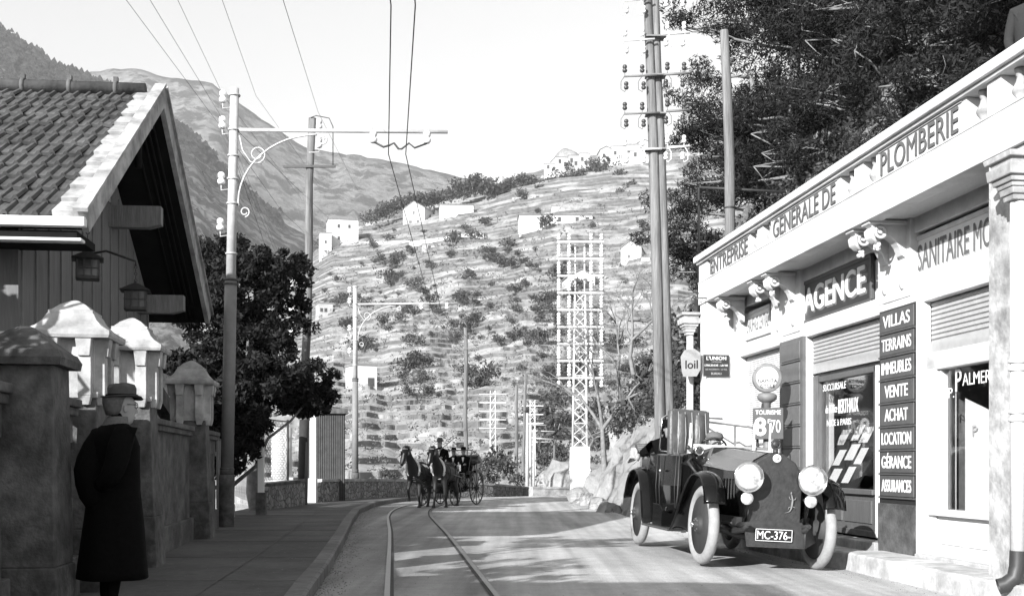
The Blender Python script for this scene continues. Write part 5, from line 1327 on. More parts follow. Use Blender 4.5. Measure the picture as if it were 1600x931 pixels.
def timber(loc, H, r0, r1, lean, lab, grp=None, tar=0, name='telegraph_pole', cat='pole'):
    t = thing(name, lab, cat, loc, 0, grp); q = MB()
    n = 6; q.tube([(lean*k/n + .03*math.sin(k*2.1+loc[0])*(H/10), 0, -.3+(H+.3)*k/n) for k in range(n+1)], [lerp(r0, r1, k/n) for k in range(n+1)], 14)
    q.build('shaft', M['pole'], t)
    if tar: q = MB(); q.tube([(0,0,0),(lean*tar/H,0,tar)], r0*1.04, 14); q.build('tarred_foot', M['tar'], t)
    return t
t = timber((PX(472,31), 31, .1), PZ(185,31)-.1, .125, .10, .26, 'tall timber pole with one dark crossbar beside the slatted shed', tar=2.3)
q = MB(); z_ = PZ(262,31)-.1; q.cbox((.22,-.12,z_), (1.4,.06,.06)); q.build('crossbar', M['iron_dark'], t)
q = MB(); z2 = PZ(186,31)-.1; q.tube([(.25,-.1,z2),(.4,-.12,z2+.05),(.75,-.12,z2-.02),(.85,-.12,z2-.25),(.85,-.12,z_)], .013, 5); q.build('bracket_wire', M['iron_dark'], t)
for z in (z_+.5, z_+1.0, z_-4.5, z_-3.9, z_-5.1, z_-3.3):
    i2 = insulator_mesh(1.9).build('insulator', M['porcelain'], t); i2.location = (.48 if z > z_ else -.25, -.12, z)
    q = MB(); q.tube([(.2 if z > z_ else 0,-.1,z-.12),(.48 if z > z_ else -.25,-.12,z-.12),(.48 if z > z_ else -.25,-.12,z)], .012, 5); q.build('side_arm', M['iron_light'], t)
# double telegraph pole with crossarms
dx_ = 24.0
t = thing('double_telegraph_pole', 'pair of rough timber poles strapped together, carrying rows of insulators beside the shop', 'pole', (PX(1040,dx_), dx_, 0), 0)
def dpx(x, y): return (PX(x,dx_)-PX(1040,dx_), 0, PZ(y,dx_))
q = MB(); pts = [dpx(1036,850), dpx(1033,720), dpx(1031,640), dpx(1026,420), dpx(1021,240), dpx(1016,100), dpx(1012,0), dpx(1009,-80)]; q.tube(pts, [.12,.118,.115,.11,.105,.095,.085,.08], 14); q.build('shaft', M['pole'], t)
q = MB(); pts = [dpx(1053,850), dpx(1050,720), dpx(1046,640), dpx(1039,420), dpx(1033,240), dpx(1027,100), dpx(1024,0), dpx(1021,-80)]; pts = [(p[0], p[1]+.05, p[2]) for p in pts]; q.tube(pts, [.11,.108,.105,.10,.10,.09,.085,.08], 14); q.build('shaft', M['pole'], t)
insu = insulator_mesh(1.1).build('insulator', M['porcelain'], t); first = True
def put_ins(parent, loc, m):
    global first
    if first and m == 'porcelain': insu.location = loc; first = False; return
    i2 = insu.copy(); C.objects.link(i2); i2.parent = parent; i2.location = loc
    if m != 'porcelain':
        if m not in insm: d = insu.data.copy(); d.materials.clear(); d.materials.append(M[m]); insm[m] = d
        i2.data = insm[m]
insm = {}
for r, (yl, yr, mt_, arm_m) in enumerate(((5,-5,'porcelain','iron_white'),(67,56,'porcelain','iron_white'),(123,119,'brown_glass','iron'),(181,176,'brown_glass','iron'),(237,232,'porcelain','iron_white'))):
    cx = lerp(1017,1033,(yl)/240)
    a = dpx(974,yl+1); b_ = dpx(cx,yl-1); c_ = dpx(cx+10,yr+2); d = dpx(1076,yr)
    q = MB(); q.tube([(a[0],-.17,a[2]),(b_[0],-.17,b_[2])], .022, 6); q.tube([(c_[0],-.17,c_[2]),(d[0],-.17,d[2])], .026, 6); q.build('crossarm', M[arm_m], t)
    for xx, yy in ((975,yl),(1002,yl),(1041,yr),(1067,yr)):
        p = dpx(xx, yy); 
        put_ins(t, (p[0], -.17, p[2]+.07), mt_); q = MB(); q.tube([(p[0],-.17,p[2]),(p[0],-.17,p[2]+.09)], .009, 4)
        s_ = -1 if xx < 1020 else 1
        q.tube([(p[0],-.17,p[2]),(p[0]+s_*.08,-.17,p[2]-.12),(p[0]+s_*.08,-.17,p[2]-.28),(p[0]+s_*.0,-.17,p[2]-.33),(p[0]-s_*.03,-.17,p[2]-.25)], .010, 5)
        q.build('hook', M[arm_m], t); put_ins(t, (p[0]-s_*.03, -.17, p[2]-.28), mt_)
for y in (60,120,180,235): q = MB(); p = dpx(1024,y); q.cbox((p[0],-.02,p[2]), (.42,.3,.03)); q.build('strap', M['iron'], t)
# lattice pylon
ty = 38.0
t = thing('lattice_pylon', 'white steel lattice pylon with nine insulator crossarms on a masonry block', 'pylon', (PX(906,ty), ty, 0), 0)
q = MB(); w_ = .36; q.frus((0,0), -.5, PZ(770,ty)+.0, w_*1.05, w_, w_*1.02, w_*.98); q.frus((0,0), PZ(770,ty), PZ(698,ty), w_*.95, w_*.95, w_*.88, w_*.88); q.box((-w_*.98,-w_*.98,PZ(735,ty)),(w_*.98,w_*.98,PZ(733,ty))); q.build('masonry_block', M['stucco'], t, .02)
zA, zB_, zC = PZ(698,ty), PZ(458,ty), PZ(382,ty)
def lw(z): return lerp(.235, .17, (z-zA)/(zB_-zA)) if z < zB_ else .17
q = MB()
for sx in (-1,1):
    for sy in (-1,1): q.tube([(sx*lw(zA),sy*lw(zA),zA),(sx*.17,sy*.17,zB_)], .028, 4)
    q.tube([(sx*.155,0,zB_-.3),(sx*.155,0,zC)], .032, 4)
q.build('legs', M['iron_white'], t)
q = MB(); n = 13
for k in range(n):
    z0, z1 = lerp(zA,zB_,k/n), lerp(zA,zB_,(k+1)/n); a, b_ = lw(z0), lw(z1)
    for (p, r_) in (((-1,-1),(1,-1)),((-1,1),(1,1)),((-1,-1),(-1,1)),((1,-1),(1,1))):
        q.tube([(p[0]*a,p[1]*a,z0),(r_[0]*b_,r_[1]*b_,z1)], .015, 4, cap=False); q.tube([(r_[0]*a,r_[1]*a,z0),(p[0]*b_,p[1]*b_,z1)], .015, 4, cap=False)
        if k % 2 == 0: q.tube([(p[0]*a,p[1]*a,z0),(r_[0]*a,r_[1]*a,z0)], .018, 4, cap=False)
q.build('bracing', M['iron_white'], t)
insu2 = insulator_mesh(1.5).build('insulator', M['porcelain'], t); f_ = True
for k in range(9):
    z = PZ(380 + 26.4*k, ty); q = MB(); q.cbox((0,-.22,z), (1.52,.05,.05)); q.build('crossarm', M['iron_white'], t)
    for x in (-.70,-.36,.36,.70):
        for dz in (.06,-.30):
            if f_: insu2.location = (x,-.22,z+dz); f_ = False
            else: i2 = insu2.copy(); C.objects.link(i2); i2.parent = t; i2.location = (x,-.22,z+dz)
        q = MB(); q.tube([(x,-.22,z),(x,-.22,z-.3)], .008, 4); q.build('pin', M['iron_white'], t)
# distant poles
GP = 'poles beyond the bend'
t = timber((PX(727,58),58,-.5), PZ(512,58)+.5, .12, .09, .03, 'timber pole with a thin high crossbar rising from the thicket', GP)
q = MB(); q.cbox((0,-.1,PZ(545,58)+.5),(1.5,.05,.05)); q.build('crossbar', M['iron'], t)
timber((PX(807,60),60,-.5), PZ(602,60)+.5, .1, .08, 0, 'dark thin pole left of the far pole cluster', GP)
timber((PX(816,64),64,-.5), PZ(583,64)+.5, .1, .08, .2, 'tallest pole of the far pole cluster', GP)
timber((PX(866,62),62,-.3), PZ(695,62)+.3, .07, .05, 0, 'short pale post standing alone on the slope by the bend', GP)
for i, (x, y, Y, L, lab) in enumerate(((824,645,52,30,'nearest iron pole with a single arm in the far cluster'),(829,658,62,38,'middle iron pole with two small arms in the far cluster'),(834,672,72,30,'farthest iron pole with a low arm in the far cluster'))):
    t = thing('iron_pole', lab, 'pole', (PX(x,Y), Y, -.3), 0, GP); H = PZ(y,Y)+.3; q = MB(); q.tube([(0,0,-.5),(0,0,H*.6),(0,0,H)], [.09,.08,.06], 10); q.build('shaft', M['iron_light'], t)
    q = MB(); q.tube([(0,0,H-.5),(L/F*Y,0,H-.55)], .03, 6); q.build('arm', M['iron_light'], t)
    if i == 1: q = MB(); q.tube([(0,0,H-1.1),(L/F*Y*.8,0,H-1.12)], .03, 6); q.build('arm', M['iron_light'], t)
t = thing('small_pylon', 'small far lattice pylon behind the iron poles', 'pylon', (PX(832,80), 80, -1), 0); H = PZ(625,80)+1; q = MB()
for sx in (-1,1):
    for sy in (-1,1): q.tube([(sx*.22,sy*.22,-1),(sx*.16,sy*.16,H)], .03, 4)
q.build('legs', M['iron_white'], t); q = MB()
for k in range(14):
    z0, z1 = H*k/14, H*(k+1)/14; q.tube([(-.2,-.2,z0),(.2,-.2,z1)], .02, 4, cap=False); q.tube([(.2,-.2,z0),(-.2,-.2,z1)], .02, 4, cap=False)
q.build('bracing', M['iron_white'], t)
for k in range(3): q = MB(); q.cbox((0,-.2,H-.4-.6*k),(1.5,.05,.05)); q.build('crossarm', M['iron_white'], t)
t = thing('ghost_pylon', 'pale distant lattice pylon standing among the bushes left of the poles', 'pylon', (PX(770,95), 95, -2), 0); H = PZ(610,95)+2; q = MB()
for sx in (-1,1): q.tube([(sx*.25,0,-1),(sx*.2,0,H)], .035, 4)
for k in range(16): q.tube([(-.2,0,H*k/16),(.2,0,H*(k+1)/16)], .02, 4, cap=False)
q.build('legs', M['iron_white'], t)
for k in range(5): q = MB(); q.cbox((0,-.1,H-.3-.7*k),(2.2,.06,.05)); q.build('crossarm', M['iron_white'], t)
# ---- wires
def wire(pts, r, name, lab, cat='wire', grp=None, sag=0):
    q = MB(); P_ = []
    for a, b_ in zip(pts, pts[1:]):
        a, b_ = Vector(a), Vector(b_); n = 10
        for k in range(n): tt = k/n; P_.append(a.lerp(b_, tt) - Vector((0,0,sag*4*tt*(1-tt))))
    P_.append(Vector(pts[-1])); q.tube(P_, r, 5); o = q.build(name, M['wire'])
    return tag(o, lab, cat, grp)
TG = 'overhead trolley wires'
wire([(-.6,-4,6.75),(PX(611,14),14,PZ(8,14)),(PX(607,20),20,6.58),(PX(676,40.7),40.7,6.55),(-2.2,52,6.4)], .009, 'trolley_wire', 'left trolley wire running over the tram track', 'wire', TG)
wire([(-.25,-4,6.75),(PX(649,14),14,PZ(8,14)),(PX(634,20),20,6.58),(PX(690,40.7),40.7,6.55),(-1.5,52,6.4)], .009, 'trolley_wire', 'right trolley wire running over the tram track', 'wire', TG)
WG = 'telegraph wires crossing the sky on the left'
for i, (x0,y0,Y0,x1,y1,Y1,x2,y2,Y2) in enumerate(((182,-20,12,352,208,20,500,560,46),(222,-20,12,350,190,20,487,520,46),(268,-20,13,348,148,20,470,310,31),(340,-20,13,400,150,22,500,290,40),(436,-20,14,497,175,31,560,300,60),(366,245,20,420,400,30,470,520,44),(366,225,20,440,330,30,510,395,44),(366,200,20,470,300,31,560,385,60))):
    wire([(PX(x0,Y0),Y0,PZ(y0,Y0)),(PX(x1,Y1),Y1,PZ(y1,Y1)),(PX(x2,Y2),Y2,PZ(y2,Y2))], .003 * (Y1/20), 'telegraph_wire', ('leftmost telegraph wire slanting from the top edge to the iron pole','second telegraph wire from the left reaching the iron pole','third telegraph wire from the left ending near the crossbar','fourth telegraph wire passing behind the bracket arm','telegraph wire coming down to the top of the timber pole','lowest telegraph wire running from the iron pole into the tree','middle telegraph wire running from the iron pole towards the first villa','upper telegraph wire running from the iron pole past the timber pole')[i], 'wire', WG)
# ================================================================ HILL HOUSES
def house(name, lab, x0, x1, yt, yb, Y, depth, roof='gable', rz=0, wins=(), rh=.25, m='housewhite', cat='house', grp='houses on the terraced hill', over=.3, side_dark=0):
    Y -= 3; W = (x1-x0)/F*Y; H = (yb-yt)/F*Y; X = PX((x0+x1)/2, Y); zb = PZ(yb, Y)
    t = thing(name, lab, cat, (X, Y, zb), rz, grp)
    q = MB(); q.box((-W/2,0,-H*.5-2),(W/2,depth,H)); 
    if roof == 'gable': q.prism([(-W/2,H),(W/2,H),(0,H+rh*W*.5)], 0, depth, 'xz')
    q.build('wall', M[m], t)
    r = MB(); o = over
    if roof == 'gable':
        hh = rh*W*.5
        for s in (-1,1): r.add([(s*(W/2+o),-o,H-o*rh),(0,-o,H+hh+.05),(0,depth+o,H+hh+.05),(s*(W/2+o),depth+o,H-o*rh),(s*(W/2+o),-o,H-o*rh+.25),(0,-o,H+hh+.3),(0,depth+o,H+hh+.3),(s*(W/2+o),depth+o,H-o*rh+.25)], [(0,1,2,3),(4,7,6,5),(0,4,5,1),(3,2,6,7),(0,3,7,4)])
    elif roof == 'long':
        hh = rh*depth*.5
        r.add([(-W/2-o,-o,H-.1),(W/2+o,-o,H-.1),(W/2+o,depth/2,H+hh),(-W/2-o,depth/2,H+hh),(-W/2-o,depth+o,H-.1),(W/2+o,depth+o,H-.1)], [(0,1,2,3),(3,2,5,4),(0,3,4),(1,5,2)])
    elif roof == 'hip':
        hh = rh*depth*.5
        r.add([(-W/2-o,-o,H),(W/2+o,-o,H),(W/2+o,depth+o,H),(-W/2-o,depth+o,H),(-W/4,depth/2,H+hh),(W/4,depth/2,H+hh)], [(0,1,5,4),(1,2,5),(2,3,4,5),(3,0,4)])
    else: r.box((-W/2-o*.5,-o*.5,H-.05),(W/2+o*.5,depth+o*.5,H+.25))
    r.build('roof', M['roofpale'], t)
    for (fx, fz, fw, fh) in wins:
        w_ = MB(); w_.box((W*(fx-.5)-fw/2,-.06,H*fz-fh/2),(W*(fx-.5)+fw/2,.03,H*fz+fh/2)); wo = w_.build('window', M['window'], t)
    return t
G_ = None
YA = hillY(530,385)
house('hill_house', 'white two storey villa with a hipped roof at the left end of the hill', 513, 560, 343, 385, YA, 9, 'hip', R(14), [(.35,.75,1,1.5),(.35,.3,1,1.5),(.7,.75,1,1.5)], .5)
t = house('hill_house', 'low white annexe in front of the left villa', 500, 518, 364, 392, YA-6, 6, 'flat', R(14), [(.5,.5,.8,1.2)])
house('hill_house', 'small white cottage between the left villa and the gabled house', 571, 593, 346, 360, hillY(582,352), 6, 'long', R(6), [(.3,.4,1,1.4),(.6,.4,1,1.4)])
house('hill_house', 'white gabled house backed by dark trees on the hill', 628, 665, 326, 352, hillY(645,348), 9, 'gable', R(-20), [(.5,.75,1,1.4),(.35,.2,1.4,1.4),(.7,.2,1.4,1.4)], .6)
house('hill_house', 'long plain white house with a low roof beside the crest trees', 687, 740, 320, 339, hillY(715,336), 10, 'long', R(5), [], .3)
house('hill_house', 'long two storey white row with dark windows, mid hill', 811, 926, 336, 360, hillY(868,352), 9, 'long', R(2), [(.30,.72,1.1,1.7),(.42,.72,1.1,1.7),(.55,.72,1.1,1.7),(.55,.3,1.1,1.7),(.42,.3,1.1,1.7),(.30,.3,1.1,1.7),(.79,.72,1.2,1.7),(.79,.3,1.2,1.7),(.93,.72,1.2,1.7),(.93,.3,1.2,1.7),(.65,.28,1.6,2.2)], .3)
house('hill_house', 'small white block rising just above the long row', 862, 874, 322, 338, hillY(868,334)+8, 6, 'flat', 0, [])
house('hill_house', 'low flat stone house with a dark side, above the long row', 828, 858, 303, 314, hillY(842,308), 7, 'flat', R(10), [(.4,.4,1.4,1.6)], m='houseshade')
house('hill_house', 'narrow white house with a pointed gable on the right of the hill', 970, 1002, 387, 414, hillY(986,404), 9, 'gable', R(-12), [(.4,.5,.6,.9)], .7)
house('hill_house', 'white terrace building attached right of the pointed gable house', 1002, 1016, 402, 416, hillY(1005,408), 6, 'flat', R(-6), [])
house('hill_house', 'bright blocky white house half hidden by the lattice pylon', 887, 930, 432, 462, hillY(907,450), 8, 'gable', R(8), [(.75,.6,1,1.5)], .5)
house('hill_house', 'little whitewashed two storey house low on the terraces', 557, 590, 570, 608, hillY(575,604), 5, 'flat', R(28), [(.7,.3,1,1.3)], .2)
house('hill_house', 'tiny stone hut among bushes on the left of the terraces', 498, 520, 474, 500, hillY(509,492), 5, 'flat', R(20), [(.5,.6,.8,1.1),(.2,.6,.8,1.1)], m='houseshade')
house('hill_house', 'small ruined stone hut in the middle of the upper terraces', 660, 684, 382, 394, hillY(672,390), 5, 'flat', R(8), [(.45,.6,1,1.5)], m='houseshade')
HG = 'old village houses on the hilltop'
for (x0,x1,yt,yb,mm,lab,r_) in ((868,890,246,262,'housewhite','hilltop village house at the left end under the rounded rock','flat'),(888,905,243,262,'houseshade','hilltop house of grey stone in the middle of the left group','flat'),(905,921,240,262,'housewhite','hilltop house with a tall broken wall, right of the left group','flat'),(938,957,234,258,'housewhite','hilltop house with a small dark window on the skyline','gable'),(955,976,229,254,'housewhite','hilltop house rising highest beside the double pole','flat'),(975,1000,226,250,'houseshade','broad hilltop house partly behind the insulators','flat'),(996,1018,224,246,'housewhite','hilltop house touching the double pole','gable'),(850,872,256,268,'housewhite','low hilltop terrace wall house','flat')):
    house('village_house', lab, x0, x1, yt, yb, 536, 10, r_, R(random.uniform(-12,12)), [(.3,.6,1.2,1.8),(.7,.35,1.2,1.8)], .5, m=mm, grp=HG)
t = thing('rock_knoll', 'rounded bare rock with a ruin crowning the hilltop village', 'rock', (PX(886,556), 556, PZ(250,556)), 0); q = MB(); q.ball((0,0,0), (6,5,5), n=14, k=10)
for i, v in enumerate(q.v): k = 1+.25*nz(v[0]*.5,v[1]*.5,v[2]*.5); q.v[i] = tuple(c*k for c in v)
q.build('boulder', M['rock'], t)
for i, (x, y, s_) in enumerate(((783,287,9),(802,290,6),(848,275,4))):
    t = thing('pale_crag', ('largest pointed pale crag','smaller rounded pale crag','lowest pale crag')[i] + ' rising between the crest trees', 'rock', (PX(x,540), 540, PZ(y+8,540)), 0, 'crags on the crest')
    q = MB(); rr = s_/F*540*1.25; q.lathe([(rr*1.3,-2*rr),(rr*1.1,0),(rr*.75,rr*.9),(rr*.3,rr*1.7),(.01,rr*1.9)], (0,0,0), 9, smooth=False); q.build('stone', M['houseshade'], t)
# bright retaining walls and pale track
for i, (xa, ya, xb, yb, hpx) in enumerate(((640,388,756,374,17),(560,380,640,378,8),(935,430,1016,410,9),(800,312,930,300,9))):
    Ya, Yb = hillY(xa, ya), hillY(xb, yb); Za, Zb = PZ(ya+6,Ya), PZ(yb+6,Yb); h_ = hpx/F*(Ya+Yb)/2
    t = thing('retaining_wall', ('long bright retaining wall below the plain white house','pale garden wall left of the gabled house','sloping wall beside the pointed gable house','pale wall high above the long row')[i], 'wall', (PX(xa,Ya),Ya,0), 0, 'retaining walls on the hill'); o_ = Vector((PX(xa,Ya),Ya,0))
    q = MB(); a = Vector((PX(xa,Ya),Ya,0))-o_; b_ = Vector((PX(xb,Yb),Yb,0))-o_
    q.add([a+Vector((0,0,Za-3)),b_+Vector((0,0,Zb-3)),b_+Vector((0,0,Zb+h_)),a+Vector((0,0,Za+h_)),a+Vector((0,1.2,Za-3)),b_+Vector((0,1.2,Zb-3)),b_+Vector((0,1.2,Zb+h_)),a+Vector((0,1.2,Za+h_))], [(0,1,2,3),(4,7,6,5),(0,4,5,1),(3,2,6,7),(0,3,7,4),(1,5,6,2)]); q.build('masonry', M['houseshade'] if i > 1 else M['housewhite'], t)
# bare trees by the rock
def bare_tree(loc, seed, H, lab):
    rnd = random.Random(seed); t = thing('bare_tree', lab, 'tree', loc, 0, 'leafless trees by the rock'); q = MB()
    def rec(p, d, L, r, n):
        e = p + d*L; pts = [p, p.lerp(e,.5) + Vector((rnd.gauss(0,.05),rnd.gauss(0,.05),0))*L, e]; q.tube(pts, [r, r*.8, r*.62], 6 if n > 2 else 4, cap=False)
        if n == 0: return
        for _ in range(rnd.choice((2,3))):
            dd = (d + Vector((rnd.gauss(0,.55),rnd.gauss(0,.55),rnd.gauss(.05,.35)))).normalized(); rec(e, dd, L*rnd.uniform(.6,.85), r*.6, n-1)
    rec(Vector((0,0,-.4)), Vector((-.05,0,1)).normalized(), H*.26, H*.019, 7); q.build('branches', M['bark'], t)
bare_tree((PX(945,34),34,1.2), 3, 5.5, 'pale leafless tree with a forked trunk on top of the rock')
bare_tree((PX(968,35),35,3.4), 8, 4.2, 'smaller leafless tree behind the forked one')
bare_tree((PX(915,42),42,.2), 5, 6.0, 'thin leafless tree behind the lattice pylon')
bare_tree((PX(990,31),31,4.0), 12, 3.6, 'twiggy leafless tree beside the double pole')
# rocks at the foot of the rock face and across the bend
for i, (x, y, Y, s_) in enumerate(((905,775,35.5,.35),(918,783,33.5,.3),(935,790,31,.3),(952,800,29,.35),(880,745,56,1.0),(858,752,60,.8),(892,755,54,.9))):
    q = MB(); q.ball((0,0,0), (s_,s_*.8,s_*.8), n=10, k=7)
    for k, v in enumerate(q.v): f_ = 1+.45*nz(v[0]*1.7/s_+i*3,v[1]*1.7/s_,v[2]*1.7/s_); q.v[k] = tuple(c*f_ for c in v)
    for k in range(len(q.sm)): q.sm[k] = False
    o = q.build('boulder', M['rock'], loc=(PX(x,Y), Y, PZ(y,Y))); tag(o, ('boulder at the foot of the pylon block, farthest of the four fallen stones','second fallen pale boulder, just right of the pylon block','third fallen pale boulder between the pylon block and the car','fallen boulder nearest the rear wheel of the car','middle white crag across the bend, just left of the pylon block','lowest white crag across the bend, farthest left','white crag across the bend touching the pylon block')[i], 'rock', 'boulders at the roadside' if i < 4 else 'white crags across the bend')
# off frame: villa behind the viewer's left, plus an added block and tree, whose shade falls on the pavement and road
t = thing('neighbour_villa', 'plain plastered villa standing just outside the left edge of the view', 'house', (-8.2, -2, 0), 0)
q = MB(); q.box((-3.5,-5,-.3),(4.6,4,4.5)); q.build('wall', M['stucco'], t)
q = MB(); q.add([(-3.9,-5.4,4.45),(5.0,-5.4,4.45),(5.0,4.4,4.45),(-3.9,4.4,4.45),(-1,-1,6.3),(2.2,0,6.3)], [(0,1,5,4),(1,2,5),(2,3,4,5),(3,0,4),(3,2,1,0)]); q.build('roof', M['tile'], t)
q = MB(); q.box((4.55,-2,1),(4.62,-1,2.4)); q.build('window', M['window'], t)
t = thing('shade_block', 'plain low block added out of view to shade the piers', 'shade block', (-6.3, 2.2, 0), FA)  # unseen block added to keep the piers below their caps in shade
q = MB(); q.box((0,0,-.3),(8.6,3,3.45)); q.build('wall', M['rough_plaster'], t)
q = MB(); q.box((-.2,-.15,3.45),(8.8,3.2,3.58)); q.build('roof', M['conc'], t)
tree_thing('unseen_tree', 'unseen leafy tree added inside the station wall for its shade', 'tree', (-7.3, 9.2, 0), None,
    broad([(0,0,3.9,1.1,1.0),(.8,.5,3.4,.9,.8),(-.6,.4,3.4,.9,.8),(0,.3,2.6,.9,.7)], 60, .1, (0,0,0,0,3,.13), 31), 'leaf_dark')
# ================================================================ MOTOR CAR
car = thing('touring_car', 'large black open touring car with pale tyres parked in front of the shop', 'car', (2.98, 13.92, -.04), math.atan2(-.994, .107))
car.rotation_euler = (R(-3.0), 0, math.atan2(-.994, .107))
def wheelset(x, y, steer=0, side=1):
    wt = MB(); wt.torus((0,0,0), .408, .069, 'y', 44, 12, sq=.95)
    t = wt.build('tyre', M['tyre'], car, loc=(x, y, .477)); t.rotation_euler = (0, 0, steer)
    d = MB(); s = side
    prof = [(.345,.045*s),(.345,.02*s),(.31,.015*s),(.25,-.005*s),(.12,.035*s),(.10,.075*s),(.085,.09*s),(.05,.10*s),(.045,.12*s),(.001,.125*s)]
    d.lathe(prof, (0,0,0), 32, axis='y'); d.lathe([(.345,-.05*s),(.33,-.02*s),(.14,-.01*s),(.12,-.09*s),(.001,-.09*s)], (0,0,0), 32, axis='y')
    d.torus((0,0,0), .335, .02, 'y', 36, 6, sq=2.2); w_ = d.build('wheel_disc', M['disc'], t)
    h = MB(); 
    for k in range(8): a = 2*PI*k/8; h.cbox((.07*math.cos(a), .10*s, .07*math.sin(a)), (.016,.02,.016))
    h.lathe([(.03,.12*s),(.03,.15*s),(.001,.155*s)], (0,0,0), 10, axis='y'); h.build('hub_nuts', M['nickel'], w_)
    return t
for x, y, st in ((0,-.71,R(2)),(0,.71,R(2)),(-3.48,-.71,0),(-3.48,.71,0)): wheelset(x, y, st, -1 if y < 0 else 1)
# chassis
q = MB(); q.box((-4.2,-.40,.50),(.3,-.33,.60)); q.box((-4.2,.33,.50),(.3,.40,.60)); q.tube([(0,-.64,.47),(0,-.3,.38),(0,.3,.38),(0,.64,.47)], .035, 8); q.tube([(-3.48,-.64,.477),(-3.48,.64,.477)], .05, 8); q.lathe([(.001,-.16),(.12,-.12),(.15,0),(.12,.12),(.001,.16)], (-3.48,0,.45), 14, axis='x')
for s in (-1,1):
    q.tube([(.62,s*.36,.52),(.45,s*.36,.46),(0,s*.36,.42),(-.5,s*.36,.50)], [.025,.035,.045,.03], 6); q.tube([(-2.9,s*.4,.5),(-3.48,s*.4,.42),(-4.1,s*.4,.55)], [.03,.045,.03], 6)
    q.tube([(.05,s*.5,.5),(.05,s*.58,.62)], .02, 6); q.ball((0,s*.60,.47), .06); q.tube([(.3,s*.36,.5),(.66,s*.36,.54)], [.04,.025], 8)
q.tube([(.12,-.56,.52),(.12,.56,.52)], .014, 6); q.box((-1.2,-.25,.35),(-.1,.25,.62)); q.tube([(-.6,.2,.3),(-2.2,.2,.32)], .05, 8)
q.tube([(-.9,-.55,.20),(-.9,-.55,.32)], .05, 10); q.build('chassis', M['chassis'], car)
q = MB(); q.add([(.52,-.33,.27),(.52,.36,.27),(.46,.38,.575),(.46,-.36,.575),(.50,-.33,.27),(.50,.36,.27),(.44,.38,.575),(.44,-.36,.575)], [(0,1,2,3),(4,7,6,5),(0,4,5,1),(3,2,6,7),(0,3,7,4),(1,5,6,2)])
q.add([(.52,.37,.27),(.30,.58,.34),(.30,.50,.56),(.46,.385,.575)], [(0,1,2,3)]); q.tube([(.525,.365,.27),(.47,.382,.575)], .012, 6); q.build('front_apron', M['chassis'], car)
pl = MB(); pl.box((.515,-.235,.345),(.532,.205,.485)); po = pl.build('number_plate', M['black'], car)
br = MB()
for (y0,y1,z0,z1) in ((-.235,.205,.345,.351),(-.235,.205,.479,.485),(-.235,-.229,.345,.485),(.199,.205,.345,.485)): br.box((.53,y0,z0),(.536,y1,z1))
br.build('plate_border', M['letter_w'], po)
text('lettering', 'MC-376-', po, Matrix(((0,0,1,.532),(1,0,0,-.215),(0,1,0,.368),(0,0,0,1))), .40, .095, M['letter_w'], .003, .006)
# radiator with cover
def sec(x, hw, zt, zs, zb): return [(x,-hw,zb),(x,-hw,zs),(x,-hw*.72,lerp(zs,zt,.62)),(x,-hw*.26,zt),(x,hw*.26,zt),(x,hw*.72,lerp(zs,zt,.62)),(x,hw,zs),(x,hw,zb)]
def skinsec(b, secs, cap=(True, True), sel=None, m=0, smooth=False):
    n = len(secs[0]); vs = [p for s_ in secs for p in s_]; fs = []
    for i in range(len(secs)-1):
        for k in range(n-1):
            if sel is None or k in sel: fs.append((i*n+k, i*n+k+1, (i+1)*n+k+1, (i+1)*n+k))
    if cap[0]: fs.append(tuple(range(n)))
    if cap[1]: fs.append(tuple(range((len(secs)-1)*n, len(secs)*n)))
    b.add(vs, fs, m, smooth)
q = MB(); skinsec(q, [sec(.46,.32,1.36,1.12,.575), sec(.36,.325,1.365,1.125,.575)]); rad = q.build('radiator', M['cover'], car, .015)
q = MB(); skinsec(q, [sec(.36,.335,1.375,1.13,.56), sec(.32,.335,1.375,1.13,.56)]); q.build('radiator_shell', M['carblack'], rad, .01)
q = MB(); q.lathe([(.001,.03),(.042,.028),(.05,.02),(.05,0)], (.455,0,1.31), 20, axis='x'); q.build('badge', M['letter_w'], rad)
q = MB(); q.lathe([(.001,.034),(.016,.033),(.016,.02)], (.456,0,1.31), 12, axis='x'); q.build('badge_centre', M['letter_g'], rad)
q = MB(); q.tube([(.40,0,1.36),(.40,0,1.42)], .03, 12); q.torus((.40,0,1.475), .05, .014, 'x', 20, 8); q.lathe([(.001,-.012),(.045,-.01),(.045,.01),(.001,.012)], (.40,0,1.475), 16, axis='x'); q.build('radiator_cap', M['iron_dark'], rad)
# lizard ornament fixed to the cover
q = MB(); q.tube([(.475,.17,1.02),(.48,.18,.97),(.48,.20,.90),(.48,.19,.82),(.478,.18,.75),(.477,.15,.69),(.475,.10,.665),(.475,.04,.655)], [.008,.015,.02,.022,.018,.011,.006,.003], 8)
for (y0,z0,y1,z1,y2,z2) in ((.20,.90,.26,.92,.27,.96),(.19,.90,.13,.93,.12,.97),(.19,.78,.25,.77,.27,.73),(.18,.78,.12,.76,.11,.71)): q.tube([(.478,y0,z0),(.482,y1,z1),(.478,y2,z2)], [.012,.009,.005], 5)
q.ball((.48,.165,1.03), (.014,.02,.03), n=10, k=7)
for i, v in enumerate(q.v): q.v[i] = (v[0]-.006, .20 + (v[1]-.18)*.55, .80 + (v[2]-.85)*.62)
q.build('lizard_ornament', M['iron'], rad)
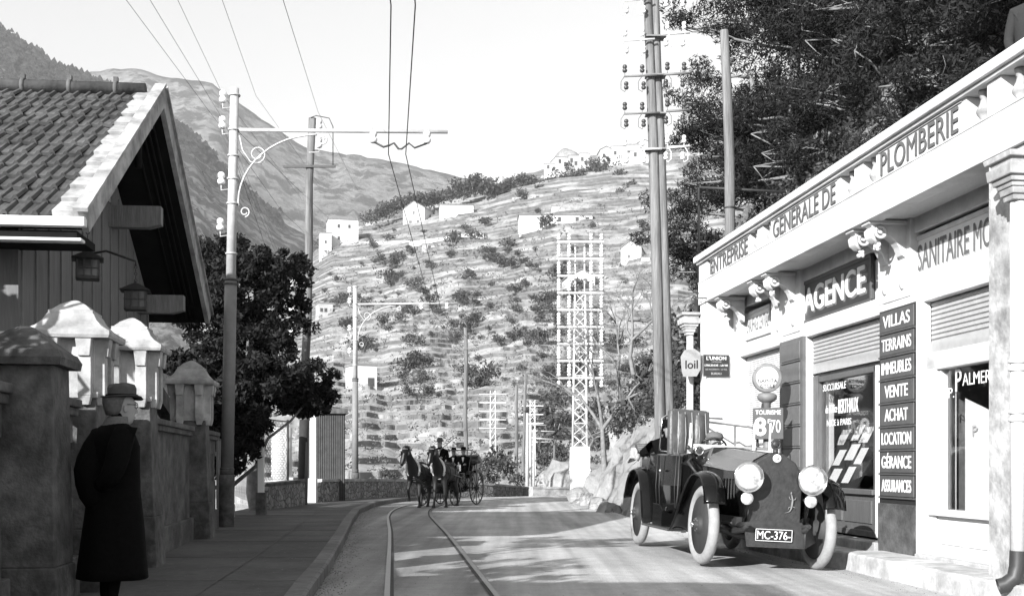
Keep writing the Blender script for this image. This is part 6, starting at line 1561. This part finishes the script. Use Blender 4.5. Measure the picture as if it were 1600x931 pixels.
# bonnet
s0, s1, s2 = sec(.32,.32,1.36,1.12,.60), sec(-.45,.36,1.40,1.15,.60), sec(-1.2,.42,1.45,1.2,.60)
q = MB(); skinsec(q, [s0, s1, s2], (False, False), (1,2,3,4,5)); bo = q.build('bonnet', M['bonnet'], car); 
q = MB(); skinsec(q, [s0, s1, s2], (False, False), (0,6)); 
for s in (-1,1):
    for k in range(9): x = -.05-.1*k; hwx = lerp(.325,.41,-x/1.2)+.004; q.box((x,s*hwx-.01,.8),(x+.05,s*hwx+.012,1.05))
q.build('bonnet_side', M['carblack'], car)
q = MB(); q.tube([(.32,0,1.365),(-1.2,0,1.455)], .008, 6); q.tube([(.32,-.325,1.12),(-1.2,-.425,1.2)], .008, 6); q.tube([(.32,.325,1.12),(-1.2,.425,1.2)], .008, 6); q.build('bonnet_hinge', M['nickel'], bo)
# scuttle and tub
def tub(x, hw, zt, zb, rnd_=.1): return [(x,-hw*.86,zb),(x,-hw*.97,zb+.08),(x,-hw,lerp(zb,zt,.5)),(x,-hw*.985,zt-.02),(x,-hw*.96,zt),(x,hw*.96,zt),(x,hw*.985,zt-.02),(x,hw,lerp(zb,zt,.5)),(x,hw*.97,zb+.08),(x,hw*.86,zb)]
q = MB(); skinsec(q, [[(-1.2,-.40,.55),(-1.2,-.42,.7),(-1.2,-.425,.95),(-1.2,-.425,1.15),(-1.2,-.40,1.24),(-1.2,-.12,1.46),(-1.2,.12,1.46),(-1.2,.40,1.24),(-1.2,.425,1.15),(-1.2,.425,.95),(-1.2,.42,.7),(-1.2,.40,.55)],
                      [(-1.62,-.50,.52),(-1.62,-.56,.6),(-1.62,-.6,.9),(-1.62,-.6,1.22),(-1.62,-.52,1.36),(-1.62,-.2,1.46),(-1.62,.2,1.46),(-1.62,.52,1.36),(-1.62,.6,1.22),(-1.62,.6,.9),(-1.62,.56,.6),(-1.62,.50,.52)]], (False, True)); q.build('scuttle', M['carblack'], car)
q = MB(); xs = [-1.6,-2.0,-2.6,-3.2,-3.8,-4.2,-4.4]; hw = [.60,.64,.67,.68,.66,.60,.48]; zt = [1.34,1.35,1.36,1.36,1.36,1.34,1.28]; zb = [.50,.48,.48,.5,.56,.62,.72]
skinsec(q, [tub(*a) for a in zip(xs, hw, zt, zb)], (True, True), None, 0, False); q.build('body', M['carblack'], car)
for x in (-1.75,-2.45,-2.65,-3.25):
    q = MB(); q.tube([(x,-.665 if x < -2 else -.628,.62),(x,-.69 if x < -2 else -.645,.9),(x,-.685 if x < -2 else -.635,1.33)], .006, 5); q.build('door_gap', M['chassis'], car)
q = MB(); q.tube([(-2.4,-.70,1.12),(-2.32,-.72,1.12)], .014, 6); q.build('door_handle', M['nickel'], car)
# scuttle rail, windscreen posts, side lamp, steering wheel
q = MB(); q.tube([(-1.62,-.52,1.475),(-1.62,.60,1.475)], .02, 8); q.box((-1.66,-.52,1.36),(-1.6,.60,1.46)); q.build('scuttle_rail', M['iron_light'], car)
for y, h_ in ((-.50,.30),(.38,.34),(.60,.36)):
    q = MB(); q.tube([(-1.60,y,1.42),(-1.60,y,1.47+h_)], .015, 8); q.tube([(-1.58,y,1.36),(-1.58,y,1.56)], .024, 8); q.build('windscreen_post', M['iron_white'], car)
q = MB(); q.lathe([(.001,-.12),(.05,-.08),(.062,0),(.062,.04),(.05,.045)], (-1.52,-.40,1.40), 18, axis='x'); sl_ = q.build('side_lamp', M['iron_dark'], car)
q = MB(); q.torus((-1.478,-.40,1.40), .054, .012, 'x', 20, 6); q.build('lamp_rim', M['nickel'], sl_)
q = MB(); q.tube([(-1.5,-.66,1.36),(-1.5,-.66,.8),(-1.52,-.67,.62)], .012, 6); q.tube([(-1.48,-.5,1.3),(-1.35,-.58,1.24),(-1.2,-.5,1.1)], .02, 6); q.ball((-1.5,-.55,1.44), .03); q.build('horn_fittings', M['chassis'], car)
q = MB(); st = len(q.v); q.torus((0,0,0), .20, .014, 'x', 32, 8)
for k in range(4): a = PI/4 + k*PI/2; q.tube([(0,0,0),(0,.2*math.cos(a),.2*math.sin(a))], .01, 5)
q.tube([(0,0,0),(.55,0,-.02)], .02, 8); q.xf(Matrix.Translation((-2.0,-.08,1.44)) @ Matrix.Rotation(R(38), 4, 'Y')); q.build('steering_wheel', M['iron_dark'], car)
# headlamps
for s, y in ((-1,-.385),(1,.375)):
    q = MB(); q.lathe([(.001,-.24),(.08,-.22),(.13,-.14),(.16,-.04),(.172,.0),(.172,.03),(.16,.034)], (.62,y,1.075), 30, axis='x'); q.tube([(.58,y,.92),(.56,y*.95,.7),(.5,y*.93,.56)], .02, 8); q.box((.52,y-.03,.86),(.62,y+.03,.93)); hl = q.build('headlight', M['carblack'], car)
    q = MB(); q.torus((.652,y,1.075), .166, .014, 'x', 36, 8); q.build('rim', M['nickel'], hl)
    q = MB(); q.lathe([(.163,.03),(.12,.042),(.06,.05),(.001,.053)], (.625,y,1.075), 30, axis='x'); q.build('lens', M['lens'], hl)
    q = MB(); q.lathe([(.001,-.13),(.05,-.1),(.073,0),(.073,.02)], (.60,y-.0,.83), 20, axis='x'); sm = q.build('small_lamp', M['carblack'], car)
    q = MB(); q.lathe([(.073,.0),(.066,.018),(.03,.026),(.001,.028)], (.615,y,.83), 20, axis='x'); q.torus((.622,y,.83), .068, .007, 'x', 22, 6); q.build('lens', M['lens'], sm)
# mudguards
def guard(path, y0, y1, nm='mudguard'):
    b = MB(); n = 9; vs = []; fs = []
    for i, (x, z) in enumerate(path):
        a = path[max(i-1,0)]; c = path[min(i+1,len(path)-1)]; tx, tz = c[0]-a[0], c[1]-a[1]; L = math.hypot(tx, tz) or 1; nx, nz_ = (tz/L, -tx/L); 
        if nz_ < 0 or (abs(nz_) < .05 and nx*(x-sum(p[0] for p in path)/len(path)) < 0): nx, nz_ = -nx, -nz_
        for k in range(n):
            t = k/(n-1); h = .05*math.sin(PI*t)
            vs.append((x + nx*h, lerp(y0, y1, t), z + nz_*h))
    for i in range(len(path)-1):
        for k in range(n-1): fs.append((i*n+k, i*n+k+1, (i+1)*n+k+1, (i+1)*n+k))
    b.add(vs, fs, 0, True); b.fixn = False; o = b.build(nm, M['carblack'], car); sd = o.modifiers.new('t', 'SOLIDIFY'); sd.thickness = .012; return o
def cat2(p): return [(v.x, v.y) for v in catmull([(a, b_, 0) for a, b_ in p], 4)]
for s in (-1, 1):
    ya, yb = s*.58, s*.86
    guard(cat2([(.50,.74),(.44,.90),(.28,1.03),(.05,1.08),(-.2,1.05),(-.42,.93),(-.62,.76),(-.85,.52),(-1.08,.36),(-1.2,.345)]), min(ya,yb), max(ya,yb))
    guard(cat2([(-2.62,.345),(-2.72,.42),(-2.82,.62),(-2.95,.86),(-3.15,1.04),(-3.45,1.12),(-3.75,1.06),(-3.95,.9),(-4.05,.68)]), min(ya,yb), max(ya,yb))
    q = MB(); q.box((-2.66,min(ya,yb),.33),(-1.15,max(ya,yb),.36)); q.tube([(-2.66,yb,.345),(-1.15,yb,.345)], .012, 6); q.build('running_board', M['rail'], car)
    q = MB(); q.prism([(-.1,.98),(-.45,.9),(-.85,.5),(-1.1,.36),(-2.6,.36),(-2.6,.56),(-.1,.62)], s*.56, s*.575, 'xz'); q.build('valance', M['carblack'], car)
q = MB(); q.prism([(-2.3,.36),(-1.75,.36),(-1.75,.58),(-1.95,.66),(-2.3,.66)], -.80, -.60, 'xz'); tb_ = q.build('tool_box', M['carblack'], car, .01)
q = MB(); q.tube([(-1.72,-.74,.60),(-1.68,-.74,.60)], .03, 12); q.build('latch', M['nickel'], tb_)
# seats
q = MB()
q.box((-.07,-.27,-.02),(.06,.27,.66))
sq = q; 
for k in range(2): sq.tube([(-.035,-.13+.26*k,.04),(-.02,-.13+.26*k,.32),(-.035,-.13+.26*k,.60)], .115, 18)
seam = MB()
for k in range(5): seam.tube([(.066,-.2+.1*k,.02),(.092,-.19+.1*k,.3),(.066,-.2+.1*k,.63)], .005, 5)
sq.tube([(0,-.26,.02),(0,.26,.02)], .075, 10); sq.tube([(0,-.27,.0),(0,-.27,.65)], .06, 10); sq.tube([(0,-.27,.65),(0,.25,.65)], .03, 8)
sq.xf(Matrix.Translation((-2.28,-.32,1.32)) @ Matrix.Rotation(R(-7), 4, 'Y') @ Matrix.Rotation(R(6), 4, 'Z')); sqo = sq.build('seat_squab', M['leather'], car, .012); seam.xf(Matrix.Translation((-2.28,-.32,1.32)) @ Matrix.Rotation(R(-7), 4, 'Y') @ Matrix.Rotation(R(6), 4, 'Z')); seam.build('seams', M['letter_g'], sqo)
q = MB(); q.box((-2.5,.0,1.1),(-2.34,.60,1.42)); q.box((-3.95,-.58,1.1),(-3.75,.58,1.5)); q.box((-3.8,-.58,1.0),(-3.3,.58,1.15)); q.build('seat_back', M['leather'], car, .04)
q = MB(); 
for pts in ([(-2.9,-.60,1.36),(-2.86,-.60,1.88),(-2.86,-.54,1.92),(-2.86,.3,1.92)],[(-2.9,-.60,1.40),(-2.9,.3,1.40)]): q.tube(pts, .014, 7)
q.build('rear_screen_frame', M['nickel'], car)
q = MB(); q.box((-2.885,-.59,1.41),(-2.879,.3,1.90)); q.build('rear_screen_glass', M['glass'], car)
q = MB()
for k in range(5): q.tube([(-4.05-.05*k,-.66,1.36+.03*k),(-4.1-.06*k,-.3,1.40+.03*k),(-4.1-.06*k,.3,1.40+.03*k),(-4.05-.05*k,.66,1.36+.03*k)], .045, 8)
for k in range(7): q.tube([(-3.95+.0*k,-.68,1.30),(-4.15-.07*k,-.70,1.42-.03*k)], .018, 6)
q.build('folded_hood', M['leather'], car)
q = MB()
for k in range(7): q.cbox((-3.95-.06*k,-.72,1.36+.02*(k % 3)), (.04,.03,.12)); 
q.build('hood_irons', M['iron_light'], car)
# passengers
def carpt(x, y, z): return Matrix.Translation(car.location) @ car.rotation_euler.to_matrix().to_4x4() @ Vector((x, y, z))
bpy.context.view_layer.update()
p = carpt(-3.45, -.34, .95)
t = thing('person', 'passenger in black coat in the rear seat, pale hand over the car side', 'person', tuple(p), math.atan2(-.994, .107))
V = [(0,0,.12,(.15,.17)),(.02,0,.35,(.14,.17)),(.05,-.0,.55,(.12,.17)),(.1,0,.66,.06),(.14,0,.76,.09),(.3,.1,.12,.09),(.45,.1,-.1,.06),(.5,.1,-.35,.05),(.3,-.1,.12,.09),(.45,-.1,-.1,.06),(.5,-.1,-.35,.05),
     (.04,.2,.55,.07),(.1,.28,.35,.055),(.25,.22,.3,.04),(.02,-.2,.56,.08),(-.08,-.34,.44,.07),(-.12,-.36,.42,.055)]
E = [(0,1),(1,2),(2,3),(3,4),(0,5),(5,6),(6,7),(0,8),(8,9),(9,10),(2,11),(11,12),(12,13),(2,14),(14,15),(15,16)]
skin('body', V, E, M['coat'], t, 0, 2)
q = MB(); head(q, (.16,0,.80), .1); hand(q, (-.12,-.40,.43), (.1,-.3,-.8), (0,1,0), 1.15); hand(q, (.27,.22,.29), (1,0,-.2), (0,0,1)); q.build('head', M['skin'], t)
q = MB(); q.lathe([(.001,.95),(.09,.94),(.105,.86),(.11,.84),(.16,.835)], (.14,0,0), 18); q.loft([(.1,0,.72,.09,.1),(.1,0,.86,.1,.1)], 12); q.build('hat', M['coat'], t)
p = carpt(-2.22, .02, .92)
t = thing('person', 'driver in a tweed cap bent low behind the steering wheel of the touring car', 'person', tuple(p), math.atan2(-.994, .107))
V = [(-.1,0,.1,(.15,.17)),(-.06,0,.3,(.13,.17)),(.0,0,.46,(.12,.17)),(.06,0,.54,.06),(.1,0,.6,.08),(.2,.1,.1,.08),(.38,.1,-.1,.06),(.4,.1,-.4,.05),(.2,-.1,.1,.08),(.38,-.1,-.1,.06),(.4,-.1,-.4,.05),
     (.0,.2,.44,.07),(.05,.28,.25,.055),(.2,.18,.45,.04),(.0,-.2,.44,.07),(.05,-.28,.25,.055),(.2,-.2,.45,.04)]
skin('body', V, [(0,1),(1,2),(2,3),(3,4),(0,5),(5,6),(6,7),(0,8),(8,9),(9,10),(2,11),(11,12),(12,13),(2,14),(14,15),(15,16)], M['jacket'], t, 0, 2)
q = MB(); head(q, (.13,0,.63), .1); hand(q, (.2,.16,.46), (.6,-.2,.5), (1,0,0)); hand(q, (.2,-.18,.46), (.6,.2,.5), (1,0,0)); q.build('head', M['skin'], t)
q = MB(); q.loft([(.1,0,.655,.115,.105),(.1,0,.70,.135,.125),(.09,0,.75,.115,.11),(.08,0,.775,.05,.05)], 18); q.loft([(.21,0,.665,.06,.07),(.22,0,.675,.05,.06)], 12); q.build('cap', M['jacket'], t)
# ================================================================ FUEL PUMP
t = thing('fuel_pump', 'old fuel pump with a round white globe and a hanging price sign', 'fuel pump', (3.83, 17.3, .13), R(-8))
q = MB(); q.lathe([(.24,0),(.24,.08),(.17,.12),(.15,.35),(.16,.4),(.11,.45),(.10,.95),(.13,1.0),(.13,1.04),(.06,1.1),(.055,1.98),(.085,2.0),(.14,2.04),(.15,2.09),(.13,2.12),(.07,2.14)], (0,0,0), 22); q.build('column', M['iron'], t)
q = MB(); q.tube([(-.06,0,1.2),(-.14,-.02,1.35),(-.15,-.02,1.6),(-.08,0,1.85),(-.06,0,1.98)], .02, 8); q.tube([(.12,-.05,.9),(.2,-.1,1.0),(.18,-.1,1.4),(.08,-.05,1.5)], .016, 7); q.build('hose', M['iron_dark'], t)
GZ = 2.36
q = MB(); q.lathe([(.20,-.075),(.216,-.07),(.216,.07),(.20,.075)], (0,0,GZ), 36, axis='y'); g_ = q.build('globe_rim', M['iron'], t)
q = MB(); q.lathe([(.001,-.085),(.12,-.082),(.201,-.070)], (0,0,GZ), 36, axis='y'); q.lathe([(.201,.07),(.12,.082),(.001,.085)], (0,0,GZ), 36, axis='y'); q.build('globe_glass', M['letter_w'], g_)
def T3(x, z, y=-.088): return Matrix(((1,0,0,x),(0,0,-1,y),(0,1,0,z),(0,0,0,1)))
text('lettering', 'NAPHTA', g_, T3(-.14, GZ-.07), .28, .055, M['sign_dark'], .002, .03); text('lettering', 'CYCLE', g_, T3(-.105, GZ-.145), .21, .052, M['sign_dark'], .002, .03); text('lettering', 'SUPER', g_, T3(-.09, GZ+.10), .18, .03, M['letter_g'], .002)
zb_ = PZ(686, 17.1)-.13
q = MB(); q.box((-.22,-.14,zb_),(.23,-.12,zb_+.47)); pn = q.build('price_plate', M['sign_mid'], t, .01)
text('lettering', 'TOURISME', pn, T3(-.18, zb_+.37, -.142), .37, .065, M['letter_w'], .003, .02); text('lettering', '8', pn, T3(-.185, zb_+.06, -.142), .15, .26, M['letter_w'], .003, .05)
text('lettering', 'F', pn, T3(.0, zb_+.24, -.142), .04, .06, M['letter_w'], .003, .0); text('lettering', '70', pn, T3(.045, zb_+.10, -.142), .14, .19, M['letter_w'], .003, .0)
q = MB(); q.tube([(0,-.13,zb_+.4),(0,-.05,zb_+.4)], .02, 6); q.tube([(0,-.13,zb_+.1),(0,-.05,zb_+.1)], .02, 6); q.build('plate_bracket', M['iron_dark'], pn)
# ================================================================ HORSES AND CARRIAGE
def horse(loc, rz, lab, mm, pose, turn=0, s=.86):
    t = thing('horse', lab, 'horse', loc, rz, 'harnessed pair of horses'); t.scale = (s,)*3
    V = [(-.62,0,1.22,(.25,.24)),(-.25,0,1.12,(.30,.28)),(.15,0,1.10,(.31,.29)),(.48,0,1.16,(.27,.25)),(.68,0,1.38,(.17,.12)),(.86,turn*.1,1.62,(.13,.09)),(.98,turn*.16,1.84,(.11,.085)),
         (1.10,turn*.2,1.80,(.115,.085)),(1.24,turn*.24,1.58,(.085,.065)),(1.33,turn*.27,1.40,(.065,.055)),(1.36,turn*.28,1.33,(.055,.05)),(.98,turn*.16+.06,1.98,.025),(.98,turn*.16-.06,1.98,.025)]
    E = [(0,1),(1,2),(2,3),(3,4),(4,5),(5,6),(6,7),(7,8),(8,9),(9,10),(6,11),(6,12)]
    hoofs = []
    for s_, (kx, kz, fx, fz) in zip((-1, 1), pose[0]):
        i = len(V); V += [(.45,s_*.15,.95,.12),(.44,s_*.16,.80,.085),(kx,s_*.16,kz,.055),(lerp(kx,fx,.55),s_*.16,lerp(kz,fz,.55),.036),(fx,s_*.16,fz+.10,.045),(fx+.04,s_*.16,fz+.02,.055)]
        E += [(3,i),(i,i+1),(i+1,i+2),(i+2,i+3),(i+3,i+4),(i+4,i+5)]; hoofs.append((fx+.04,s_*.16,fz))
    for s_, (hx, hz, fx, fz) in zip((-1, 1), pose[1]):
        i = len(V); V += [(-.66,s_*.15,1.0,.16),(-.50,s_*.16,.78,.11),(hx,s_*.16,hz,.062),(lerp(hx,fx,.6),s_*.16,lerp(hz,fz,.6),.04),(fx,s_*.16,fz+.10,.045),(fx+.04,s_*.16,fz+.02,.055)]
        E += [(0,i),(i,i+1),(i+1,i+2),(i+2,i+3),(i+3,i+4),(i+4,i+5)]; hoofs.append((fx+.04,s_*.16,fz))
    skin('body', V, E, M[mm], t, 0, 2)
    q = MB()
    for (x,y,z) in hoofs: q.lathe([(.065,0),(.05,.07),(.001,.075)], (x,y,z), 12)
    q.build('hooves', M['iron_dark'], t)
    q = MB(); q.tube([(-.86,0,1.28),(-.98,0,1.15),(-1.0,0,.8),(-.97,0,.45)], [.04,.06,.07,.02], 8); q.build('tail', M['iron_dark'], t)
    q = MB()
    for k in range(12): tt = k/11; x = lerp(.62,.98,tt); z = lerp(1.50,1.94,tt); q.ball((x,turn*.16*tt,z), (.05,.03,.07), n=6, k=5)
    q.tube([(1.0,turn*.17,1.95),(1.10,turn*.2,1.90),(1.16,turn*.21,1.80)], [.04,.035,.01], 6); q.build('mane', M['iron_dark'], t)
    # harness
    q = MB(); st = len(q.v); q.torus((0,0,0), .27, .045, 'x', 26, 8); 
    for i in range(st, len(q.v)): x,y,z = q.v[i]; q.v[i] = (x + z*.35, y*.82, z*1.15)
    q.xf(Matrix.Translation((.62,0,1.26))); q.build('collar', M['strap_w'], t)
    q = MB(); q.torus((.28,0,1.12), .32, .022, 'x', 24, 6); q.torus((-.2,0,1.14), .325, .02, 'x', 24, 6)
    for s_ in (-1,1): q.tube([(.62,s_*.25,1.15),(0,s_*.33,1.05),(-.9,s_*.3,.95),(-1.3,s_*.25,.8)], .018, 6)
    q.tube([(.5,0,1.48),(0,0,1.44),(-.8,0,1.40)], .02, 6); q.build('harness', M['harness'], t)
    q = MB()
    for (x,z,r_) in ((1.07,1.86,.115),(1.28,1.5,.085)):
        q.torus((x,turn*.2,z), r_*.95, .014, 'x', 18, 6)
    for s_ in (-1,1): q.cbox((1.13,turn*.21+s_*.115,1.74), (.12,.015,.10)); q.tube([(1.07,turn*.2+s_*.1,1.86),(1.3,turn*.26+s_*.07,1.46)], .012, 5)
    q.build('bridle', M['harness'], t)
    q = MB(); q.tube([(1.13,turn*.2-.09,1.88),(1.165,turn*.2,1.885),(1.13,turn*.2+.09,1.88)], .018, 6); q.tube([(1.225,turn*.22,1.74),(1.325,turn*.245,1.55),(1.39,turn*.265,1.42)], [.02,.028,.022], 6); q.build('white_blaze', M['strap_w'], t)
    return t
horse((-2.62,32.4,0), R(-103), 'left horse of the pair, lifting a pale foreleg, white collar and brow band', 'horse2', (((.62,.62,.50,.20),(.46,.45,.42,0)),((-.78,.50,-.72,0),(-.70,.50,-.50,0))), -.5)
horse((-1.90,32.4,0), R(-106), 'right horse of the pair, stepping ahead beside the carriage front wheel', 'horse', (((.50,.45,.56,0),(.40,.46,.26,0)),((-.70,.50,-.55,0),(-.84,.50,-.86,.02))), -.2)
cr = thing('horse_carriage', 'open black horse carriage with thin spoked wheels coming round the bend', 'carriage', (-1.85, 33.95, 0), R(-113))
def cwheel(x, y, r):
    q = MB(); q.torus((0,0,0), r-.02, .022, 'y', 32, 6); w_ = q.build('wheel', M['iron_dark'], cr, loc=(x,y,r))
    q = MB()
    for k in range(12): a = 2*PI*k/12; q.tube([(0,0,0),((r-.03)*math.cos(a),0,(r-.03)*math.sin(a))], .012, 5)
    q.tube([(0,-.07,0),(0,.07,0)], .05, 10); q.build('spokes', M['tar'], w_)
for s in (-1,1): cwheel(.68, s*.52, .38); cwheel(-.62, s*.60, .50)
q = MB(); q.prism([(-1.15,.55),(-.9,.42),(-.1,.38),(.1,.55),(.35,.62),(.75,.62),(.8,.72),(.35,.75),(.1,.95),(-.2,.95),(-.25,.80),(-.55,.80),(-.75,1.15),(-1.1,1.25),(-1.2,1.2)], -.42, .42, 'xz'); q.build('body', M['carblack'], cr, .02)
q = MB(); q.box((.35,-.35,.95),(.75,.35,1.08)); q.box((.34,-.35,1.05),(.40,.35,1.25)); q.prism([(.75,.62),(1.0,.70),(1.08,.95),(1.05,.95),(.95,.74),(.75,.68)], -.35, .35, 'xz'); q.box((.4,-.3,.7),(.7,.3,.95)); q.build('driver_box', M['leather'], cr, .015)
q = MB(); q.box((-1.1,-.40,.85),(-.6,.40,1.0)); q.box((-1.16,-.40,.95),(-1.02,.40,1.35)); q.build('seat', M['leather'], cr, .03)
q = MB()
for k in range(4): q.tube([(-.95-.05*k,-.44,1.25),(-1.15-.06*k,-.44,1.45-.05*k),(-1.15-.06*k,.44,1.45-.05*k),(-.95-.05*k,.44,1.25)], .035, 7)
q.tube([(-.85,.45,.9),(-1.05,.46,1.5),(-.6,.46,1.62),(-.5,.40,1.62)], .014, 5); q.tube([(-.5,-.40,1.62),(-.5,.40,1.62)], .014, 5); q.tube([(-.6,.46,1.62),(-.35,.46,1.0)], .012, 5); q.build('folded_hood', M['leather'], cr)
q = MB(); q.box((-.95,.60,.95),(-.45,.66,1.02)); q.torus((-.62,.60,.50), .55, .02, 'y', 16, 6, a0=.5, a1=PI-.4); q.torus((-.62,-.60,.50), .55, .02, 'y', 16, 6, a0=.5, a1=PI-.4); q.build('mudguards', M['carblack'], cr)
q = MB(); q.tube([(.68,-.52,.38),(.68,.52,.38)], .025, 6); q.tube([(-.62,-.6,.5),(-.62,.6,.5)], .025, 6); q.tube([(-.62,0,.48),(.68,0,.40)], .03, 6); q.tube([(.68,0,.45),(1.6,.05,.62),(2.9,.35,.85)], [.035,.03,.022], 7); q.tube([(.95,-.5,.55),(.95,.55,.55)], .025, 6); q.build('undercarriage', M['tar'], cr)
for s in (-1,1): q = MB(); q.box((.28,s*.46-.05,1.0),(.38,s*.46+.05,1.18)); q.tube([(.33,s*.46,.8),(.33,s*.46,1.26)], .012, 6); q.build('carriage_lamp', M['nickel'], cr)
Mc = Matrix.Translation((-1.85,33.95,0)) @ Matrix.Rotation(R(-113), 4, 'Z')
def rider(x, y, z, lab, hat, whip=False, s=.9):
    p = Mc @ Vector((x, y, z)); t = thing('person', lab, 'person', tuple(p), R(-100)); t.scale = (s,)*3
    V = [(0,0,.1,(.15,.17)),(.0,0,.3,(.13,.16)),(.02,0,.5,(.13,.19)),(.03,0,.62,.055),(.05,0,.74,.08),(.25,.1,.1,.09),(.42,.11,.02,.065),(.45,.11,-.35,.045),(.55,.11,-.38,.04),(.25,-.1,.1,.09),(.42,-.11,.02,.065),(.45,-.11,-.35,.045),(.55,-.11,-.38,.04),
         (.02,.22,.50,.07),(.08,.27,.28,.055),(.28,.12,.3,.04),(.02,-.22,.50,.07),(.08,-.27,.28,.055),(.28,-.12,.3,.04)]
    skin('body', V, [(0,1),(1,2),(2,3),(3,4),(0,5),(5,6),(6,7),(7,8),(0,9),(9,10),(10,11),(11,12),(2,13),(13,14),(14,15),(2,16),(16,17),(17,18)], M['coat'], t, 0, 2)
    q = MB(); head(q, (.07,0,.76), .1); hand(q, (.28,.12,.3), (1,-.2,0), (0,0,1)); hand(q, (.28,-.12,.3), (1,.2,0), (0,0,1)); q.build('head', M['skin'], t)
    q = MB(); q.lathe([(.001,.95),(.07,.945),(.095,.90),(.10,.82),(.155,.812),(.16,.82),(.10,.83)], (.05,0,0), 18); q.build('hat', M['felt'] if hat else M['coat'], t)
    q = MB(); q.prism([(-.045,.56),(.045,.56),(0,.36)], .15, .175, 'yz'); q.build('shirt', M['white'], t)
    return t
rider(.55, -.02, 1.12, 'coachman in a round hat driving the carriage, white shirt front showing', True)
rider(-.75, .12, .95, 'passenger in a broad black hat seated in the carriage behind the coachman', False, s=.82)
rider(-.78, -.22, .95, 'second carriage passenger, mostly hidden behind the coachman', False, s=.8)
a = Mc @ Vector((.85,-.12,1.42)); e = Vector((PX(737,33.2),33.2,PZ(664,33.2))); q = MB(); q.tube([a, a.lerp(e,.5)+Vector((0,0,.03)), e], [.016,.011,.005], 6); o = q.build('carriage_whip', M['barkpale']); tag(o, 'long pale whip held upward by the coachman', 'whip')
